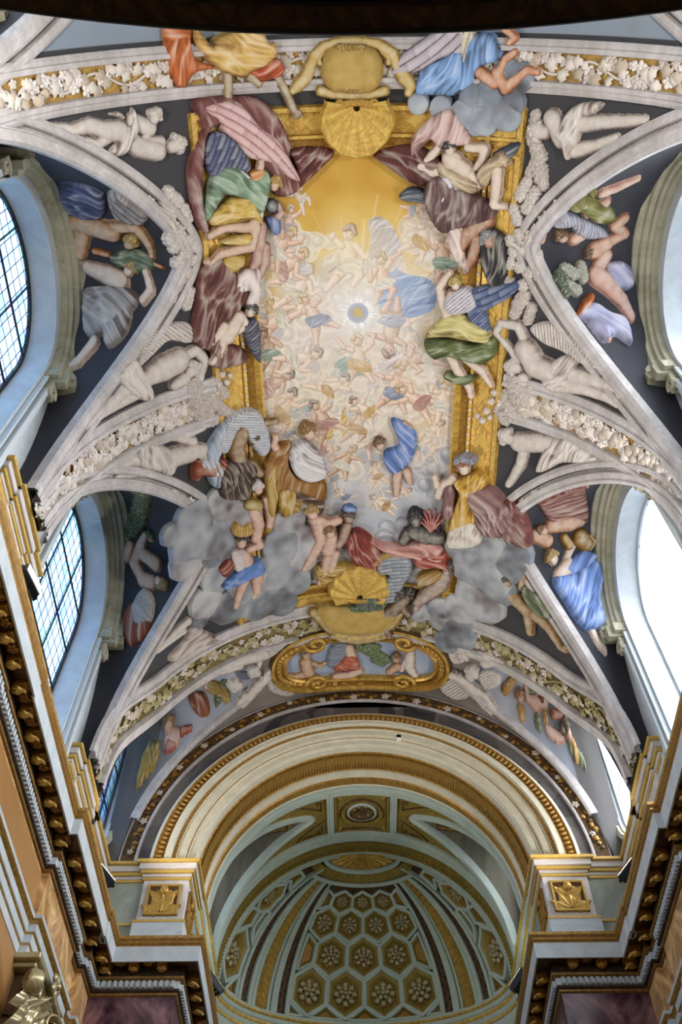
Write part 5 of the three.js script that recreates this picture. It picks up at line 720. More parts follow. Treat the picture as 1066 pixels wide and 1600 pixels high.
const FIGURES = [
["stucco_putto","white stucco putto lying with crossed arms between the top rib and upper left lunette","sculpture","white stucco figures of the vault","b",[["body","#bcb2aa","s",0.022,[["k",0.0,-5.97,-2.0,0.065,-5.77,-2.09,0.075,-5.28,-2.19,0.097,-4.89,-2.18,0.129,-4.6,-2.3,0.151],["k",0.0,-4.6,-2.3,0.162,-4.35,-2.33,0.173,-4.03,-2.62,0.165,-3.67,-2.72,0.166],["k",0.0,-3.59,-2.59,0.099,-3.93,-2.55,0.088,-3.73,-2.36,0.076],["k",0.0,-5.06,-2.38,0.065,-4.82,-2.47,0.087,-4.61,-2.39,0.109],["k",0.01,-3.73,-2.36,0.036,-3.7,-2.33,0.035],["k",0.02,-3.73,-2.32,0.013,-3.71,-2.27,0.012],["k",0.02,-3.71,-2.33,0.013,-3.68,-2.28,0.012],["k",0.02,-3.7,-2.34,0.013,-3.65,-2.3,0.012],["k",0.02,-3.68,-2.35,0.013,-3.64,-2.33,0.012],["k",0.02,-3.76,-2.34,0.014,-3.75,-2.3,0.012]]],["drapery","#c8c0b9","f",0.042,[["p",0.0,0.12,-1.96,0.04,11,-4.51,-2.06,-4.24,-2.18,-4.3,-2.41,-4.61,-2.6,-4.4,-2.7,-4.1,-2.53,-4.0,-2.23,-4.06,-2.01,-4.18,-2.27,-4.29,-2.06]]],["head","#bcb2aa","s",0.073,[["k",0.0,-3.4,-2.67,0.119,-3.3,-2.65,0.135],["k",0.02,-3.34,-2.66,0.021,-3.4,-2.67,0.028]]],["hair","#c8c0b9","c",0.082,[["k",0.0,-3.25,-2.64,0.119,-3.25,-2.64,0.119],["k",0.0,-3.34,-2.54,0.069,-3.22,-2.63,0.099],["k",0.0,-3.27,-2.76,0.06,-3.22,-2.63,0.091]]],["features","#5e4436","s",0.084,[["k",0.0,-3.36,-2.61,0.016,-3.36,-2.61,0.016],["k",0.0,-3.33,-2.71,0.017,-3.33,-2.71,0.017],["k",0.0,-3.45,-2.65,0.012,-3.44,-2.7,0.012]]]]],
["stucco_putto","white stucco putto behind, raising an arm to its curls below the top rib","sculpture","white stucco figures of the vault","b",[["body","#c8c0b9","s",0.015,[["k",0.0,-4.08,-2.22,0.14,-3.78,-2.35,0.141],["k",0.0,-3.82,-2.31,0.076,-3.58,-2.18,0.064]]],["head","#bcb2aa","s",0.065,[["k",0.0,-3.7,-2.22,0.093,-3.65,-2.17,0.106],["k",0.02,-3.67,-2.19,0.017,-3.7,-2.22,0.022]]],["hair","#c8c0b9","c",0.075,[["k",0.0,-3.63,-2.14,0.093,-3.63,-2.14,0.093],["k",0.0,-3.74,-2.12,0.054,-3.61,-2.12,0.077],["k",0.0,-3.57,-2.22,0.046,-3.61,-2.12,0.071]]],["features","#5e4436","s",0.077,[["k",0.0,-3.71,-2.17,0.013,-3.71,-2.17,0.013],["k",0.0,-3.64,-2.21,0.013,-3.64,-2.21,0.013],["k",0.0,-3.75,-2.23,0.012,-3.7,-2.26,0.012]]]]],
["stucco_figure","white stucco figure with bare legs between top rib and upper right lunette","sculpture","white stucco figures of the vault","b",[["body","#bcb2aa","s",0.022,[["k",0.0,3.51,-2.34,0.171,3.72,-2.62,0.173],["k",0.0,3.98,-2.39,0.139,4.39,-2.31,0.117,4.93,-2.24,0.095,5.2,-2.19,0.074],["k",0.0,3.98,-2.79,0.131,4.33,-2.68,0.097,4.73,-2.51,0.075],["k",0.01,5.15,-2.2,0.04,5.21,-2.19,0.038],["k",0.02,5.19,-2.17,0.014,5.25,-2.14,0.012],["k",0.02,5.19,-2.19,0.014,5.27,-2.17,0.012],["k",0.02,5.2,-2.2,0.014,5.27,-2.2,0.012],["k",0.02,5.2,-2.22,0.014,5.26,-2.23,0.012],["k",0.02,5.15,-2.17,0.015,5.2,-2.14,0.012]]],["drapery","#c8c0b9","f",0.052,[["p",0.0,0.12,-1.75,0.05,10,3.61,-2.55,3.89,-2.11,4.4,-2.03,4.25,-2.21,4.03,-2.29,4.05,-2.58,3.88,-2.95,3.73,-2.71]]],["head","#bcb2aa","s",0.073,[["k",0.0,3.38,-2.55,0.124,3.28,-2.54,0.142],["k",0.02,3.31,-2.55,0.022,3.38,-2.55,0.029]]],["hair","#c8c0b9","c",0.082,[["k",0.0,3.22,-2.54,0.124,3.22,-2.54,0.124],["k",0.0,3.26,-2.66,0.073,3.18,-2.54,0.104],["k",0.0,3.29,-2.43,0.062,3.18,-2.54,0.095]]],["features","#5e4436","s",0.084,[["k",0.0,3.31,-2.6,0.017,3.31,-2.6,0.017],["k",0.0,3.32,-2.49,0.017,3.32,-2.49,0.017],["k",0.0,3.42,-2.58,0.012,3.43,-2.53,0.012]]],["foliage","#bcb2aa","c",0.022,[["k",0.0,3.19,-2.31,0.096,3.16,-2.66,0.109,3.34,-2.95,0.132,3.19,-3.23,0.101],["k",0.0,3.37,-3.19,0.156,3.45,-3.41,0.102]]]]],
["stucco_angel","white stucco winged angel with arm over head above the left flower rib","sculpture","white stucco figures of the vault","b",[["wing","#c8c0b9","w",0.022,[["p",0.0,0.08,-2.94,0.03,13,-4.72,-6.17,-4.45,-5.82,-4.03,-5.67,-3.55,-5.73,-3.37,-5.89,-3.45,-6.16,-3.91,-6.0,-4.31,-6.17,-4.62,-6.29]]],["body","#bcb2aa","s",0.052,[["k",0.0,-4.53,-6.54,0.175,-4.15,-6.47,0.267,-3.78,-6.42,0.252],["k",0.0,-3.74,-6.4,0.119,-3.35,-6.31,0.119,-3.2,-6.57,0.107,-3.35,-6.9,0.095,-3.71,-7.0,0.082],["k",0.0,-3.69,-6.81,0.149,-3.91,-6.87,0.122],["k",0.0,-4.99,-6.57,0.149,-5.59,-6.71,0.124,-6.18,-6.82,0.085,-6.28,-6.78,0.071],["k",0.0,-4.71,-6.73,0.15,-5.2,-6.78,0.11,-5.79,-6.81,0.084]]],["drapery","#c8c0b9","f",0.073,[["p",0.0,0.12,-1.18,0.05,10,-5.2,-6.24,-4.75,-6.07,-4.56,-6.47,-4.43,-6.86,-4.56,-6.98,-4.88,-6.8,-5.1,-6.55]]],["head","#bcb2aa","s",0.073,[["k",0.0,-3.56,-6.7,0.126,-3.47,-6.67,0.143],["k",0.02,-3.5,-6.68,0.023,-3.56,-6.7,0.03]]],["hair","#c8c0b9","c",0.082,[["k",0.0,-3.42,-6.66,0.125,-3.42,-6.66,0.125],["k",0.0,-3.52,-6.55,0.073,-3.39,-6.65,0.104],["k",0.0,-3.42,-6.8,0.063,-3.39,-6.65,0.096]]],["features","#5e4436","s",0.084,[["k",0.0,-3.53,-6.63,0.017,-3.53,-6.63,0.017],["k",0.0,-3.48,-6.74,0.017,-3.48,-6.74,0.017],["k",0.0,-3.61,-6.68,0.012,-3.59,-6.74,0.012]]]]],
["stucco_garland","bundle of white stucco fruit and a child at the top of the left flower rib","sculpture",0,"b",[["fruit","#bcb2aa","c",0.022,[["k",0.0,-3.5,-7.0,0.204,-3.47,-7.34,0.249,-3.4,-7.64,0.21,-3.16,-7.85,0.155],["k",0.0,-3.24,-7.2,0.165,-3.06,-7.53,0.167],["k",0.0,-2.93,-7.7,0.126,-2.73,-7.83,0.098],["k",0.0,-3.01,-7.06,0.109,-2.83,-7.38,0.11]]],["body","#c8c0b9","s",0.022,[["k",0.0,-3.63,-7.16,0.123,-3.56,-7.52,0.167,-3.33,-7.8,0.127],["k",0.0,-4.43,-7.8,0.085,-4.12,-7.78,0.099,-3.76,-7.96,0.128,-3.39,-7.93,0.113]]]]],
["stucco_figure","white stucco reclining figure under the left flower rib and above the lower left lunette","sculpture","white stucco figures of the vault","b",[["body","#bcb2aa","s",0.022,[["k",0.0,-6.04,-7.81,0.074,-5.72,-7.85,0.102,-5.11,-8.0,0.145,-4.72,-8.13,0.174],["k",0.0,-4.2,-8.35,0.233,-3.67,-8.41,0.218,-3.41,-8.5,0.174],["k",0.0,-3.64,-8.2,0.115,-3.99,-7.96,0.1,-4.43,-7.82,0.071],["k",0.0,-5.57,-8.15,0.074,-4.84,-8.36,0.132]]],["drapery","#c8c0b9","f",0.052,[["p",0.0,0.12,-1.45,0.06,9,-5.02,-7.8,-4.74,-7.78,-4.21,-8.13,-4.11,-8.53,-4.3,-8.7,-4.61,-8.46,-4.98,-8.2]]],["head","#bcb2aa","s",0.073,[["k",0.0,-3.39,-8.61,0.126,-3.3,-8.63,0.144],["k",0.02,-3.33,-8.62,0.023,-3.39,-8.61,0.03]]],["hair","#c8c0b9","c",0.082,[["k",0.0,-3.24,-8.64,0.126,-3.24,-8.64,0.126],["k",0.0,-3.3,-8.5,0.073,-3.21,-8.64,0.105],["k",0.0,-3.29,-8.76,0.063,-3.21,-8.64,0.096]]],["features","#5e4436","s",0.084,[["k",0.0,-3.34,-8.56,0.017,-3.34,-8.56,0.017],["k",0.0,-3.33,-8.68,0.018,-3.33,-8.68,0.018],["k",0.0,-3.44,-8.58,0.012,-3.43,-8.64,0.012]]]]],
["stucco_angel","large white stucco winged angel beside the right flower rib","sculpture","white stucco figures of the vault","b",[["wing","#c8c0b9","w",0.022,[["p",0.0,0.08,-0.304,0.03,13,3.48,-5.96,3.86,-5.75,4.35,-5.85,4.82,-6.14,5.07,-6.3,4.71,-6.36,4.2,-6.24,3.77,-6.18]]],["body","#bcb2aa","s",0.052,[["k",0.0,3.46,-6.39,0.248,3.69,-6.65,0.251,4.04,-6.69,0.238],["k",0.0,3.4,-6.21,0.116,3.24,-5.96,0.102,2.89,-5.98,0.09,2.79,-6.18,0.078],["k",0.0,2.81,-6.2,0.065,3.13,-6.46,0.079,3.3,-6.62,0.105],["k",0.0,4.18,-6.65,0.185,4.74,-6.57,0.159,5.33,-6.52,0.12,5.56,-6.49,0.107],["k",0.0,4.14,-6.92,0.161,4.7,-6.78,0.147,5.3,-6.75,0.107,5.59,-6.76,0.108],["k",0.01,5.55,-6.58,0.051,5.6,-6.61,0.048],["k",0.02,5.62,-6.56,0.018,5.7,-6.57,0.016],["k",0.02,5.6,-6.59,0.018,5.68,-6.61,0.016],["k",0.02,5.58,-6.61,0.018,5.64,-6.65,0.016],["k",0.02,5.56,-6.64,0.018,5.6,-6.68,0.016],["k",0.02,5.58,-6.54,0.019,5.65,-6.54,0.016]]],["drapery","#c8c0b9","f",0.077,[["p",0.0,0.12,-2.28,0.05,10,3.86,-6.87,4.08,-6.44,4.45,-6.23,4.58,-6.46,4.42,-6.83,4.09,-7.03]]],["head","#bcb2aa","s",0.073,[["k",0.0,3.31,-6.78,0.124,3.21,-6.79,0.142],["k",0.02,3.25,-6.78,0.022,3.31,-6.78,0.029]]],["hair","#c8c0b9","c",0.082,[["k",0.0,3.16,-6.79,0.124,3.16,-6.79,0.124],["k",0.0,3.2,-6.92,0.073,3.13,-6.79,0.104],["k",0.0,3.23,-6.66,0.062,3.13,-6.79,0.095]]],["features","#5e4436","s",0.084,[["k",0.0,3.25,-6.84,0.017,3.25,-6.84,0.017],["k",0.0,3.26,-6.72,0.017,3.26,-6.72,0.017],["k",0.0,3.35,-6.81,0.012,3.36,-6.75,0.012]]]]],
["stucco_garland","bundle of white stucco fruit and foliage at the top of the right flower rib","sculpture",0,"b",[["fruit","#bcb2aa","c",0.022,[["k",0.0,3.26,-7.16,0.203,3.42,-7.39,0.246,3.61,-7.2,0.19],["k",0.0,3.16,-7.53,0.165,3.25,-7.78,0.195,3.53,-7.77,0.167],["k",0.0,2.97,-7.78,0.111,3.13,-7.96,0.126],["k",0.0,3.18,-5.56,0.126,3.29,-5.36,0.137,3.13,-5.76,0.114],["k",0.0,3.46,-5.57,0.1,3.41,-5.83,0.102]]],["body","#c8c0b9","s",0.022,[["k",0.0,3.45,-6.98,0.134,3.62,-7.27,0.163,3.77,-7.57,0.138],["k",0.0,3.77,-7.57,0.096,4.18,-7.77,0.07]]]]],
["stucco_figure","white stucco stooping figure with trailing cloth under the right flower rib","sculpture","white stucco figures of the vault","b",[["body","#bcb2aa","s",0.022,[["k",0.0,3.48,-8.36,0.214,3.94,-8.21,0.227,4.31,-8.15,0.199],["k",0.0,3.63,-8.38,0.129,3.57,-8.84,0.117,3.39,-9.28,0.089,3.33,-9.4,0.075],["k",0.01,3.35,-9.32,0.044,3.34,-9.38,0.042],["k",0.02,3.38,-9.37,0.016,3.38,-9.43,0.014],["k",0.02,3.35,-9.36,0.016,3.34,-9.44,0.014],["k",0.02,3.33,-9.36,0.016,3.31,-9.44,0.014],["k",0.02,3.31,-9.36,0.016,3.28,-9.42,0.014],["k",0.02,3.39,-9.32,0.017,3.4,-9.38,0.014],["k",0.0,4.55,-8.26,0.157,5.08,-8.11,0.114,5.47,-8.03,0.072]]],["drapery","#c8c0b9","f",0.052,[["p",0.0,0.12,-1.94,0.06,9,3.99,-8.62,4.16,-8.13,4.5,-7.89,4.89,-7.92,5.3,-8.01,5.02,-8.23,4.5,-8.45,4.16,-8.77,3.97,-8.84]]],["head","#bcb2aa","s",0.073,[["k",0.0,3.3,-8.32,0.133,3.21,-8.29,0.151],["k",0.02,3.24,-8.3,0.024,3.3,-8.32,0.031]]],["hair","#c8c0b9","c",0.082,[["k",0.0,3.16,-8.28,0.133,3.16,-8.28,0.133],["k",0.0,3.15,-8.43,0.078,3.13,-8.27,0.111],["k",0.0,3.26,-8.16,0.066,3.13,-8.27,0.101]]],["features","#5e4436","s",0.084,[["k",0.0,3.22,-8.37,0.019,3.22,-8.37,0.019],["k",0.0,3.27,-8.24,0.018,3.27,-8.24,0.018],["k",0.0,3.33,-8.36,0.013,3.36,-8.3,0.013]]]]],
["stucco_putto","upper white stucco putto with feathered wing left of the oval gilt cartouche","sculpture","white stucco figures of the vault","b",[["wing","#c8c0b9","w",0.022,[["p",0.0,0.06,-2.84,0.03,22,-2.59,-14.23,-2.27,-14.0,-1.79,-14.08,-1.96,-14.31,-2.22,-14.46,-2.47,-14.48]]],["body","#bcb2aa","s",0.052,[["k",0.0,-3.66,-14.13,0.091,-3.27,-14.19,0.128,-2.88,-14.22,0.182,-2.46,-14.29,0.182],["k",0.0,-3.58,-14.29,0.092,-3.11,-14.35,0.128],["k",0.0,-2.5,-14.35,0.091,-2.62,-14.63,0.074]]],["head","#bcb2aa","s",0.073,[["k",0.0,-2.67,-14.79,0.12,-2.73,-14.71,0.136],["k",0.02,-2.71,-14.74,0.022,-2.67,-14.79,0.028]]],["hair","#c8c0b9","c",0.082,[["k",0.0,-2.77,-14.66,0.12,-2.77,-14.66,0.12],["k",0.0,-2.8,-14.8,0.07,-2.79,-14.64,0.1],["k",0.0,-2.67,-14.62,0.06,-2.79,-14.64,0.091]]],["features","#5e4436","s",0.084,[["k",0.0,-2.73,-14.79,0.017,-2.73,-14.79,0.017],["k",0.0,-2.68,-14.7,0.017,-2.68,-14.7,0.017],["k",0.0,-2.65,-14.85,0.012,-2.62,-14.81,0.012]]]]],
["stucco_putto","lower white stucco putto with feathered wing left of the oval gilt cartouche","sculpture","white stucco figures of the vault","b",[["wing","#c8c0b9","w",0.026,[["p",0.0,0.06,-0.99,0.03,22,-2.34,-15.12,-2.04,-15.11,-1.7,-15.78,-1.91,-15.88,-2.24,-15.67,-2.4,-15.39]]],["body","#bcb2aa","s",0.056,[["k",0.0,-3.12,-15.64,0.096,-2.92,-15.44,0.152,-2.7,-15.22,0.188,-2.43,-15.04,0.168],["k",0.0,-3.29,-15.58,0.096,-3.06,-15.37,0.133],["k",0.0,-2.42,-14.96,0.112,-2.25,-14.88,0.093]]],["head","#bcb2aa","s",0.076,[["k",0.0,-3.19,-14.93,0.135,-3.28,-14.86,0.153],["k",0.02,-3.25,-14.89,0.024,-3.19,-14.93,0.032]]],["hair","#c8c0b9","c",0.086,[["k",0.0,-3.33,-14.82,0.135,-3.33,-14.82,0.135],["k",0.0,-3.32,-14.99,0.079,-3.36,-14.8,0.112],["k",0.0,-3.25,-14.73,0.067,-3.36,-14.8,0.103]]],["features","#5e4436","s",0.088,[["k",0.0,-3.26,-14.95,0.019,-3.26,-14.95,0.019],["k",0.0,-3.23,-14.83,0.019,-3.23,-14.83,0.019],["k",0.0,-3.16,-15.0,0.013,-3.14,-14.93,0.013]]]]],
["stucco_putto","lower white stucco putto with feathered wing right of the oval gilt cartouche","sculpture","white stucco figures of the vault","b",[["wing","#c8c0b9","w",0.026,[["p",0.0,0.06,-2.28,0.03,22,2.05,-15.55,2.24,-15.23,2.6,-15.13,2.85,-15.54,2.53,-15.84,2.18,-15.76]]],["body","#bcb2aa","s",0.056,[["k",0.0,2.32,-15.07,0.13,2.6,-15.09,0.167,2.95,-15.28,0.187,3.27,-15.33,0.15,3.56,-15.59,0.095],["k",0.0,3.01,-15.36,0.15,3.26,-15.65,0.114,3.48,-15.78,0.077]]],["head","#bcb2aa","s",0.076,[["k",0.0,2.84,-14.91,0.146,2.88,-14.78,0.166],["k",0.02,2.86,-14.83,0.026,2.84,-14.91,0.034]]],["hair","#c8c0b9","c",0.086,[["k",0.0,2.9,-14.71,0.145,2.9,-14.71,0.145],["k",0.0,2.76,-14.75,0.085,2.92,-14.66,0.121],["k",0.0,3.0,-14.81,0.073,2.92,-14.66,0.111]]],["features","#5e4436","s",0.088,[["k",0.0,2.81,-14.82,0.02,2.81,-14.82,0.02],["k",0.0,2.92,-14.85,0.02,2.92,-14.85,0.02],["k",0.0,2.79,-14.96,0.014,2.85,-14.97,0.014]]]]],
["stucco_putto","upper white stucco putto lying right of the oval gilt cartouche","sculpture","white stucco figures of the vault","b",[["wing","#c8c0b9","w",0.022,[["p",0.0,0.06,-0.295,0.03,18,2.2,-14.35,2.48,-14.19,2.77,-14.28,2.62,-14.58,2.35,-14.69]]],["body","#bcb2aa","s",0.052,[["k",0.0,2.76,-14.2,0.126,3.26,-14.09,0.162,3.6,-14.11,0.126],["k",0.0,3.19,-14.34,0.145,3.51,-14.08,0.126]]],["head","#bcb2aa","s",0.073,[["k",0.0,2.69,-14.37,0.104,2.62,-14.35,0.118],["k",0.02,2.65,-14.36,0.019,2.69,-14.37,0.025]]],["hair","#c8c0b9","c",0.082,[["k",0.0,2.58,-14.34,0.104,2.58,-14.34,0.104],["k",0.0,2.58,-14.48,0.061,2.56,-14.34,0.087],["k",0.0,2.66,-14.23,0.052,2.56,-14.34,0.079]]],["features","#5e4436","s",0.084,[["k",0.0,2.63,-14.42,0.014,2.63,-14.42,0.014],["k",0.0,2.67,-14.31,0.014,2.67,-14.31,0.014],["k",0.0,2.71,-14.41,0.012,2.73,-14.35,0.012]]]]],
["stucco_shell","white stucco shell beside the putti right of the oval gilt cartouche","ornament",0,"b",[["shell","#c8c0b9","w",0.038,[["p",0.0,0.05,0.91,0.02,26,3.08,-14.7,3.34,-14.49,3.59,-14.54,3.58,-14.84,3.29,-15.11,3.1,-14.98]]]]],
["stucco_figure","white stucco leg and drapery of a figure above the left end of the greenish rib","sculpture",0,"b",[["body","#bcb2aa","s",0.022,[["k",0.0,-4.31,-12.38,0.121,-4.63,-12.45,0.122,-5.13,-12.56,0.071],["k",0.0,-5.23,-12.58,0.089,-4.46,-12.56,0.105]]],["drapery","#b3a59c","f",0.022,[["p",0.0,0.12,-2.96,0.05,9,-4.96,-12.95,-4.5,-12.81,-4.19,-12.55,-3.88,-12.91,-3.49,-13.41,-4.28,-13.23,-4.84,-13.17]]]]],
["stucco_cloud","big grey cloud bank spilling over the left side of the frame and lower left lunette","cloud",0,"b",[["puff","#94979d","n",0.083,[["k",0.0,-3.86,-9.96,0.466,-3.86,-9.96,0.466],["k",0.0,-3.38,-10.65,0.477,-3.38,-10.65,0.477],["k",0.0,-4.09,-10.46,0.446,-4.09,-10.46,0.446],["k",0.0,-3.04,-11.22,0.39,-3.04,-11.22,0.39],["k",0.0,-3.48,-11.59,0.397,-3.48,-11.59,0.397],["k",0.0,-2.89,-12.29,0.44,-2.89,-12.29,0.44]]],["puff","#aeaeb0","n",0.083,[["k",0.0,-3.14,-9.81,0.399,-3.14,-9.81,0.399],["k",0.0,-2.68,-10.31,0.437,-2.68,-10.31,0.437],["k",0.0,-4.23,-10.88,0.357,-4.23,-10.88,0.357],["k",0.0,-3.82,-12.12,0.407,-3.82,-12.12,0.407],["k",0.0,-2.38,-11.94,0.399,-2.38,-11.94,0.399]]],["puff","#7b8087","n",0.083,[["k",0.0,-3.28,-12.48,0.445,-3.28,-12.48,0.445],["k",0.0,-2.51,-12.62,0.512,-2.51,-12.62,0.512],["k",0.0,-1.89,-12.92,0.344,-1.89,-12.92,0.344],["k",0.0,-4.45,-10.04,0.252,-4.45,-10.04,0.252],["k",0.0,-3.49,-10.98,0.323,-3.49,-10.98,0.323],["k",0.0,-1.87,-12.55,0.407,-1.87,-12.55,0.407],["k",0.0,-4.0,-12.47,0.242,-4.0,-12.47,0.242]]]]],
["stucco_cloud","pale grey cloud under the woman in white, left of the lower shell","cloud",0,"b",[["puff","#b4b4b8","n",0.083,[["k",0.0,-1.39,-10.37,0.311,-1.39,-10.37,0.311],["k",0.0,-1.62,-10.69,0.379,-1.62,-10.69,0.379],["k",0.0,-1.2,-11.34,0.452,-1.2,-11.34,0.452],["k",0.0,-1.37,-11.75,0.361,-1.37,-11.75,0.361]]],["puff","#989ca2","n",0.083,[["k",0.0,-1.8,-11.3,0.485,-1.8,-11.3,0.485],["k",0.0,-2.06,-11.85,0.43,-2.06,-11.85,0.43],["k",0.0,-1.63,-12.33,0.437,-1.63,-12.33,0.437],["k",0.0,-2.25,-12.25,0.37,-2.25,-12.25,0.37]]]]],
["stucco_cloud","big grey cloud bank over the right side of the frame below the yellow-robed woman","cloud",0,"b",[["puff","#9a9ea3","n",0.083,[["k",0.0,2.42,-11.21,0.416,2.42,-11.21,0.416],["k",0.0,3.02,-11.1,0.447,3.02,-11.1,0.447],["k",0.0,2.68,-11.73,0.458,2.68,-11.73,0.458],["k",0.0,3.16,-11.91,0.561,3.16,-11.91,0.561],["k",0.0,1.98,-13.14,0.345,1.98,-13.14,0.345]]],["puff","#adb0b3","n",0.083,[["k",0.0,2.45,-13.0,0.412,2.45,-13.0,0.412],["k",0.0,3.06,-12.58,0.508,3.06,-12.58,0.508],["k",0.0,1.99,-13.43,0.313,1.99,-13.43,0.313],["k",0.0,1.44,-13.31,0.295,1.44,-13.31,0.295],["k",0.0,2.8,-12.41,0.47,2.8,-12.41,0.47]]],["puff","#81868d","n",0.083,[["k",0.0,3.59,-11.3,0.42,3.59,-11.3,0.42],["k",0.0,3.78,-10.88,0.318,3.78,-10.88,0.318],["k",0.0,2.48,-13.66,0.457,2.48,-13.66,0.457],["k",0.0,2.18,-14.06,0.321,2.18,-14.06,0.321],["k",0.0,3.49,-12.03,0.366,3.49,-12.03,0.366]]]]],
["stucco_cloud","blue grey cloud below the blue-clad angel at the top right of the frame","cloud",0,"b",[["puff","#98a0aa","n",0.112,[["k",0.0,1.1,-2.19,0.183,1.1,-2.19,0.183],["k",0.0,1.5,-2.26,0.194,1.5,-2.26,0.194],["k",0.0,1.9,-2.36,0.237,1.9,-2.36,0.237],["k",0.0,2.3,-2.44,0.238,2.3,-2.44,0.238],["k",0.0,2.69,-2.32,0.257,2.69,-2.32,0.257],["k",0.0,2.14,-2.52,0.174,2.14,-2.52,0.174]]],["puff","#7c8590","n",0.112,[["k",0.0,2.05,-2.07,0.212,2.05,-2.07,0.212],["k",0.0,2.39,-2.1,0.212,2.39,-2.1,0.212],["k",0.0,2.79,-2.14,0.212,2.79,-2.14,0.212],["k",0.0,2.92,-1.74,0.228,2.92,-1.74,0.228],["k",0.0,2.64,-1.66,0.207,2.64,-1.66,0.207],["k",0.0,2.37,-1.86,0.189,2.37,-1.86,0.189]]]]],
["draped_figure","figure in yellow and orange cloth at the top edge, left of the gold cartouche","figure",0,"b",[["orange_cloth","#b8642c","f",0.107,[["p",0.0,0.12,-1.79,0.04,8,-3.32,-1.09,-2.94,-0.979,-2.85,-1.37,-2.44,-1.53,-2.85,-1.58,-3.03,-1.74,-3.13,-1.81,-3.3,-1.65,-3.32,-1.33],["p",0.0,0.12,-0.342,0.03,8,-3.29,-0.855,-2.91,-0.89,-2.91,-1.09,-3.3,-1.13]]],["body","#9c8a6c","s",0.128,[["k",0.0,-2.28,-1.58,0.094,-2.31,-1.99,0.085],["k",0.0,-1.89,-1.7,0.095,-1.74,-1.8,0.085],["k",0.0,-1.39,-1.72,0.084,-1.23,-2.03,0.075,-1.13,-2.26,0.065],["k",0.01,-1.1,-2.28,0.05,-1.09,-2.33,0.048],["k",0.02,-1.05,-2.31,0.018,-1.0,-2.37,0.016],["k",0.02,-1.07,-2.32,0.018,-1.04,-2.39,0.016],["k",0.02,-1.1,-2.33,0.018,-1.09,-2.4,0.016],["k",0.02,-1.13,-2.33,0.018,-1.13,-2.4,0.016],["k",0.02,-1.06,-2.26,0.019,-1.01,-2.31,0.016]]],["yellow_cloth","#d0ab62","f",0.158,[["p",0.0,0.12,-0.35,0.06,8,-2.82,-0.875,-2.54,-1.22,-2.46,-1.09,-1.92,-0.947,-1.68,-0.918,-1.54,-1.19,-1.41,-1.21,-1.41,-1.4,-1.61,-1.55,-1.9,-1.64,-2.0,-1.72,-2.42,-1.59,-2.71,-1.31,-2.85,-1.09]]],["red_cloth","#b9572e","f",0.147,[["p",0.0,0.12,-2.72,0.04,10,-1.93,-1.63,-1.63,-1.53,-1.4,-1.44,-1.27,-1.59,-1.33,-1.71,-1.53,-1.76,-1.7,-1.8,-1.82,-1.7]]]]],
["angel_figure","angel in blue cloth with a long lilac wing at the top edge, right of cartouche","figure",0,"b",[["wing","#b2a9b2","w",0.135,[["p",0.0,0.12,-2.74,0.03,10,0.608,-1.72,0.866,-1.37,1.39,-1.08,1.85,-1.01,1.88,-1.4,1.48,-1.49,1.09,-1.69]]],["body","#b97f5e","s",0.155,[["k",0.0,2.19,-1.69,0.104,2.46,-1.84,0.105,2.62,-1.48,0.072,2.78,-1.37,0.061],["k",0.0,2.49,-1.68,0.104,2.66,-1.91,0.105,3.03,-1.62,0.072,3.21,-1.65,0.052],["k",0.0,2.5,-0.982,0.07,2.76,-1.16,0.06,2.66,-1.24,0.051],["k",0.01,3.14,-1.62,0.035,3.18,-1.63,0.033],["k",0.02,3.18,-1.61,0.012,3.24,-1.61,0.012],["k",0.02,3.17,-1.62,0.012,3.23,-1.64,0.012],["k",0.02,3.17,-1.64,0.012,3.22,-1.67,0.012],["k",0.02,3.16,-1.65,0.012,3.19,-1.68,0.012],["k",0.02,3.15,-1.59,0.013,3.2,-1.59,0.012]]],["blue_cloth","#7fa5d6","f",0.165,[["p",0.0,0.12,-2.11,0.06,8,1.05,-2.01,1.14,-1.68,1.46,-1.51,1.83,-1.37,1.89,-1.87,1.74,-2.05,1.43,-2.05,1.21,-2.06],["p",0.0,0.12,-1.7,0.05,8,1.99,-1.19,2.31,-1.1,2.53,-1.33,2.52,-1.49,2.15,-1.62,2.06,-1.85,1.84,-1.95,1.88,-1.5]]],["pale_wing","#c9bfa8","w",0.185,[["p",0.0,0.05,-1.41,0.02,14,1.77,-1.01,2.04,-1.1,2.07,-1.79,1.96,-1.81,1.84,-1.39]]]]],
["maroon_drapery","maroon cloak billowing around the pink wing at the upper left frame corner","drapery",0,"b",[["cloth","#7a4a47","f",0.098,[["p",0.0,0.12,-1.27,0.07,6,-2.95,-2.04,-2.45,-1.96,-1.77,-2.05,-1.45,-2.32,-1.22,-2.78,-1.23,-3.05,-1.06,-3.5,-1.23,-3.68,-1.55,-3.66,-1.76,-3.2,-2.28,-2.55,-2.72,-2.51,-2.94,-3.49,-2.89,-4.16,-3.11,-3.96,-3.15,-3.06,-2.81,-2.45]]]]],
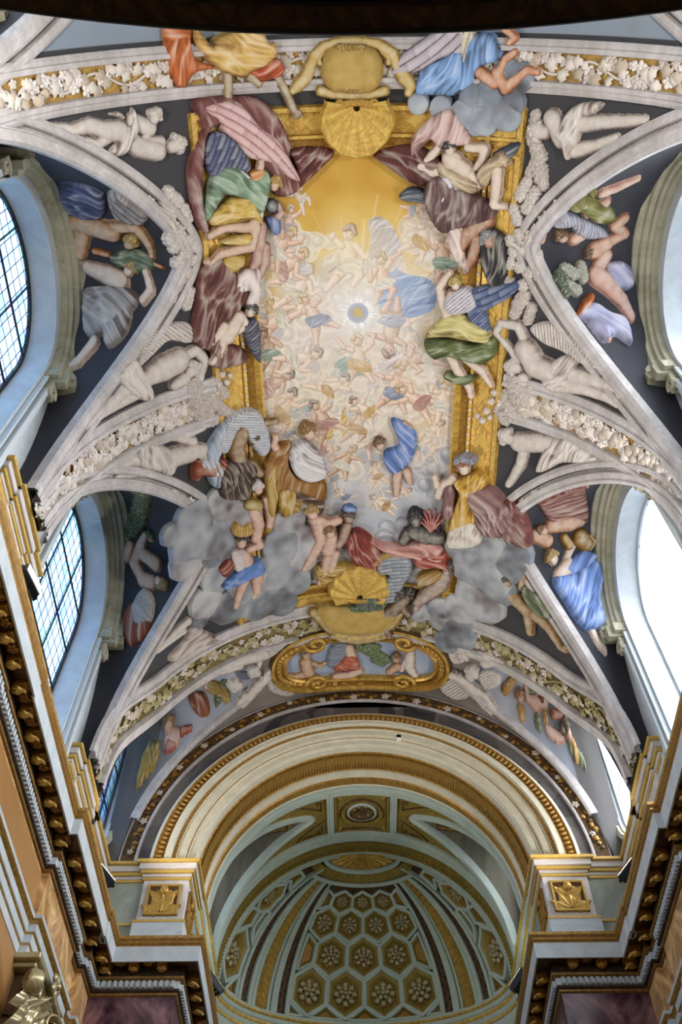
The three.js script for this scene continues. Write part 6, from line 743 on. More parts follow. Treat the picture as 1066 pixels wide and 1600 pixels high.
["angel_figure","angel in green tunic and yellow skirt under a great pink wing","figure",0,"b",[["pink_wing","#d0aaa9","w",0.17,[["p",0.0,0.12,-0.635,0.035,12,-2.79,-2.11,-2.4,-2.04,-2.1,-2.1,-1.78,-2.48,-1.45,-2.72,-1.23,-3.1,-1.07,-3.45,-1.39,-3.31,-1.61,-3.1,-2.02,-2.98,-2.24,-2.73,-2.45,-2.53,-2.55,-2.33,-2.69,-2.24]]],["blue_wing","#545a7a","w",0.15,[["p",0.0,0.12,-1.47,0.03,13,-2.65,-2.52,-2.31,-2.63,-2.01,-3.05,-2.07,-3.23,-2.49,-3.15,-2.7,-3.28,-2.86,-2.86]]],["body","#bf9d86","s",0.17,[["k",0.0,-1.78,-3.04,0.068,-1.83,-3.22,0.08],["k",0.0,-1.93,-4.0,0.118,-2.07,-4.18,0.107,-2.6,-4.11,0.095,-2.9,-4.23,0.072],["k",0.0,-1.97,-4.19,0.107,-2.09,-4.52,0.109,-2.7,-4.58,0.085,-2.94,-4.73,0.061],["k",0.01,-2.97,-4.66,0.036,-2.99,-4.69,0.034],["k",0.02,-2.96,-4.7,0.013,-2.98,-4.75,0.012],["k",0.02,-2.98,-4.69,0.013,-3.01,-4.74,0.012],["k",0.02,-3.0,-4.68,0.013,-3.03,-4.71,0.012],["k",0.02,-3.01,-4.66,0.013,-3.05,-4.69,0.012],["k",0.02,-2.94,-4.68,0.014,-2.95,-4.72,0.012]]],["green_tunic","#7f9a80","f",0.19,[["p",0.0,0.12,-0.502,0.06,9,-2.72,-3.21,-2.38,-3.06,-1.96,-3.33,-1.73,-3.18,-1.64,-3.4,-1.71,-3.69,-1.87,-3.97,-2.13,-3.71,-2.53,-3.56,-2.82,-3.86,-2.99,-3.94,-2.87,-3.5]]],["yellow_skirt","#c9a850","f",0.2,[["p",0.0,0.12,-2.93,0.06,9,-2.88,-3.87,-2.49,-3.64,-2.05,-3.66,-1.89,-3.94,-1.84,-4.14,-2.03,-4.04,-2.4,-4.06,-2.83,-4.05],["p",0.0,0.12,-0.128,0.04,9,-2.62,-4.34,-2.08,-4.29,-2.16,-4.47,-2.61,-4.41]]],["orange_cuff","#c07c2e","f",0.22,[["p",0.0,0.05,-0.082,0.03,12,-2.01,-3.2,-1.71,-3.21,-1.71,-3.37,-1.99,-3.38]]],["white_sash","#c7cdc6","f",0.22,[["p",0.0,0.05,-1.09,0.02,12,-2.23,-3.15,-2.04,-3.28,-1.83,-3.61,-1.82,-3.95,-1.9,-4.0,-1.94,-3.71,-2.11,-3.42]]],["head","#bf9d86","s",0.2,[["k",0.0,-1.58,-3.49,0.091,-1.55,-3.42,0.104],["k",0.02,-1.54,-3.46,0.016,-1.57,-3.49,0.022]]],["hair","#a98c42","c",0.21,[["k",0.0,-1.54,-3.38,0.091,-1.54,-3.38,0.091],["k",0.0,-1.62,-3.38,0.053,-1.51,-3.37,0.076],["k",0.0,-1.45,-3.48,0.046,-1.51,-3.37,0.069]]],["features","#5e4436","s",0.212,[["k",0.0,-1.58,-3.44,0.013,-1.58,-3.44,0.013],["k",0.0,-1.51,-3.48,0.013,-1.51,-3.48,0.013],["k",0.0,-1.6,-3.51,0.012,-1.57,-3.53,0.012]]]]],
["putto_figure","putto with a dark ball and blue cloth below the green-clad angel","figure",0,"b",[["body","#a98376","s",0.12,[["k",0.0,-1.86,-4.2,0.119,-1.92,-4.52,0.133,-1.99,-4.81,0.11,-2.13,-5.07,0.074],["k",0.0,-1.8,-4.59,0.109,-1.82,-4.87,0.098,-1.96,-5.14,0.062],["k",0.0,-1.61,-4.14,0.095,-1.44,-3.98,0.071,-1.51,-3.84,0.059]]],["blue_cloth","#6f83b2","f",0.14,[["p",0.0,0.12,-1.63,0.04,12,-1.74,-4.05,-1.52,-4.07,-1.46,-4.24,-1.56,-4.39,-1.68,-4.25]]],["ball","#5a5d64","s",0.15,[["k",0.0,-1.64,-3.84,0.129,-1.64,-3.84,0.129]]]]],
["maroon_drapery","dark maroon cloak hanging down the left of the frame above the white angel","drapery",0,"b",[["cloth","#6b4039","f",0.105,[["p",0.0,0.12,-2.05,0.07,7,-3.14,-4.86,-2.73,-4.63,-2.45,-4.93,-2.19,-5.44,-2.53,-5.78,-2.92,-5.99,-2.79,-6.25,-2.32,-6.54,-2.42,-6.8,-3.05,-6.74,-3.07,-6.42,-3.42,-6.13,-3.27,-5.39]]],["yellow_cloth","#b3933c","f",0.135,[["p",0.0,0.12,-0.625,0.05,10,-2.68,-4.66,-2.25,-4.65,-2.26,-4.86,-2.58,-4.96]]],["white_cloth","#d9cbc8","f",0.125,[["p",0.0,0.12,-1.47,0.04,9,-2.47,-5.07,-2.0,-4.92,-1.93,-5.25,-2.07,-5.76,-2.28,-5.6,-2.18,-5.36,-2.49,-5.39]]]]],
["putto_figure","dark-haired putto with blue wings seated on the maroon cloak left of the frame","figure",0,"b",[["wing","#4f5064","w",0.15,[["p",0.0,0.12,-1.47,0.03,12,-2.36,-5.97,-2.04,-5.97,-2.05,-6.81,-2.26,-6.48,-2.35,-6.2]]],["body","#cdb8a8","s",0.17,[["k",0.0,-2.45,-5.82,0.129,-2.63,-6.05,0.156,-2.72,-6.16,0.157],["k",0.0,-2.37,-5.81,0.077,-2.31,-6.01,0.078,-2.47,-6.08,0.078],["k",0.0,-2.78,-5.96,0.117,-3.07,-6.24,0.066,-3.19,-6.21,0.052],["k",0.0,-2.79,-6.14,0.131,-2.94,-6.5,0.093,-3.09,-6.6,0.067]]],["head","#cdb8a8","s",0.2,[["k",0.0,-2.21,-5.76,0.092,-2.16,-5.71,0.105],["k",0.02,-2.19,-5.72,0.017,-2.22,-5.75,0.022]]],["hair","#3a3a40","c",0.21,[["k",0.0,-2.12,-5.69,0.092,-2.12,-5.69,0.092],["k",0.0,-2.25,-5.64,0.054,-2.13,-5.66,0.077],["k",0.0,-2.09,-5.76,0.046,-2.13,-5.66,0.07]]],["features","#5e4436","s",0.212,[["k",0.0,-2.23,-5.69,0.013,-2.23,-5.69,0.013],["k",0.0,-2.16,-5.75,0.013,-2.16,-5.75,0.013],["k",0.0,-2.26,-5.76,0.012,-2.22,-5.79,0.012]]]]],
["maroon_drapery","dark red curtain under the top shell on the left of the golden sky","drapery",0,"b",[["cloth","#64302b","f",0.098,[["p",0.0,0.12,-2.16,0.06,7,-1.22,-2.91,-0.609,-2.89,-0.415,-3.01,-0.677,-3.26,-1.04,-3.55,-1.22,-3.66,-1.12,-3.24]]]]],
["maroon_drapery","dark red curtain under the top shell on the right of the golden sky","drapery",0,"b",[["cloth","#5d2f2a","f",0.098,[["p",0.0,0.12,-0.476,0.06,7,0.303,-3.02,0.947,-2.86,1.46,-3.02,1.57,-3.32,1.27,-3.56,0.962,-3.5,0.607,-3.28]]]]],
["draped_figure","tumbling figure in pink cloak and plum skirt at the upper right of frame","figure",0,"b",[["pink_cloak","#c9aba6","f",0.143,[["p",0.0,0.12,-2.09,0.06,8,1.0,-2.78,1.17,-2.56,1.45,-2.33,1.7,-2.26,1.89,-2.44,2.06,-2.7,2.03,-2.83,1.66,-2.87,1.53,-2.93,1.36,-2.77,1.22,-2.88,1.01,-3.08]]],["blue_sash","#4c5566","f",0.123,[["p",0.0,0.06,-2.59,0.03,12,2.51,-2.93,2.98,-2.73,2.84,-3.01,2.59,-3.09],["p",0.0,0.06,-2.95,0.03,12,0.779,-3.77,1.02,-3.6,1.35,-3.69,1.3,-3.84,0.971,-3.86]]],["body","#cdb8a8","s",0.163,[["k",0.0,1.55,-2.85,0.067,1.19,-3.23,0.091,1.4,-3.33,0.091,1.66,-3.25,0.136],["k",0.0,1.71,-3.07,0.146,2.01,-3.24,0.158],["k",0.0,1.83,-3.05,0.112,2.2,-3.38,0.091,2.28,-3.5,0.057],["k",0.0,2.04,-2.87,0.077,2.36,-2.87,0.088,2.32,-3.05,0.078,2.22,-3.2,0.056],["k",0.0,2.62,-3.2,0.112,2.63,-3.61,0.103,2.59,-3.81,0.081,2.8,-3.81,0.058],["k",0.01,2.74,-3.82,0.034,2.78,-3.81,0.032],["k",0.02,2.77,-3.78,0.012,2.82,-3.76,0.012],["k",0.02,2.77,-3.8,0.012,2.83,-3.79,0.012],["k",0.02,2.78,-3.82,0.012,2.83,-3.82,0.012],["k",0.02,2.78,-3.84,0.012,2.82,-3.85,0.012],["k",0.02,2.74,-3.78,0.013,2.78,-3.76,0.012]]],["tan_cloth","#b7a384","f",0.173,[["p",0.0,0.12,-0.436,0.05,10,1.53,-3.13,1.95,-3.3,2.28,-3.46,2.21,-3.64,1.85,-3.55,1.52,-3.37],["p",0.0,0.12,-2.24,0.05,9,2.27,-3.22,2.68,-2.87,2.85,-3.11,2.59,-3.2,2.45,-3.49,2.3,-3.44]]],["plum_skirt","#64484a","f",0.178,[["p",0.0,0.12,-1.7,0.07,7,1.31,-3.49,1.57,-3.35,1.93,-3.55,2.35,-3.69,2.63,-3.89,2.54,-4.08,2.26,-4.17,2.0,-4.25,1.64,-4.37,1.36,-4.05,1.25,-3.72]]],["white_sash","#c3c5d0","f",0.223,[["p",0.0,0.06,-1.71,0.03,12,1.48,-3.5,1.71,-3.34,1.93,-3.57,1.82,-3.69,1.69,-4.01,1.52,-3.89]]],["head","#cdb8a8","s",0.193,[["k",0.0,1.73,-2.93,0.088,1.69,-2.87,0.1],["k",0.02,1.73,-2.89,0.016,1.74,-2.93,0.021]]],["hair","#2f2b28","c",0.203,[["k",0.0,1.66,-2.85,0.088,1.66,-2.85,0.088],["k",0.0,1.62,-2.9,0.051,1.67,-2.82,0.073],["k",0.0,1.79,-2.84,0.044,1.67,-2.82,0.067]]],["features","#5e4436","s",0.205,[["k",0.0,1.69,-2.91,0.012,1.69,-2.91,0.012],["k",0.0,1.77,-2.88,0.012,1.77,-2.88,0.012],["k",0.0,1.73,-2.96,0.012,1.78,-2.95,0.012]]]]],
["draped_figure","grey-haired old man seen from behind with black cloak, right side of frame","figure",0,"b",[["black_cloak","#2b2a2d","f",0.107,[["p",0.0,0.12,-1.58,0.04,8,2.33,-4.22,2.76,-4.29,2.92,-4.71,2.9,-5.33,2.63,-5.25,2.43,-4.91]]],["body","#96664a","s",0.147,[["k",0.0,2.48,-4.09,0.152,2.14,-4.35,0.155,1.99,-4.63,0.109],["k",0.0,2.33,-4.45,0.131,2.25,-4.76,0.109,2.12,-5.04,0.074]]],["white_cloth","#d5c3bb","f",0.158,[["p",0.0,0.12,-1.33,0.04,10,1.75,-4.26,2.04,-4.24,2.04,-4.57,2.22,-5.03,2.01,-4.96,1.8,-4.65]]],["head","#96664a","s",0.177,[["k",0.0,2.59,-4.46,0.12,2.54,-4.38,0.137],["k",0.02,2.56,-4.41,0.022,2.59,-4.46,0.028]]],["hair","#7d8084","c",0.188,[["k",0.0,2.51,-4.34,0.12,2.51,-4.34,0.12],["k",0.0,2.43,-4.46,0.07,2.49,-4.32,0.1],["k",0.0,2.65,-4.31,0.06,2.49,-4.32,0.091]]],["features","#5e4436","s",0.19,[["k",0.0,2.52,-4.45,0.017,2.52,-4.45,0.017],["k",0.0,2.61,-4.38,0.017,2.61,-4.38,0.017],["k",0.0,2.59,-4.51,0.012,2.64,-4.47,0.012]]]]],
["angel_figure","angel with blue and white wings in yellow green skirt, right side of frame","figure",0,"b",[["wing","#54658c","w",0.143,[["p",0.0,0.12,-2.75,0.03,12,2.29,-5.42,2.51,-5.29,3.21,-5.13,3.03,-5.43,2.73,-5.65,2.52,-5.76],["p",0.0,0.12,-1.23,0.03,13,2.21,-5.75,2.49,-5.66,2.69,-6.17,2.52,-6.27,2.31,-6.05]]],["body","#cdb8a8","s",0.163,[["k",0.0,1.82,-5.12,0.074,1.63,-5.41,0.088,1.73,-5.75,0.102,1.86,-5.92,0.154],["k",0.0,1.92,-5.56,0.151,1.98,-5.78,0.165],["k",0.0,1.89,-6.67,0.119,2.11,-7.06,0.108,2.35,-7.35,0.082,2.4,-7.54,0.055],["k",0.0,2.25,-6.75,0.106,2.61,-6.97,0.094,2.82,-7.23,0.054],["k",0.01,2.4,-7.48,0.04,2.39,-7.53,0.038],["k",0.02,2.43,-7.52,0.014,2.44,-7.58,0.013],["k",0.02,2.41,-7.52,0.014,2.41,-7.59,0.013],["k",0.02,2.38,-7.52,0.014,2.37,-7.59,0.013],["k",0.02,2.36,-7.52,0.014,2.34,-7.57,0.013],["k",0.02,2.44,-7.48,0.015,2.45,-7.53,0.013]]],["white_wing","#c4c2cb","w",0.188,[["p",0.0,0.12,-1.34,0.03,13,1.77,-5.6,2.18,-5.33,2.41,-5.67,2.06,-5.88,1.81,-5.85]]],["green_skirt","#5d6b3c","f",0.173,[["p",0.0,0.12,-2.83,0.07,8,1.4,-6.44,1.83,-6.39,2.41,-6.45,2.76,-6.23,2.83,-6.53,2.7,-6.77,2.36,-6.83,1.85,-6.77,1.59,-6.86,1.39,-6.65],["p",0.0,0.12,0.156,0.04,9,1.82,-7.15,2.14,-7.11,2.48,-7.13,2.25,-7.33,1.85,-7.26]]],["yellow_skirt","#c6bb7a","f",0.193,[["p",0.0,0.12,-0.043,0.06,9,1.66,-6.04,1.99,-5.85,2.33,-5.95,2.65,-6.1,2.75,-6.36,2.39,-6.38,1.81,-6.36,1.39,-6.4]]],["head","#cdb8a8","s",0.193,[["k",0.0,1.96,-5.33,0.09,1.95,-5.27,0.102],["k",0.02,1.95,-5.29,0.016,1.96,-5.33,0.021]]],["hair","#b09a55","c",0.203,[["k",0.0,1.94,-5.23,0.089,1.94,-5.23,0.089],["k",0.0,1.86,-5.29,0.052,1.93,-5.21,0.074],["k",0.0,2.04,-5.24,0.045,1.93,-5.21,0.068]]],["features","#5e4436","s",0.205,[["k",0.0,1.91,-5.31,0.012,1.91,-5.31,0.012],["k",0.0,2.0,-5.28,0.012,2.0,-5.28,0.012],["k",0.0,1.95,-5.37,0.012,1.99,-5.36,0.012]]]]],
["winged_figure","bronze-skinned winged man with raised arm and striped dark skirt, left of sky","figure",0,"b",[["wing","#b9bcc4","w",0.143,[["p",0.0,0.12,-2.21,0.035,11,-3.19,-8.41,-2.88,-7.93,-2.45,-7.77,-2.1,-7.97,-1.95,-8.67,-2.16,-8.9,-2.39,-8.57,-2.62,-8.13,-2.95,-8.6],["p",0.0,0.12,-0.629,0.02,12,-3.62,-8.64,-3.25,-8.65,-2.95,-8.99,-3.06,-9.17,-3.46,-8.97]]],["body","#83633c","s",0.173,[["k",0.0,-2.5,-8.13,0.128,-2.17,-8.15,0.1,-1.83,-8.14,0.071],["k",0.0,-2.6,-8.25,0.186,-2.74,-8.57,0.203,-2.68,-8.89,0.177],["k",0.0,-2.43,-9.02,0.133,-2.24,-9.29,0.105],["k",0.01,-1.86,-8.15,0.048,-1.8,-8.15,0.046],["k",0.02,-1.82,-8.11,0.017,-1.75,-8.09,0.015],["k",0.02,-1.82,-8.14,0.017,-1.74,-8.14,0.015],["k",0.02,-1.81,-8.17,0.017,-1.74,-8.18,0.015],["k",0.02,-1.81,-8.19,0.017,-1.76,-8.22,0.015],["k",0.02,-1.86,-8.1,0.018,-1.81,-8.08,0.015]]],["striped_skirt","#4a3630","f",0.193,[["p",0.0,0.12,-1.19,0.07,12,-3.06,-8.86,-2.59,-8.84,-2.29,-9.14,-2.49,-9.4,-2.58,-9.79,-3.22,-9.55]]],["head","#83633c","s",0.193,[["k",0.0,-2.31,-8.51,0.094,-2.28,-8.44,0.106],["k",0.02,-2.27,-8.48,0.017,-2.3,-8.52,0.022]]],["hair","#4b3a26","c",0.203,[["k",0.0,-2.27,-8.4,0.093,-2.27,-8.4,0.093],["k",0.0,-2.35,-8.38,0.054,-2.24,-8.39,0.078],["k",0.0,-2.19,-8.52,0.047,-2.24,-8.39,0.071]]],["features","#5e4436","s",0.205,[["k",0.0,-2.31,-8.45,0.013,-2.31,-8.45,0.013],["k",0.0,-2.24,-8.51,0.013,-2.24,-8.51,0.013],["k",0.0,-2.33,-8.53,0.012,-2.3,-8.56,0.012]]]]],
["draped_figure","woman in white dress and orange brown robe lifting one hand, left of sky","figure",0,"b",[["orange_robe","#93652c","f",0.143,[["p",0.0,0.12,-2.13,0.07,7,-1.99,-8.84,-1.5,-8.72,-1.58,-9.14,-1.4,-9.55,-0.763,-9.79,-0.818,-10.25,-1.3,-9.98,-1.84,-9.82,-2.04,-10.19,-2.17,-9.47]]],["body","#bf9d86","s",0.173,[["k",0.0,-1.76,-8.95,0.103,-1.89,-8.68,0.087,-1.82,-8.5,0.072],["k",0.0,-1.26,-8.94,0.117,-0.986,-9.21,0.104,-0.852,-9.43,0.09],["k",0.01,-1.84,-8.54,0.043,-1.83,-8.49,0.04],["k",0.02,-1.87,-8.49,0.015,-1.87,-8.42,0.013],["k",0.02,-1.84,-8.5,0.015,-1.83,-8.42,0.013],["k",0.02,-1.82,-8.5,0.015,-1.8,-8.44,0.013],["k",0.02,-1.8,-8.51,0.015,-1.77,-8.47,0.013],["k",0.02,-1.88,-8.52,0.016,-1.89,-8.47,0.013]]],["white_dress","#ccc9cb","f",0.193,[["p",0.0,0.12,-0.838,0.06,10,-1.56,-8.86,-1.19,-8.7,-0.842,-9.05,-0.743,-9.57,-1.12,-9.7,-1.42,-9.5,-1.55,-9.14]]],["gold_cloth","#b08f3e","f",0.183,[["p",0.0,0.12,-1.71,0.05,10,-2.1,-9.33,-1.83,-9.15,-1.84,-9.79,-1.99,-10.4,-2.13,-10.21],["p",0.0,0.12,-1.62,0.05,9,-1.84,-9.82,-1.47,-9.86,-1.52,-10.38,-1.82,-10.45]]],["head","#bf9d86","s",0.193,[["k",0.0,-1.07,-8.57,0.125,-1.12,-8.48,0.142],["k",0.02,-1.08,-8.51,0.022,-1.06,-8.57,0.029]]],["hair","#8a6636","c",0.203,[["k",0.0,-1.15,-8.43,0.124,-1.15,-8.43,0.124],["k",0.0,-1.22,-8.51,0.073,-1.14,-8.39,0.103],["k",0.0,-0.984,-8.44,0.062,-1.14,-8.39,0.095]]],["features","#5e4436","s",0.205,[["k",0.0,-1.13,-8.53,0.017,-1.13,-8.53,0.017],["k",0.0,-1.03,-8.5,0.017,-1.03,-8.5,0.017],["k",0.0,-1.08,-8.62,0.012,-1.02,-8.61,0.012]]]]],
["putto_figure","pale helmeted putto below the striped-skirted winged man","figure",0,"b",[["body","#c29a86","s",0.15,[["k",0.0,-2.45,-10.15,0.17,-2.39,-10.55,0.173,-2.45,-10.87,0.143],["k",0.0,-2.14,-9.96,0.092,-2.05,-10.39,0.109,-2.1,-10.63,0.095]]],["cuirass","#a08848","s",0.18,[["k",0.0,-2.54,-9.96,0.154,-2.36,-10.06,0.139]]],["head","#c29a86","s",0.2,[["k",0.0,-2.32,-9.66,0.109,-2.33,-9.57,0.124],["k",0.02,-2.33,-9.6,0.02,-2.32,-9.66,0.026]]],["hair","#c9c5c2","c",0.21,[["k",0.0,-2.33,-9.52,0.109,-2.33,-9.52,0.109],["k",0.0,-2.44,-9.56,0.064,-2.34,-9.49,0.09],["k",0.0,-2.22,-9.58,0.054,-2.34,-9.49,0.083]]],["features","#5e4436","s",0.212,[["k",0.0,-2.38,-9.61,0.015,-2.38,-9.61,0.015],["k",0.0,-2.28,-9.61,0.015,-2.28,-9.61,0.015],["k",0.0,-2.35,-9.7,0.012,-2.29,-9.7,0.012]]]]],
["putto_figure","putto with gold crown and bright blue sash on the left grey cloud","figure",0,"b",[["body","#c29a86","s",0.18,[["k",0.0,-2.78,-11.22,0.162,-2.66,-11.68,0.181],["k",0.0,-2.65,-11.09,0.097,-2.37,-11.08,0.096,-2.46,-10.71,0.079],["k",0.0,-2.85,-11.89,0.15,-3.01,-12.22,0.118,-3.1,-12.49,0.085],["k",0.0,-2.49,-11.85,0.166,-2.55,-12.29,0.118,-2.69,-12.5,0.085],["k",0.01,-2.47,-10.74,0.04,-2.46,-10.7,0.038],["k",0.02,-2.49,-10.69,0.014,-2.49,-10.63,0.012],["k",0.02,-2.47,-10.7,0.014,-2.46,-10.63,0.012],["k",0.02,-2.45,-10.71,0.014,-2.43,-10.65,0.012],["k",0.02,-2.43,-10.72,0.014,-2.4,-10.68,0.012],["k",0.02,-2.5,-10.72,0.015,-2.51,-10.67,0.012]]],["wing","#cdbdbb","w",0.21,[["p",0.0,0.05,-1.83,0.03,14,-3.09,-11.0,-2.8,-11.01,-2.7,-11.32,-2.94,-11.61,-3.08,-11.38]]],["blue_sash","#5f83c0","f",0.23,[["p",0.0,0.12,-3.02,0.05,12,-3.44,-11.71,-2.93,-11.51,-2.46,-11.43,-2.32,-11.79,-2.68,-11.85,-3.26,-11.9]]],["red_cloth","#8f4a3a","f",0.18,[["p",0.0,0.12,-2.74,0.04,10,-3.46,-11.29,-3.16,-11.14,-3.05,-11.42,-3.31,-11.59]]],["head","#c29a86","s",0.23,[["k",0.0,-2.84,-10.84,0.126,-2.82,-10.74,0.143],["k",0.02,-2.8,-10.8,0.023,-2.83,-10.85,0.03]]],["hair","#332c2a","c",0.24,[["k",0.0,-2.82,-10.68,0.126,-2.82,-10.68,0.126],["k",0.0,-2.91,-10.67,0.073,-2.78,-10.67,0.105],["k",0.0,-2.69,-10.84,0.063,-2.78,-10.67,0.096]]],["features","#5e4436","s",0.242,[["k",0.0,-2.85,-10.76,0.018,-2.85,-10.76,0.018],["k",0.0,-2.75,-10.84,0.018,-2.75,-10.84,0.018],["k",0.0,-2.87,-10.87,0.012,-2.82,-10.91,0.012]]],["crown","#b8903a","w",0.28,[["p",0.0,0.05,-1.65,0.02,22,-3.03,-10.52,-2.95,-10.25,-2.78,-10.41,-2.59,-10.37,-2.58,-10.64,-2.8,-10.67]]]]],
["putto_figure","blond putto on the pale cloud left of the lower shell, leftmost of three","figure",0,"b",[["body","#c29a86","s",0.18,[["k",0.0,-1.03,-10.69,0.157,-0.717,-10.83,0.142,-0.482,-10.75,0.11],["k",0.0,-0.904,-11.23,0.145,-1.16,-11.72,0.131,-1.35,-12.01,0.066],["k",0.0,-0.966,-10.85,0.158,-0.905,-11.26,0.161]]],["head","#c29a86","s",0.23,[["k",0.0,-1.09,-10.53,0.124,-1.11,-10.42,0.141],["k",0.02,-1.1,-10.46,0.022,-1.09,-10.53,0.029]]],["hair","#a3844a","c",0.24,[["k",0.0,-1.11,-10.36,0.123,-1.11,-10.36,0.123],["k",0.0,-1.23,-10.43,0.072,-1.12,-10.33,0.102],["k",0.0,-0.988,-10.42,0.062,-1.12,-10.33,0.094]]],["features","#5e4436","s",0.242,[["k",0.0,-1.16,-10.47,0.017,-1.16,-10.47,0.017],["k",0.0,-1.05,-10.46,0.017,-1.05,-10.46,0.017],["k",0.0,-1.12,-10.58,0.012,-1.06,-10.57,0.012]]]]],
["putto_figure","brown-haired putto with dangling legs and gold cloth just above the lower shell","figure",0,"b",[["body","#c29a86","s",0.188,[["k",0.0,-0.666,-11.18,0.16,-0.733,-11.53,0.195],["k",0.0,-0.736,-11.64,0.131,-0.854,-12.16,0.1,-0.984,-12.44,0.067],["k",0.0,-0.587,-11.65,0.131,-0.687,-12.11,0.1,-0.784,-12.36,0.067]]],["gold_cloth","#b39242","f",0.147,[["p",0.0,0.12,-0.095,0.03,9,-1.0,-12.0,-0.25,-12.04,-0.327,-12.25,-0.94,-12.52]]],["head","#c29a86","s",0.237,[["k",0.0,-0.687,-11.08,0.115,-0.699,-10.99,0.13],["k",0.02,-0.695,-11.02,0.021,-0.687,-11.08,0.027]]],["hair","#7e5a3a","c",0.247,[["k",0.0,-0.706,-10.93,0.114,-0.706,-10.93,0.114],["k",0.0,-0.808,-11.0,0.067,-0.71,-10.9,0.095],["k",0.0,-0.59,-10.98,0.057,-0.71,-10.9,0.087]]],["features","#5e4436","s",0.249,[["k",0.0,-0.743,-11.03,0.016,-0.743,-11.03,0.016],["k",0.0,-0.645,-11.02,0.016,-0.645,-11.02,0.016],["k",0.0,-0.708,-11.13,0.012,-0.655,-11.13,0.012]]]]],
["putto_figure","dusky putto with a blue crown above the lower shell","figure",0,"b",[["body","#8a6a58","s",0.18,[["k",0.0,-0.28,-10.9,0.127,-0.388,-11.24,0.128,-0.494,-11.44,0.097]]],["head","#8a6a58","s",0.23,[["k",0.0,-0.241,-10.7,0.113,-0.226,-10.61,0.128],["k",0.02,-0.231,-10.65,0.02,-0.241,-10.7,0.027]]],["hair","#4a3a30","c",0.24,[["k",0.0,-0.217,-10.56,0.113,-0.217,-10.56,0.113],["k",0.0,-0.332,-10.59,0.066,-0.213,-10.53,0.094],["k",0.0,-0.12,-10.64,0.056,-0.213,-10.53,0.086]]],["features","#5e4436","s",0.242,[["k",0.0,-0.281,-10.64,0.016,-0.281,-10.64,0.016],["k",0.0,-0.184,-10.66,0.016,-0.184,-10.66,0.016],["k",0.0,-0.274,-10.74,0.012,-0.222,-10.75,0.012]]],["crown","#5f7fae","s",0.28,[["k",0.0,-0.303,-10.39,0.093,-0.131,-10.43,0.078]]]]],
["draped_figure","falling figure in bright blue cloth at the centre of the clouds","figure",0,"b",[["body","#bf9d86","s",0.038,[["k",0.0,0.859,-9.54,0.12,0.836,-9.84,0.106,0.841,-10.14,0.077],["k",0.0,1.06,-9.55,0.105,1.12,-9.82,0.076],["k",0.0,1.09,-8.51,0.072,0.974,-8.4,0.057]]],["blue_cloth","#6382bd","f",0.058,[["p",0.0,0.12,-1.06,0.06,9,0.573,-9.06,0.875,-8.89,0.687,-8.31,1.08,-8.45,1.24,-8.68,1.19,-9.17,0.97,-9.51,0.719,-9.61,0.548,-9.32]]],["head","#bf9d86","s",0.088,[["k",0.0,0.472,-8.95,0.095,0.448,-8.87,0.108],["k",0.02,0.457,-8.9,0.017,0.472,-8.95,0.022]]],["hair","#6d4f38","c",0.098,[["k",0.0,0.434,-8.83,0.094,0.434,-8.83,0.094],["k",0.0,0.361,-8.91,0.055,0.427,-8.81,0.079],["k",0.0,0.535,-8.84,0.047,0.427,-8.81,0.072]]],["features","#5e4436","s",0.1,[["k",0.0,0.419,-8.92,0.013,0.419,-8.92,0.013],["k",0.0,0.498,-8.89,0.013,0.498,-8.89,0.013],["k",0.0,0.462,-8.99,0.012,0.504,-8.97,0.012]]]]],
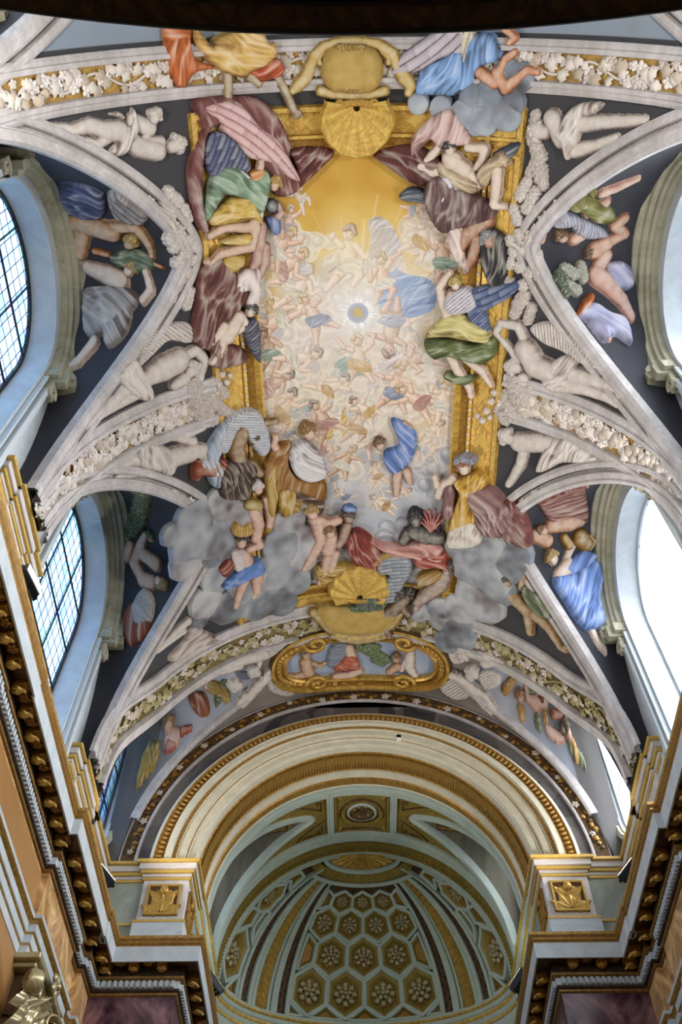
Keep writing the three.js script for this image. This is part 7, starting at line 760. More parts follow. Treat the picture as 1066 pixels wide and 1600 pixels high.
["draped_figure","woman with flower wreath in yellow robe and mauve cloak, right of frame","figure",0,"b",[["maroon_cloth","#6e3a35","f",0.12,[["p",0.0,0.12,-0.65,0.06,8,3.26,-9.76,3.75,-9.84,4.05,-10.53,3.84,-10.72,3.37,-10.65,2.88,-10.66]]],["body","#cdb8a8","s",0.17,[["k",0.0,2.13,-9.5,0.105,1.94,-9.69,0.105,1.81,-9.98,0.107],["k",0.0,1.77,-9.73,0.09,1.71,-9.55,0.075],["k",0.01,1.72,-9.61,0.044,1.72,-9.55,0.042],["k",0.02,1.68,-9.57,0.016,1.66,-9.52,0.014],["k",0.02,1.7,-9.57,0.016,1.69,-9.49,0.014],["k",0.02,1.73,-9.56,0.016,1.73,-9.49,0.014],["k",0.02,1.75,-9.55,0.016,1.76,-9.49,0.014],["k",0.02,1.68,-9.62,0.017,1.65,-9.57,0.014]]],["white_skirt","#cfc6b8","f",0.17,[["p",0.0,0.12,-1.59,0.05,10,2.19,-10.65,2.68,-10.42,2.91,-10.71,2.79,-11.04,2.17,-11.27,2.06,-11.04]]],["yellow_robe","#c49a35","f",0.18,[["p",0.0,0.12,-1.66,0.06,9,2.16,-9.55,2.66,-9.23,2.93,-9.42,2.68,-9.89,2.77,-10.36,2.53,-10.55,2.11,-10.81,2.2,-10.25,2.29,-9.84]]],["mauve_cloak","#8c6a68","f",0.2,[["p",0.0,0.12,-0.71,0.07,9,2.46,-9.77,2.91,-9.49,3.31,-9.71,3.64,-9.99,3.36,-10.59,2.91,-10.65,2.63,-10.14],["p",0.0,0.12,-1.52,0.05,9,1.94,-9.76,2.17,-9.71,2.19,-10.42,1.96,-10.51]]],["head","#cdb8a8","s",0.2,[["k",0.0,2.38,-9.21,0.128,2.36,-9.11,0.145],["k",0.02,2.35,-9.16,0.023,2.37,-9.22,0.03]]],["hair","#8a5a3c","c",0.21,[["k",0.0,2.36,-9.05,0.127,2.36,-9.05,0.127],["k",0.0,2.23,-9.2,0.074,2.33,-9.04,0.106],["k",0.0,2.46,-9.05,0.063,2.33,-9.04,0.097]]],["features","#5e4436","s",0.212,[["k",0.0,2.3,-9.2,0.018,2.3,-9.2,0.018],["k",0.0,2.4,-9.13,0.018,2.4,-9.13,0.018],["k",0.0,2.36,-9.28,0.012,2.42,-9.24,0.012]]],["wreath","#8d8f9c","c",0.25,[["k",0.0,2.19,-9.05,0.059,2.35,-8.94,0.073,2.55,-8.97,0.073]]]]],
["draped_figure","dark-skinned figure with red coral and pink cloth above the lower shell","figure",0,"b",[["red_cloth","#8c3c30","f",0.15,[["p",0.0,0.12,-1.13,0.06,8,-0.344,-11.28,0.01,-11.08,0.451,-11.53,0.603,-11.99,0.275,-12.3,-0.025,-12.12,-0.246,-11.75]]],["body","#4c4743","s",0.17,[["k",0.0,1.29,-11.0,0.206,1.62,-11.08,0.223,1.89,-11.08,0.159],["k",0.0,1.15,-11.04,0.143,1.04,-11.28,0.128]]],["pink_cloth","#c58f86","f",0.18,[["p",0.0,0.12,-0.259,0.06,9,0.068,-11.19,0.568,-11.46,1.16,-11.37,1.62,-11.19,1.93,-11.33,2.09,-11.64,2.28,-11.8,1.77,-11.83,1.32,-11.73,0.719,-11.71]]],["red_sash","#a04a3a","f",0.2,[["p",0.0,0.12,-0.195,0.05,10,1.32,-11.73,1.9,-11.37,2.13,-11.67,2.26,-11.85,1.83,-11.88,1.47,-11.96]]],["head","#4c4743","s",0.2,[["k",0.0,1.32,-10.73,0.136,1.29,-10.63,0.154],["k",0.02,1.32,-10.66,0.024,1.33,-10.73,0.032]]],["hair","#2c2a2a","c",0.21,[["k",0.0,1.26,-10.58,0.135,1.26,-10.58,0.135],["k",0.0,1.18,-10.67,0.079,1.27,-10.54,0.112],["k",0.0,1.43,-10.58,0.067,1.27,-10.54,0.103]]],["features","#5e4436","s",0.212,[["k",0.0,1.26,-10.69,0.019,1.26,-10.69,0.019],["k",0.0,1.38,-10.65,0.019,1.38,-10.65,0.019],["k",0.0,1.31,-10.79,0.013,1.37,-10.77,0.013]]],["coral","#9a4038","s",0.23,[["k",0.0,1.69,-10.9,0.038,1.48,-10.71,0.028,1.33,-10.69,0.019],["k",0.0,1.69,-10.9,0.038,1.53,-10.63,0.028,1.39,-10.54,0.019],["k",0.0,1.69,-10.9,0.038,1.59,-10.56,0.028,1.5,-10.42,0.019],["k",0.0,1.69,-10.9,0.038,1.67,-10.53,0.028,1.63,-10.36,0.019],["k",0.0,1.69,-10.9,0.038,1.75,-10.53,0.028,1.77,-10.35,0.019],["k",0.0,1.69,-10.9,0.038,1.82,-10.57,0.028,1.9,-10.39,0.019],["k",0.0,1.69,-10.9,0.038,1.88,-10.64,0.028,1.99,-10.5,0.019]]]]],
["cornucopia","silvery curling horn of plenty with a gold rim right of the lower shell","cornucopia",0,"b",[["horn","#9099a2","w",0.165,[["p",0.0,0.12,0.099,0.03,16,0.423,-11.93,0.719,-11.7,1.16,-11.68,1.26,-12.03,1.08,-12.5,0.936,-13.01,0.583,-13.04,0.548,-12.55,0.727,-12.28,0.455,-12.22]]],["rim","#a8893f","c",0.205,[["k",0.0,0.364,-11.97,0.082,0.571,-11.74,0.082,0.94,-11.6,0.081,1.19,-11.64,0.081]]],["ram_head","#4b443f","c",0.215,[["k",0.0,1.01,-12.77,0.153,0.921,-13.01,0.103]]]]],
["putto_figure","shadowed grey putto with golden cloth beside the silvery horn","figure",0,"b",[["body","#9c8578","s",0.165,[["k",0.0,2.08,-12.04,0.149,1.94,-12.37,0.201,1.68,-12.65,0.186,1.44,-12.96,0.137],["k",0.0,1.66,-12.21,0.1,1.85,-12.35,0.117],["k",0.0,1.5,-12.88,0.119,1.39,-13.18,0.086]]],["gold_cloth","#a07a38","f",0.195,[["p",0.0,0.12,-2.56,0.05,10,1.42,-12.19,1.92,-11.9,2.0,-12.17,1.58,-12.45,1.41,-12.44]]],["head","#9c8578","s",0.215,[["k",0.0,2.11,-11.92,0.107,2.14,-11.84,0.121],["k",0.02,2.13,-11.87,0.019,2.11,-11.92,0.025]]],["hair","#4a3d36","c",0.225,[["k",0.0,2.16,-11.79,0.106,2.16,-11.79,0.106],["k",0.0,2.05,-11.8,0.062,2.17,-11.76,0.088],["k",0.0,2.23,-11.87,0.053,2.17,-11.76,0.081]]],["features","#5e4436","s",0.227,[["k",0.0,2.08,-11.86,0.015,2.08,-11.86,0.015],["k",0.0,2.17,-11.89,0.015,2.17,-11.89,0.015],["k",0.0,2.07,-11.96,0.012,2.11,-11.97,0.012]]]]],
["winged_dragon","green winged dragon stretched over the lower gold cartouche","dragon",0,"b",[["dragon_body","#55684a","c",0.195,[["k",0.0,-0.5,-13.53,0.088,-0.264,-13.35,0.139,0.123,-13.21,0.173,0.461,-13.16,0.155,0.659,-12.99,0.103],["k",0.0,-0.579,-13.6,0.105,-0.579,-13.6,0.105]]],["wing","#4c5a52","w",0.215,[["p",0.0,0.12,-0.395,0.03,14,-0.108,-13.17,0.276,-12.86,0.675,-12.99,0.431,-13.28]]]]],
["fallen_figure","brown naked figure tumbling over the right end of the lower gold cartouche","figure",0,"b",[["body","#66492f","s",0.233,[["k",0.0,1.13,-12.9,0.137,0.862,-13.21,0.19,0.664,-13.42,0.157,0.59,-13.74,0.123,0.75,-14.0,0.089],["k",0.0,1.05,-13.11,0.12,1.21,-13.31,0.104]]],["head","#66492f","s",0.253,[["k",0.0,1.17,-12.81,0.098,1.22,-12.75,0.111],["k",0.02,1.2,-12.77,0.018,1.17,-12.81,0.023]]],["hair","#33261c","c",0.263,[["k",0.0,1.25,-12.71,0.098,1.25,-12.71,0.098],["k",0.0,1.16,-12.67,0.057,1.26,-12.69,0.081],["k",0.0,1.28,-12.82,0.049,1.26,-12.69,0.074]]],["features","#5e4436","s",0.265,[["k",0.0,1.17,-12.74,0.014,1.17,-12.74,0.014],["k",0.0,1.23,-12.81,0.014,1.23,-12.81,0.014],["k",0.0,1.13,-12.82,0.012,1.16,-12.86,0.012]]]]],
["putto_figure","falling bronze boy with arms over his head under the right lunette edge","figure",0,"b",[["body","#98794f","s",0.09,[["k",0.0,3.61,-11.84,0.099,3.66,-11.54,0.098,3.95,-11.43,0.098,3.92,-11.76,0.083],["k",0.0,3.69,-12.05,0.167,3.92,-12.15,0.184,4.15,-12.24,0.186],["k",0.0,4.19,-12.36,0.153,4.28,-12.79,0.104],["k",0.0,4.39,-12.25,0.169,4.72,-12.35,0.137,5.13,-12.66,0.087,5.28,-12.66,0.07],["k",0.01,5.2,-12.64,0.044,5.25,-12.63,0.042],["k",0.02,5.25,-12.59,0.016,5.31,-12.55,0.014],["k",0.02,5.25,-12.62,0.016,5.32,-12.58,0.014],["k",0.02,5.24,-12.64,0.016,5.31,-12.63,0.014],["k",0.02,5.24,-12.67,0.016,5.29,-12.67,0.014],["k",0.02,5.21,-12.6,0.017,5.27,-12.56,0.014]]],["green_cloth","#5f6a4a","f",0.09,[["p",0.0,0.12,-0.506,0.04,9,3.95,-11.68,4.46,-11.72,4.82,-12.06,4.52,-12.2,4.13,-12.07]]],["head","#98794f","s",0.14,[["k",0.0,3.62,-11.75,0.107,3.57,-11.7,0.121],["k",0.02,3.59,-11.71,0.019,3.62,-11.75,0.025]]],["hair","#332d28","c",0.15,[["k",0.0,3.54,-11.66,0.106,3.54,-11.66,0.106],["k",0.0,3.48,-11.79,0.062,3.53,-11.65,0.088],["k",0.0,3.65,-11.6,0.053,3.53,-11.65,0.081]]],["features","#5e4436","s",0.152,[["k",0.0,3.55,-11.76,0.015,3.55,-11.76,0.015],["k",0.0,3.63,-11.67,0.015,3.63,-11.67,0.015],["k",0.0,3.62,-11.8,0.012,3.66,-11.75,0.012]]]]],
["angel_figure","painted angel with arm over a blond head in the upper left lunette","figure",0,"1L",[["wing","#8a8280","w",0.015,[["p",0.0,0.12,-2.46,0.03,12,4.23,-3.32,3.86,-3.23,3.66,-3.49,3.65,-3.8,3.9,-3.94,4.28,-3.8]]],["blue_cloth","#4a5274","f",0.035,[["p",0.0,0.12,-2.83,0.05,9,5.08,-3.2,4.52,-3.21,4.31,-3.4,4.58,-3.87,5.05,-3.86,5.22,-3.62]]],["body","#b5906c","s",0.045,[["k",0.0,5.09,-4.0,0.176,4.79,-4.04,0.214,4.44,-4.14,0.2],["k",0.0,4.35,-4.03,0.117,3.91,-4.0,0.106,3.75,-4.34,0.087,3.72,-4.57,0.056],["k",0.0,5.03,-4.24,0.165,5.16,-4.6,0.148]]],["head","#b5906c","s",0.065,[["k",0.0,4.13,-4.37,0.105,4.08,-4.3,0.123],["k",0.02,4.09,-4.33,0.02,4.13,-4.37,0.025]]],["hair","#a88a4a","c",0.075,[["k",0.0,4.04,-4.26,0.108,4.04,-4.26,0.108],["k",0.0,4.16,-4.25,0.063,4.02,-4.23,0.091],["k",0.0,3.99,-4.35,0.054,4.02,-4.23,0.083]]],["features","#5e4436","s",0.077,[["k",0.0,4.14,-4.31,0.015,4.14,-4.31,0.015],["k",0.0,4.06,-4.36,0.015,4.06,-4.36,0.015],["k",0.0,4.18,-4.4,0.012,4.14,-4.42,0.012]]]]],
["draped_figure","painted half-bare figure in grey cloth in the upper left lunette","figure",0,"1L",[["green_cloth","#5f6e56","f",0.015,[["p",0.0,0.12,-2.92,0.04,9,4.53,-4.57,3.95,-4.47,3.66,-4.72,4.05,-4.86,4.48,-4.78]]],["body","#cdb8a8","s",0.045,[["k",0.0,5.0,-4.85,0.128,4.68,-4.93,0.176,4.37,-5.03,0.183],["k",0.0,3.86,-4.84,0.068,3.75,-5.11,0.078,3.91,-5.27,0.072],["k",0.0,4.81,-5.92,0.083,5.07,-6.17,0.062,5.27,-6.26,0.037]]],["head","#cdb8a8","s",0.065,[["k",0.0,4.19,-4.86,0.09,4.15,-4.8,0.102],["k",0.02,4.16,-4.82,0.017,4.19,-4.86,0.021]]],["hair","#9a8450","c",0.075,[["k",0.0,4.12,-4.77,0.092,4.12,-4.77,0.092],["k",0.0,4.24,-4.76,0.053,4.11,-4.75,0.075],["k",0.0,4.06,-4.84,0.045,4.11,-4.75,0.069]]],["features","#5e4436","s",0.077,[["k",0.0,4.21,-4.81,0.013,4.21,-4.81,0.013],["k",0.0,4.13,-4.84,0.012,4.13,-4.84,0.012],["k",0.0,4.23,-4.88,0.012,4.19,-4.89,0.012]]],["grey_cloth","#97928f","f",0.065,[["p",0.0,0.12,-2.79,0.07,8,5.08,-5.24,4.69,-5.14,4.17,-5.13,4.0,-5.29,4.27,-5.57,4.7,-5.83,5.03,-5.83],["p",0.0,0.12,-2.58,0.05,9,4.6,-5.62,4.16,-5.39,4.18,-5.72,4.51,-5.96,4.63,-5.82]]],["orange_ribbon","#a8662e","s",0.045,[["k",0.0,4.84,-4.55,0.061,4.59,-4.6,0.058],["k",0.0,3.7,-4.7,0.034,3.54,-4.74,0.033]]]]],
["putto_figure","painted putto with lilac wings and olive cloth in the upper right lunette","figure",0,"1R",[["body","#c29a86","s",0.015,[["k",0.0,4.05,-4.25,0.157,3.91,-4.39,0.136],["k",0.0,3.24,-4.03,0.093,3.24,-4.34,0.08],["k",0.0,4.14,-3.48,0.097,4.38,-3.41,0.097,4.72,-3.27,0.069],["k",0.0,4.3,-3.7,0.109,4.05,-3.87,0.127]]],["wing","#a3a3b0","w",0.045,[["p",0.0,0.12,-0.313,0.02,14,3.13,-3.84,3.4,-3.76,3.81,-3.91,3.92,-4.05,3.49,-4.08],["p",0.0,0.12,-0.547,0.02,14,3.78,-4.09,3.96,-3.99,4.32,-4.18,4.52,-4.37,4.19,-4.41,3.92,-4.3]]],["olive_cloth","#79783a","f",0.065,[["p",0.0,0.12,-0.416,0.05,10,3.46,-3.63,3.69,-3.43,4.15,-3.65,4.53,-3.9,4.49,-4.11,4.16,-4.04,3.83,-3.77],["p",0.0,0.12,-0.887,0.04,9,3.67,-3.28,3.78,-3.09,3.92,-3.26,3.86,-3.43]]],["head","#c29a86","s",0.065,[["k",0.0,3.64,-4.33,0.09,3.6,-4.27,0.102],["k",0.02,3.61,-4.29,0.016,3.64,-4.33,0.021]]],["hair","#6d4e30","c",0.075,[["k",0.0,3.57,-4.23,0.089,3.57,-4.23,0.089],["k",0.0,3.52,-4.31,0.056,3.55,-4.21,0.077],["k",0.0,3.67,-4.23,0.047,3.55,-4.21,0.071]]],["features","#5e4436","s",0.077,[["k",0.0,3.58,-4.32,0.012,3.58,-4.32,0.012],["k",0.0,3.65,-4.28,0.012,3.65,-4.28,0.012],["k",0.0,3.65,-4.38,0.012,3.68,-4.36,0.012]]]]],
["putto_figure","painted crouching putto beside the moulding of the upper right window","figure",0,"1R",[["body","#b98d74","s",0.015,[["k",0.0,4.79,-4.08,0.105,4.64,-4.21,0.114,4.86,-4.39,0.102,4.63,-4.48,0.115],["k",0.0,4.33,-4.63,0.17,4.51,-4.53,0.158]]],["head","#b98d74","s",0.065,[["k",0.0,4.26,-4.71,0.079,4.2,-4.69,0.089],["k",0.02,4.23,-4.7,0.013,4.26,-4.71,0.019]]],["hair","#5d4632","c",0.075,[["k",0.0,4.17,-4.68,0.07,4.17,-4.68,0.07],["k",0.0,4.18,-4.76,0.041,4.15,-4.67,0.065],["k",0.0,4.23,-4.63,0.035,4.15,-4.67,0.06]]],["features","#5e4436","s",0.077,[["k",0.0,4.22,-4.73,0.012,4.22,-4.73,0.012],["k",0.0,4.24,-4.67,0.012,4.24,-4.67,0.012],["k",0.0,4.29,-4.74,0.012,4.3,-4.71,0.012]]]]],
["putto_figure","painted putto with lilac sash and flower basket in the upper right lunette","figure",0,"1R",[["body","#bd9383","s",0.015,[["k",0.0,4.34,-5.04,0.172,4.59,-5.22,0.162,4.84,-5.48,0.118,5.0,-5.72,0.085],["k",0.0,4.53,-4.75,0.138,4.41,-4.9,0.141],["k",0.0,4.38,-5.76,0.083,4.48,-5.89,0.074]]],["lilac_sash","#9c9cb8","f",0.055,[["p",0.0,0.12,-0.965,0.05,9,4.53,-4.91,4.85,-4.87,5.05,-5.06,5.05,-5.32,4.72,-5.28],["p",0.0,0.12,-0.635,0.05,9,3.9,-5.53,4.24,-5.45,4.55,-5.62,4.85,-5.74,4.9,-6.06,4.61,-5.91,4.32,-5.94,4.06,-5.67]]],["orange_cloth","#b5632f","f",0.065,[["p",0.0,0.12,-2.06,0.03,10,3.9,-5.53,4.17,-5.31,4.25,-5.41,4.05,-5.59]]],["flowers","#9fa092","c",0.045,[["k",0.0,3.71,-4.87,0.09,3.9,-4.99,0.102],["k",0.0,4.03,-4.86,0.091,4.09,-5.06,0.091],["k",0.0,3.76,-5.12,0.078,3.95,-5.24,0.084]]],["leaves","#4c5a48","c",0.025,[["k",0.0,3.6,-5.0,0.134,3.69,-5.2,0.124]]]]],
["draped_figure","painted figure with raised pale arm and white wing in the lower left lunette","figure",0,"2L",[["orange_cloth","#7f3f24","f",0.015,[["p",0.0,0.12,-1.96,0.05,8,5.12,-12.04,4.92,-11.85,4.51,-11.92,4.5,-12.1,4.87,-12.31,5.06,-12.23]]],["body","#cda084","s",0.035,[["k",0.0,4.69,-10.71,0.074,4.79,-10.92,0.108,4.95,-11.3,0.119,4.73,-11.51,0.129,4.5,-11.5,0.116],["k",0.0,4.75,-11.09,0.135,4.44,-11.2,0.141],["k",0.0,5.06,-10.97,0.095,5.14,-11.22,0.109]]],["wing","#b2a9a2","w",0.045,[["p",0.0,0.12,-1.43,0.03,14,4.91,-11.88,4.68,-11.62,4.44,-11.71,4.43,-11.93,4.62,-12.08,4.83,-12.09]]],["head","#cda084","s",0.065,[["k",0.0,4.35,-11.46,0.078,4.29,-11.48,0.089],["k",0.02,4.3,-11.46,0.014,4.35,-11.46,0.018]]],["hair","#8a7a52","c",0.075,[["k",0.0,4.25,-11.49,0.066,4.25,-11.49,0.066],["k",0.0,4.22,-11.42,0.045,4.23,-11.49,0.062],["k",0.0,4.35,-11.54,0.039,4.23,-11.49,0.057]]],["features","#5e4436","s",0.077,[["k",0.0,4.28,-11.45,0.012,4.28,-11.45,0.012],["k",0.0,4.34,-11.5,0.012,4.34,-11.5,0.012],["k",0.0,4.36,-11.44,0.012,4.39,-11.47,0.012]]]]],
["fruit_garland","painted fruit, leaves and gilt blue vessel at the top of lower left lunette","fruit",0,"2L",[["leaves","#4f5a38","c",0.015,[["k",0.0,3.88,-7.62,0.153,4.87,-10.46,0.207,5.04,-10.7,0.149],["k",0.0,4.59,-10.7,0.107,4.59,-10.7,0.107]]],["vessel","#4a5a92","s",0.035,[["k",0.0,3.87,-7.25,0.071,3.57,-7.28,0.075,3.36,-7.4,0.065]]],["gilt_rim","#b08a32","s",0.045,[["k",0.0,3.94,-7.35,0.032,3.63,-7.37,0.048,3.37,-7.32,0.043]]],["fruit","#b08a6a","c",0.035,[["k",0.0,3.45,-7.59,0.076,3.26,-7.66,0.088],["k",0.0,3.81,-7.55,0.076,3.55,-7.5,0.065],["k",0.0,4.55,-10.78,0.067,4.55,-10.78,0.067]]]]],
["angel_figure","painted blond angel in bright blue cloth in the lower right lunette","figure",0,"2R",[["body","#cdb8a8","s",0.015,[["k",0.0,4.26,-11.44,0.128,4.48,-11.35,0.165],["k",0.0,4.44,-11.26,0.083,4.61,-11.05,0.094,4.81,-10.88,0.075],["k",0.0,4.84,-12.15,0.065,4.95,-12.32,0.055,5.09,-12.43,0.045]]],["blue_cloth","#6f8fcb","f",0.045,[["p",0.0,0.12,-2.34,0.07,8,4.1,-11.43,4.62,-11.47,5.18,-11.39,5.3,-11.67,5.16,-11.94,5.21,-12.22,4.81,-12.2,4.55,-12.05,4.31,-11.77],["p",0.0,0.12,-2.53,0.04,9,4.4,-11.37,4.88,-11.16,5.19,-11.34,4.77,-11.5]]],["head","#cdb8a8","s",0.065,[["k",0.0,4.16,-11.17,0.093,4.12,-11.11,0.106],["k",0.02,4.14,-11.13,0.017,4.16,-11.17,0.022]]],["hair","#a3895a","c",0.075,[["k",0.0,4.09,-11.06,0.109,4.09,-11.06,0.109],["k",0.0,4.01,-11.12,0.054,4.08,-11.04,0.088],["k",0.0,4.23,-11.08,0.053,4.08,-11.04,0.08]]],["features","#5e4436","s",0.077,[["k",0.0,4.09,-11.13,0.015,4.09,-11.13,0.015],["k",0.0,4.19,-11.12,0.013,4.19,-11.12,0.013],["k",0.0,4.15,-11.2,0.012,4.21,-11.19,0.012]]]]],
["draped_figure","painted reclining figure with red cloth at the top of the lower right lunette","figure",0,"2R",[["red_cloth","#7d4a3e","f",0.015,[["p",0.0,0.12,-0.016,0.03,12,2.76,-7.57,3.11,-7.39,3.66,-7.32,3.87,-7.37,5.0,-10.39,4.41,-10.44,3.96,-10.27]]],["body","#ba8b68","s",0.045,[["k",0.0,2.92,-7.6,0.087,3.23,-7.55,0.108,3.49,-7.61,0.098,3.73,-7.44,0.076,3.87,-7.33,0.054]]],["head","#ba8b68","s",0.065,[["k",0.0,2.86,-7.62,0.069,2.82,-7.62,0.071],["k",0.02,2.83,-7.62,0.012,2.86,-7.62,0.016]]],["hair","#6d4e34","c",0.075,[["k",0.0,2.79,-7.61,0.063,2.79,-7.61,0.063],["k",0.0,2.81,-7.69,0.268,2.78,-7.61,0.052],["k",0.0,2.82,-7.54,0.031,2.78,-7.61,0.048]]],["features","#5e4436","s",0.077,[["k",0.0,2.83,-7.65,0.012,2.83,-7.65,0.012],["k",0.0,2.84,-7.58,0.012,2.84,-7.58,0.012],["k",0.0,2.88,-7.65,0.012,2.89,-7.61,0.012]]]]],
["draped_figure","painted crouching bare figure beside the gold vase in the lower right lunette","figure",0,"2R",[["body","#b98c6c","s",0.015,[["k",0.0,4.13,-10.53,0.16,4.57,-10.54,0.207,4.79,-10.53,0.163],["k",0.0,3.76,-10.64,0.132,4.05,-10.82,0.133]]],["head","#b98c6c","s",0.065,[["k",0.0,3.95,-10.61,0.086,3.89,-10.57,0.098],["k",0.02,3.91,-10.58,0.015,3.95,-10.61,0.02]]],["hair","#7a5a3a","c",0.075,[["k",0.0,3.85,-10.54,0.086,3.85,-10.54,0.086],["k",0.0,3.83,-10.63,0.05,3.82,-10.52,0.079],["k",0.0,3.93,-10.5,0.043,3.82,-10.52,0.072]]],["features","#5e4436","s",0.077,[["k",0.0,3.89,-10.61,0.012,3.89,-10.61,0.012],["k",0.0,3.93,-10.55,0.013,3.93,-10.55,0.013],["k",0.0,3.97,-10.64,0.012,3.99,-10.61,0.012]]]]],
["gold_vase","painted gold vase above the blue-robed angel in the lower right lunette","vase",0,"2R",[["vase_body","#8f6a2c","s",0.038,[["k",0.0,4.81,-10.91,0.194,4.96,-11.06,0.15]]],["handle","#a57f3a","s",0.058,[["k",0.0,4.43,-10.83,0.081,4.55,-11.0,0.094],["k",0.0,5.04,-10.91,0.041,5.16,-11.05,0.041,5.04,-11.17,0.041]]]]],
["putto_figure","painted blond putto with red ribbon in the narrow left lunette","figure",0,"3L",[["body","#c29a86","s",0.015,[["k",0.0,4.62,-15.71,0.068,4.38,-15.73,0.064],["k",0.0,3.92,-14.21,0.029,3.76,-15.2,0.116]]],["orange_cloth","#8a5030","f",0.015,[["p",0.0,0.12,-2.25,0.04,10,4.23,-15.35,3.87,-15.32,3.68,-15.57,3.87,-15.61,4.13,-15.5]]],["ribbon","#9a4434","s",0.035,[["k",0.0,4.29,-15.7,0.037,4.08,-15.69,0.023],["k",0.0,4.58,-15.77,0.045,4.4,-15.78,0.02]]],["head","#c29a86","s",0.065,[["k",0.0,4.6,-15.66,0.068,4.64,-15.63,0.078],["k",0.02,4.62,-15.64,0.012,4.6,-15.66,0.016]]],["hair","#8a6a3c","c",0.075,[["k",0.0,4.66,-15.62,0.042,4.66,-15.62,0.042],["k",0.0,4.74,-15.63,0.04,4.67,-15.6,0.053],["k",0.0,4.53,-15.61,0.032,4.67,-15.6,0.049]]],["features","#5e4436","s",0.077,[["k",0.0,4.67,-15.65,0.012,4.67,-15.65,0.012],["k",0.0,4.57,-15.63,0.012,4.57,-15.63,0.012],["k",0.0,4.6,-15.67,0.012,4.55,-15.67,0.012]]]]],
["fruit_garland","painted clusters of yellow fruit in the narrow left lunette","fruit",0,"3L",[["fruit","#9a8038","c",0.015,[["k",0.0,3.68,-15.2,0.131,3.44,-15.3,0.131,3.28,-15.41,0.087],["k",0.0,4.98,-15.81,0.078,5.09,-15.84,0.061,4.81,-15.79,0.062]]],["leaves","#5d6444","c",0.015,[["k",0.0,3.51,-15.43,0.084,3.36,-15.14,0.087],["k",0.0,4.98,-15.86,0.029,4.98,-15.77,0.062]]]]],
["putto_figure","painted putto in red cloth reaching for fruit in the narrow right lunette","figure",0,"3R",[["body","#c29a86","s",0.015,[["k",0.0,4.06,-15.27,0.062,4.07,-15.45,0.059,4.22,-15.5,0.098,4.46,-15.46,0.098],["k",0.0,4.56,-15.41,0.079,4.42,-14.11,0.026,4.6,-14.07,0.028]]],["red_cloth","#8a4a30","f",0.035,[["p",0.0,0.12,0.152,0.03,10,4.26,-15.32,4.26,-14.14,4.37,-14.11,4.48,-15.42],["p",0.0,0.12,-0.008,0.03,10,4.59,-15.54,4.95,-15.57,4.85,-15.63,4.59,-15.62]]],["head","#c29a86","s",0.065,[["k",0.0,3.9,-15.45,0.071,3.9,-15.42,0.081],["k",0.02,3.9,-15.44,0.012,3.9,-15.45,0.017]]],["hair","#8a5c36","c",0.075,[["k",0.0,3.89,-15.4,0.071,3.89,-15.4,0.071],["k",0.0,3.8,-15.43,0.033,3.89,-15.38,0.06],["k",0.0,3.99,-15.41,0.036,3.89,-15.38,0.055]]],["features","#5e4436","s",0.077,[["k",0.0,3.85,-15.43,0.012,3.85,-15.43,0.012],["k",0.0,3.94,-15.42,0.012,3.94,-15.42,0.012],["k",0.0,3.88,-15.48,0.012,3.93,-15.47,0.012]]]]],
["putto_figure","painted dark-haired putto low in the narrow right lunette","figure",0,"3R",[["body","#c29a86","s",0.015,[["k",0.0,4.42,-15.71,0.046,4.61,-15.74,0.045,4.76,-15.74,0.031]]],["head","#c29a86","s",0.065,[["k",0.0,4.89,-15.7,0.066,4.87,-15.68,0.076],["k",0.02,4.88,-15.69,0.012,4.89,-15.7,0.016]]],["hair","#5a4a38","c",0.075,[["k",0.0,4.87,-15.67,0.067,4.87,-15.67,0.067],["k",0.0,4.76,-15.7,0.039,4.86,-15.66,0.056],["k",0.0,4.99,-15.68,0.013,4.86,-15.66,0.051]]],["features","#5e4436","s",0.077,[["k",0.0,4.83,-15.69,0.012,4.83,-15.69,0.012],["k",0.0,4.93,-15.69,0.012,4.93,-15.69,0.012],["k",0.0,4.87,-15.71,0.012,4.92,-15.71,0.012]]]]],
["fruit_garland","painted clusters of orange and yellow fruit in the narrow right lunette","fruit",0,"3R",[["fruit","#b0864a","c",0.015,[["k",0.0,3.72,-15.17,0.116,3.56,-15.33,0.1],["k",0.0,4.43,-15.62,0.066,4.43,-15.62,0.066],["k",0.0,4.96,-15.79,0.061,5.04,-15.82,0.012],["k",0.0,3.88,-15.6,0.087,3.88,-15.6,0.087]]],["leaves","#6c7654","c",0.015,[["k",0.0,3.73,-14.26,0.037,3.91,-14.21,0.366],["k",0.0,4.87,-15.78,0.038,5.09,-15.83,0.028],["k",0.0,4.23,-15.66,0.076,4.23,-15.66,0.076]]]]],
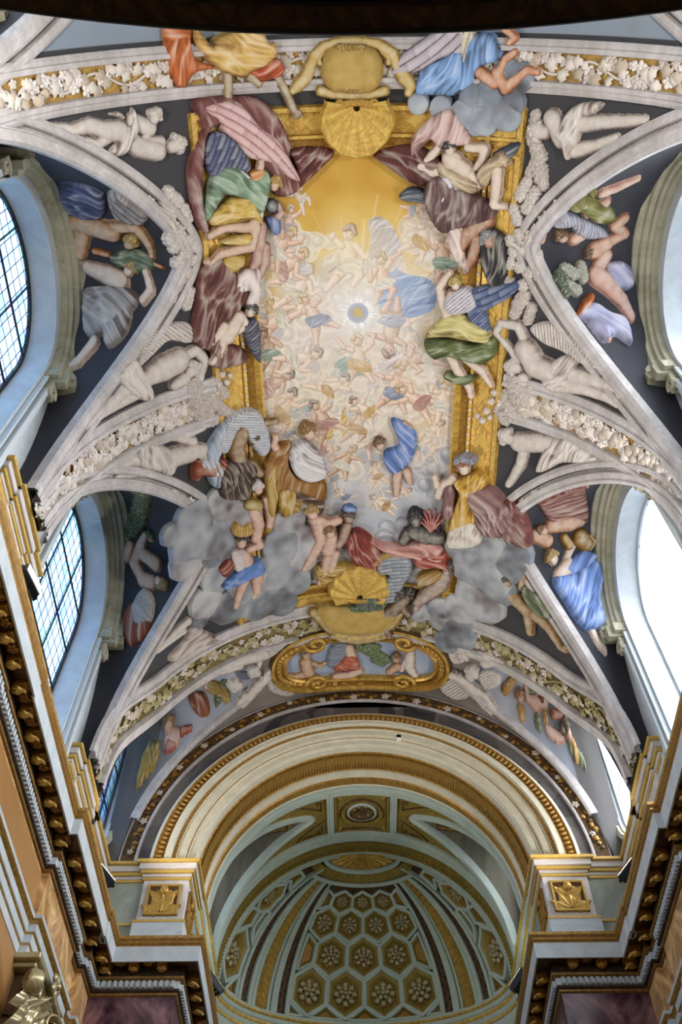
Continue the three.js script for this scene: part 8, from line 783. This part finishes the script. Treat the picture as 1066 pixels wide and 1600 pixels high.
["gilt_cartouche","broad gold scrolled cartouche at the top centre above the upper shell","cartouche",0,"b",[["plate","#b89a52","g",0.128,[["p",0.0,0.3,-0.017,0.01,5,-0.569,-1.37,-0.402,-1.28,-0.129,-1.24,0.253,-1.29,0.418,-1.43,0.476,-1.73,0.31,-1.99,-0.082,-2.04,-0.473,-1.97,-0.634,-1.72]]],["scroll","#b89a52","s",0.168,[["k",0.0,-0.567,-1.29,0.083,-0.735,-1.42,0.093,-0.83,-1.61,0.105,-0.914,-1.76,0.116,-1.06,-1.88,0.106,-1.15,-1.95,0.064],["k",0.0,0.45,-1.31,0.093,0.637,-1.41,0.093,0.717,-1.59,0.104,0.831,-1.77,0.126,0.979,-1.91,0.106,0.925,-2.01,0.075],["k",0.0,-0.512,-1.28,0.082,-0.347,-1.22,0.062,-0.128,-1.21,0.062,0.144,-1.22,0.062,0.384,-1.27,0.082],["k",0.0,0.472,-1.37,0.072,0.605,-1.47,0.062,0.562,-1.55,0.052],["k",0.0,-0.59,-1.35,0.072,-0.693,-1.47,0.062,-0.64,-1.54,0.052],["k",0.0,-0.641,-1.97,0.085,-0.418,-2.04,0.075,-0.082,-2.06,0.075,0.255,-2.06,0.075,0.5,-1.99,0.085]]],["mask","#9a7a36","c",0.247,[["k",0.0,-0.293,-1.3,0.062,-0.097,-1.34,0.083,0.1,-1.31,0.062],["k",0.0,-0.248,-1.93,0.064,0.031,-1.96,0.064]]]]],
["gilt_cartouche","gold scrolled mask cartouche between the lower shell and the oval frame","cartouche",0,"b",[["plate","#b89a52","g",0.15,[["p",0.0,0.25,-0.02,0.01,5,-1.12,-13.21,-0.802,-13.11,-0.031,-13.21,0.585,-13.19,0.972,-13.31,0.932,-13.65,0.592,-13.98,-0.115,-14.09,-0.743,-13.94,-1.0,-13.61]]],["scroll","#9a7a36","s",0.2,[["k",0.0,-1.15,-13.25,0.139,-0.969,-13.51,0.14,-0.741,-13.84,0.142,-0.351,-14.06,0.125,0.042,-14.12,0.125,0.514,-13.98,0.142,0.823,-13.66,0.14,0.989,-13.35,0.121],["k",0.0,-0.496,-13.3,0.121,-0.343,-13.43,0.105,-0.469,-13.54,0.088],["k",0.0,-0.667,-14.05,0.107,-0.432,-14.18,0.107,-0.037,-14.24,0.126,0.358,-14.19,0.107,0.593,-14.08,0.107]]],["bead_row","#d4b662","c",0.25,[["k",0.0,-0.587,-14.0,0.053,-0.43,-14.06,0.053],["k",0.0,-0.273,-14.11,0.054,-0.036,-14.14,0.054],["k",0.0,0.153,-14.12,0.054,0.436,-14.05,0.053]]]]],
["putto_figure","painted curly putto seated at the left inside the oval cartouche","figure",0,"b",[["body","#b08a68","s",0.022,[["k",0.0,-1.38,-14.89,0.166,-1.32,-15.28,0.168],["k",0.0,-1.27,-14.95,0.074,-1.01,-15.13,0.074,-0.882,-15.03,0.055],["k",0.0,-1.38,-15.31,0.112,-1.65,-15.32,0.094,-1.88,-15.21,0.075],["k",0.0,-1.25,-15.36,0.112,-1.11,-15.54,0.094]]],["head","#b08a68","s",0.073,[["k",0.0,-1.36,-14.67,0.118,-1.37,-14.56,0.134],["k",0.02,-1.35,-14.61,0.021,-1.35,-14.67,0.028]]],["hair","#6d5230","c",0.082,[["k",0.0,-1.38,-14.5,0.118,-1.38,-14.5,0.118],["k",0.0,-1.47,-14.54,0.069,-1.37,-14.47,0.098],["k",0.0,-1.25,-14.59,0.059,-1.37,-14.47,0.09]]],["features","#5e4436","s",0.084,[["k",0.0,-1.4,-14.6,0.016,-1.4,-14.6,0.016],["k",0.0,-1.3,-14.62,0.016,-1.3,-14.62,0.016],["k",0.0,-1.38,-14.71,0.012,-1.33,-14.72,0.012]]]]],
["draped_figure","painted figure in red cloth with grey wing in the middle of the oval cartouche","figure",0,"b",[["wing","#7c8494","w",0.022,[["p",0.0,0.12,-1.73,0.03,14,-0.757,-14.55,-0.515,-14.41,-0.277,-14.51,-0.444,-15.0,-0.69,-15.19,-0.85,-15.08]]],["body","#c8a792","s",0.052,[["k",0.0,-0.278,-14.6,0.145,-0.233,-14.85,0.147],["k",0.0,-0.043,-15.37,0.131,-0.288,-15.48,0.131,-0.615,-15.5,0.113]]],["red_cloth","#b0573c","f",0.073,[["p",0.0,0.12,-0.496,0.05,10,-0.475,-14.92,-0.2,-14.77,-0.041,-15.02,-0.043,-15.28,-0.449,-15.3,-0.691,-15.23]]]]],
["leaf_garland","painted green leafy branch in the middle of the oval cartouche","foliage",0,"b",[["leaves","#5f7046","c",0.022,[["k",0.0,-0.007,-14.61,0.127,0.248,-14.73,0.146,0.472,-14.85,0.128,0.682,-15.0,0.11],["k",0.0,0.2,-14.53,0.091,0.439,-14.6,0.091],["k",0.0,0.361,-15.02,0.092,0.571,-15.13,0.092]]],["twig","#4a5236","s",0.022,[["k",0.0,-0.118,-14.52,0.036,0.36,-14.81,0.037,0.796,-15.07,0.028]]]]],
["putto_figure","painted pale putto at the far right inside the oval cartouche","figure",0,"b",[["body","#cdbfb4","s",0.022,[["k",0.0,1.27,-14.74,0.128,1.25,-15.12,0.148,1.39,-15.41,0.112],["k",0.0,1.18,-14.93,0.092,1.06,-15.27,0.074]]],["head","#cdbfb4","s",0.073,[["k",0.0,1.27,-14.62,0.092,1.27,-14.54,0.104],["k",0.02,1.27,-14.56,0.016,1.27,-14.62,0.022]]],["hair","#a39a8c","c",0.082,[["k",0.0,1.27,-14.49,0.091,1.27,-14.49,0.091],["k",0.0,1.18,-14.55,0.053,1.27,-14.46,0.076],["k",0.0,1.35,-14.52,0.046,1.27,-14.46,0.07]]],["features","#5e4436","s",0.084,[["k",0.0,1.23,-14.58,0.013,1.23,-14.58,0.013],["k",0.0,1.31,-14.56,0.013,1.31,-14.56,0.013],["k",0.0,1.25,-14.66,0.012,1.29,-14.65,0.012]]]]],
["putto_figure","painted brown putto peeping beside the leafy branch inside the oval cartouche","figure",0,"b",[["body","#b58b6c","s",0.022,[["k",0.0,0.959,-15.17,0.13,0.768,-15.37,0.112]]],["head","#b58b6c","s",0.073,[["k",0.0,0.923,-14.92,0.093,0.921,-14.84,0.105],["k",0.02,0.922,-14.87,0.017,0.923,-14.92,0.022]]],["hair","#7a5a38","c",0.082,[["k",0.0,0.921,-14.79,0.092,0.921,-14.79,0.092],["k",0.0,0.837,-14.85,0.054,0.92,-14.77,0.077],["k",0.0,1.01,-14.83,0.046,0.92,-14.77,0.07]]],["features","#5e4436","s",0.084,[["k",0.0,0.884,-14.88,0.013,0.884,-14.88,0.013],["k",0.0,0.96,-14.87,0.013,0.96,-14.87,0.013],["k",0.0,0.903,-14.96,0.012,0.944,-14.96,0.012]]]]],
["stucco_ornament","white stucco cluster of leaves at the tip of the upper left lunette","ornament",0,"b",[["leaves","#c8c0b9","c",0.06,[["k",0.0,-3.62,-3.88,0.117,-3.62,-3.88,0.117],["k",0.0,-3.44,-4.07,0.118,-3.44,-4.07,0.118],["k",0.0,-3.31,-4.27,0.12,-3.31,-4.27,0.12],["k",0.0,-3.57,-4.33,0.12,-3.57,-4.33,0.12],["k",0.0,-3.4,-4.48,0.121,-3.4,-4.48,0.121],["k",0.0,-3.25,-4.62,0.122,-3.25,-4.62,0.122],["k",0.0,-3.66,-4.17,0.119,-3.66,-4.17,0.119],["k",0.0,-3.19,-4.4,0.12,-3.19,-4.4,0.12],["k",0.0,-3.55,-4.62,0.122,-3.55,-4.62,0.122],["k",0.0,-3.38,-4.83,0.123,-3.38,-4.83,0.123]]],["curl","#bcb2aa","s",0.11,[["k",0.0,-3.62,-3.88,0.059,-3.4,-4.48,0.048,-3.31,-4.27,0.036]]]]],
["stucco_ornament","white stucco cluster of leaves at the tip of the upper right lunette","ornament",0,"b",[["leaves","#c8c0b9","c",0.06,[["k",0.0,2.94,-4.41,0.119,2.94,-4.41,0.119],["k",0.0,3.11,-4.28,0.118,3.11,-4.28,0.118],["k",0.0,3.31,-4.33,0.118,3.31,-4.33,0.118],["k",0.0,3.02,-4.6,0.12,3.02,-4.6,0.12],["k",0.0,3.23,-4.55,0.12,3.23,-4.55,0.12],["k",0.0,3.46,-4.62,0.12,3.46,-4.62,0.12],["k",0.0,2.98,-4.82,0.121,2.98,-4.82,0.121],["k",0.0,3.17,-4.85,0.121,3.17,-4.85,0.121],["k",0.0,3.37,-4.93,0.122,3.37,-4.93,0.122],["k",0.0,3.55,-4.84,0.121,3.55,-4.84,0.121],["k",0.0,2.95,-5.18,0.123,2.95,-5.18,0.123],["k",0.0,3.27,-5.18,0.123,3.27,-5.18,0.123]]],["curl","#bcb2aa","s",0.11,[["k",0.0,2.94,-4.41,0.059,3.23,-4.55,0.048,3.31,-4.33,0.035]]]]],
["blossom_cluster","white blossoms hanging on the right side of the gilded frame","flowers",0,"b",[["blossoms","#d5c9bf","c",0.075,[["k",0.0,2.73,-7.84,0.07,2.73,-7.84,0.07],["k",0.0,2.82,-7.61,0.069,2.82,-7.61,0.069],["k",0.0,2.66,-8.07,0.07,2.66,-8.07,0.07],["k",0.0,2.54,-7.99,0.056,2.54,-7.99,0.056],["k",0.0,2.87,-7.41,0.068,2.87,-7.41,0.068],["k",0.0,2.82,-7.96,0.056,2.82,-7.96,0.056]]]]],
["blossom_cluster","white blossoms hanging on the left side of the gilded frame","flowers",0,"b",[["blossoms","#d5c9bf","c",0.075,[["k",0.0,-2.86,-6.93,0.068,-2.86,-6.93,0.068],["k",0.0,-2.78,-7.12,0.068,-2.78,-7.12,0.068],["k",0.0,-2.95,-7.14,0.068,-2.95,-7.14,0.068],["k",0.0,-2.69,-7.0,0.054,-2.69,-7.0,0.054],["k",0.0,-3.02,-7.29,0.055,-3.02,-7.29,0.055]]]]],
["stucco_foliage","white stucco roses and leaves left of the maroon cloak beside the upper left lunette","ornament",0,"b",[["blossoms","#c8c0b9","c",0.038,[["k",0.0,-3.55,-3.4,0.114,-3.41,-3.58,0.127],["k",0.0,-3.3,-3.71,0.105,-3.24,-3.89,0.106],["k",0.0,-3.67,-3.6,0.092,-3.53,-3.78,0.105],["k",0.0,-3.44,-4.82,0.123,-3.6,-5.02,0.124],["k",0.0,-3.35,-5.19,0.113,-3.45,-5.41,0.114],["k",0.0,-3.72,-5.23,0.088,-3.92,-5.36,0.088]]]]],
["stucco_foliage","white stucco leaves under the bare-legged figure beside the upper right lunette","ornament",0,"b",[["leaves","#c8c0b9","c",0.038,[["k",0.0,3.15,-3.39,0.113,3.05,-3.62,0.114],["k",0.0,3.32,-3.53,0.102,3.19,-3.82,0.115],["k",0.0,2.95,-3.85,0.104,3.03,-4.06,0.105],["k",0.0,3.45,-3.36,0.09,3.45,-3.36,0.09]]]]],
["rust_drapery","rust red cloth flying left of the striped skirt over the lower left lunette","drapery",0,"b",[["cloth","#8f4a30","f",0.135,[["p",0.0,0.12,-0.489,0.05,9,-3.64,-8.52,-3.44,-8.74,-3.03,-8.72,-2.95,-8.99,-3.22,-9.12,-3.55,-8.97,-3.74,-9.02,-3.78,-8.81]]]]],
["flying_cloth","pale blue and white cloth behind the bronze-skinned winged man","drapery",0,"b",[["cloth","#9aa7b8","f",0.112,[["p",0.0,0.12,-1.67,0.05,9,-3.41,-8.5,-3.12,-8.11,-2.88,-7.93,-2.96,-8.42,-3.14,-8.74,-3.0,-9.16,-3.25,-9.38,-3.41,-9.02]]]]],
["fallen_figure","shadowed brown figure in dark cloth under the rising woman in white","figure",0,"b",[["dark_cloth","#5a4030","f",0.112,[["p",0.0,0.12,-0.346,0.06,9,-1.72,-9.73,-1.23,-9.93,-0.802,-10.2,-0.886,-10.61,-1.32,-10.38,-1.69,-10.48]]],["gold_trim","#a58038","f",0.142,[["p",0.0,0.12,-0.869,0.04,10,-1.59,-10.08,-1.27,-10.09,-1.35,-10.41,-1.58,-10.41]]]]]
];
for (const [name, label, category, group, surf, parts] of FIGURES) {
  const t = thing(name, label, category, group || undefined);
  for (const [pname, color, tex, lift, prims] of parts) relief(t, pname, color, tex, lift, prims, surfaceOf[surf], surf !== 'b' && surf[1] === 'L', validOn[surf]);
}
// ---------- gilt shells, cartouches and the oval ----------
function scallop(label, z0, dir, half, len, h0) { // dir = -1 opens away from the entrance, 1 towards it
  const t = thing('scallop_shell', label, 'shell'), rad = (f) => { const c = Math.pow(abs(cos(f)), 1.1); return lerp(half, len, c) * (1 + .035 * abs(cos(f * 8.5))) * (abs(f) > 1.35 ? .96 - (abs(f) - 1.35) * .35 : 1); };
  const g = gridSurface((u, v) => { const f = lerp(-1.75, 1.75, u), r = rad(f) * (.1 + .9 * v), fl = abs(sin(f * 8.5)); const h = h0 + .10 * sin(PI * Math.min(1, v * .62 + .2)) + .085 * fl * Math.pow(v, .8) + .03 * v; return barrel(r * sin(f), z0 + dir * r * cos(f), v > .985 ? 0 : h); }, 200, 26);
  mesh('fluted_shell', g, M.yellow, t);
  for (const e of [-1, 1]) { const pts = []; for (let i = 0; i <= 40; i++) { const a = i / 40 * 4.2 * PI / 2, r = .15 * (1 - i / 52); pts.push(barrel(e * (half * .5 + r * cos(a)), z0 - dir * (.02) + dir * r * sin(a), h0 + .1)); } mesh('hinge_volute', new THREE.TubeGeometry(new THREE.CatmullRomCurve3(pts), 50, .035, 6), M.gold, t); }
  const kp = []; for (let i = 0; i <= 20; i++) kp.push(barrel(lerp(-half * .55, half * .55, i / 20), z0 - dir * .06 * sin(i / 20 * PI), h0 + .1)); mesh('hinge_roll', new THREE.TubeGeometry(new THREE.CatmullRomCurve3(kp), 24, .06, 8), M.gold, t); return t;
}
scallop('fluted gold scallop shell at the top centre of the gilded frame', -2.22, -1, .66, .86, .14);
scallop('fluted gold scallop shell at the lower centre of the gilded frame', -12.95, 1, .74, .95, .16);
{ // oval cartouche with rolled corners
  const t = thing('oval_cartouche', 'large gilt oval cartouche frame around a small painted garden scene', 'cartouche'), zc = -14.93, a = 1.93, b = .62, pts = [];
  for (let i = 0; i < 96; i++) { const q = 2 * PI * i / 96, c = cos(q), s = sin(q), e = .62; pts.push(onBarrel(a * Math.sign(c) * Math.pow(abs(c), e) , zc - b * Math.sign(s) * Math.pow(abs(s), .8))); }
  const m = moulding(pts, [[-.03, 0, 'gold'], [-.02, .14, 'gold'], [.03, .17, 'oldGold'], [.1, .1, 'oldGold'], [.26, .1, 'gold'], [.3, .18, 'gold'], [.37, .16, 'brown'], [.41, 0, 'brown']].map(([x, h, k]) => [-x, h, k]).reverse().map((q, i, A) => [q[0], q[1], i + 1 < A.length ? A[i + 1][2] : q[2]]), true); addMoulding(t, m, { gold: 'gilt_moulding', oldGold: 'gilt_hollow', brown: 'dark_edge' }, M);
  for (const sx of [-1, 1]) for (const sz of [-1, 1]) { const p = []; for (let i = 0; i <= 60; i++) { const q = i / 60 * 2.7 * PI, r = .3 * (1 - i / 68); p.push(barrel(sx * (1.12 - .0 + r * cos(q)), zc + sz * (.64 - r * sin(q) * .8), .17)); } mesh('corner_scroll', new THREE.TubeGeometry(new THREE.CatmullRomCurve3(p), 80, .06, 7), M.gold, t); }
  for (let i = 0; i < 96; i++) { const q = pts[i], n = pts[(i + 1) % 96]; const o = mesh('carved_leaf', leafShape, i % 2 ? M.oldGold : M.gold, t), d = n.p.clone().sub(q.p).normalize(); const ctr = barrel(0, zc).sub(q.p).projectOnPlane(q.n).normalize(); o.position.copy(q.p).addScaledVector(q.n, .12).addScaledVector(ctr, -.18); o.quaternion.setFromRotationMatrix(new THREE.Matrix4().makeBasis(ctr, d, ctr.clone().cross(d))); o.scale.set(.19, .17, .16); }
}
renderer.render(scene, camera);
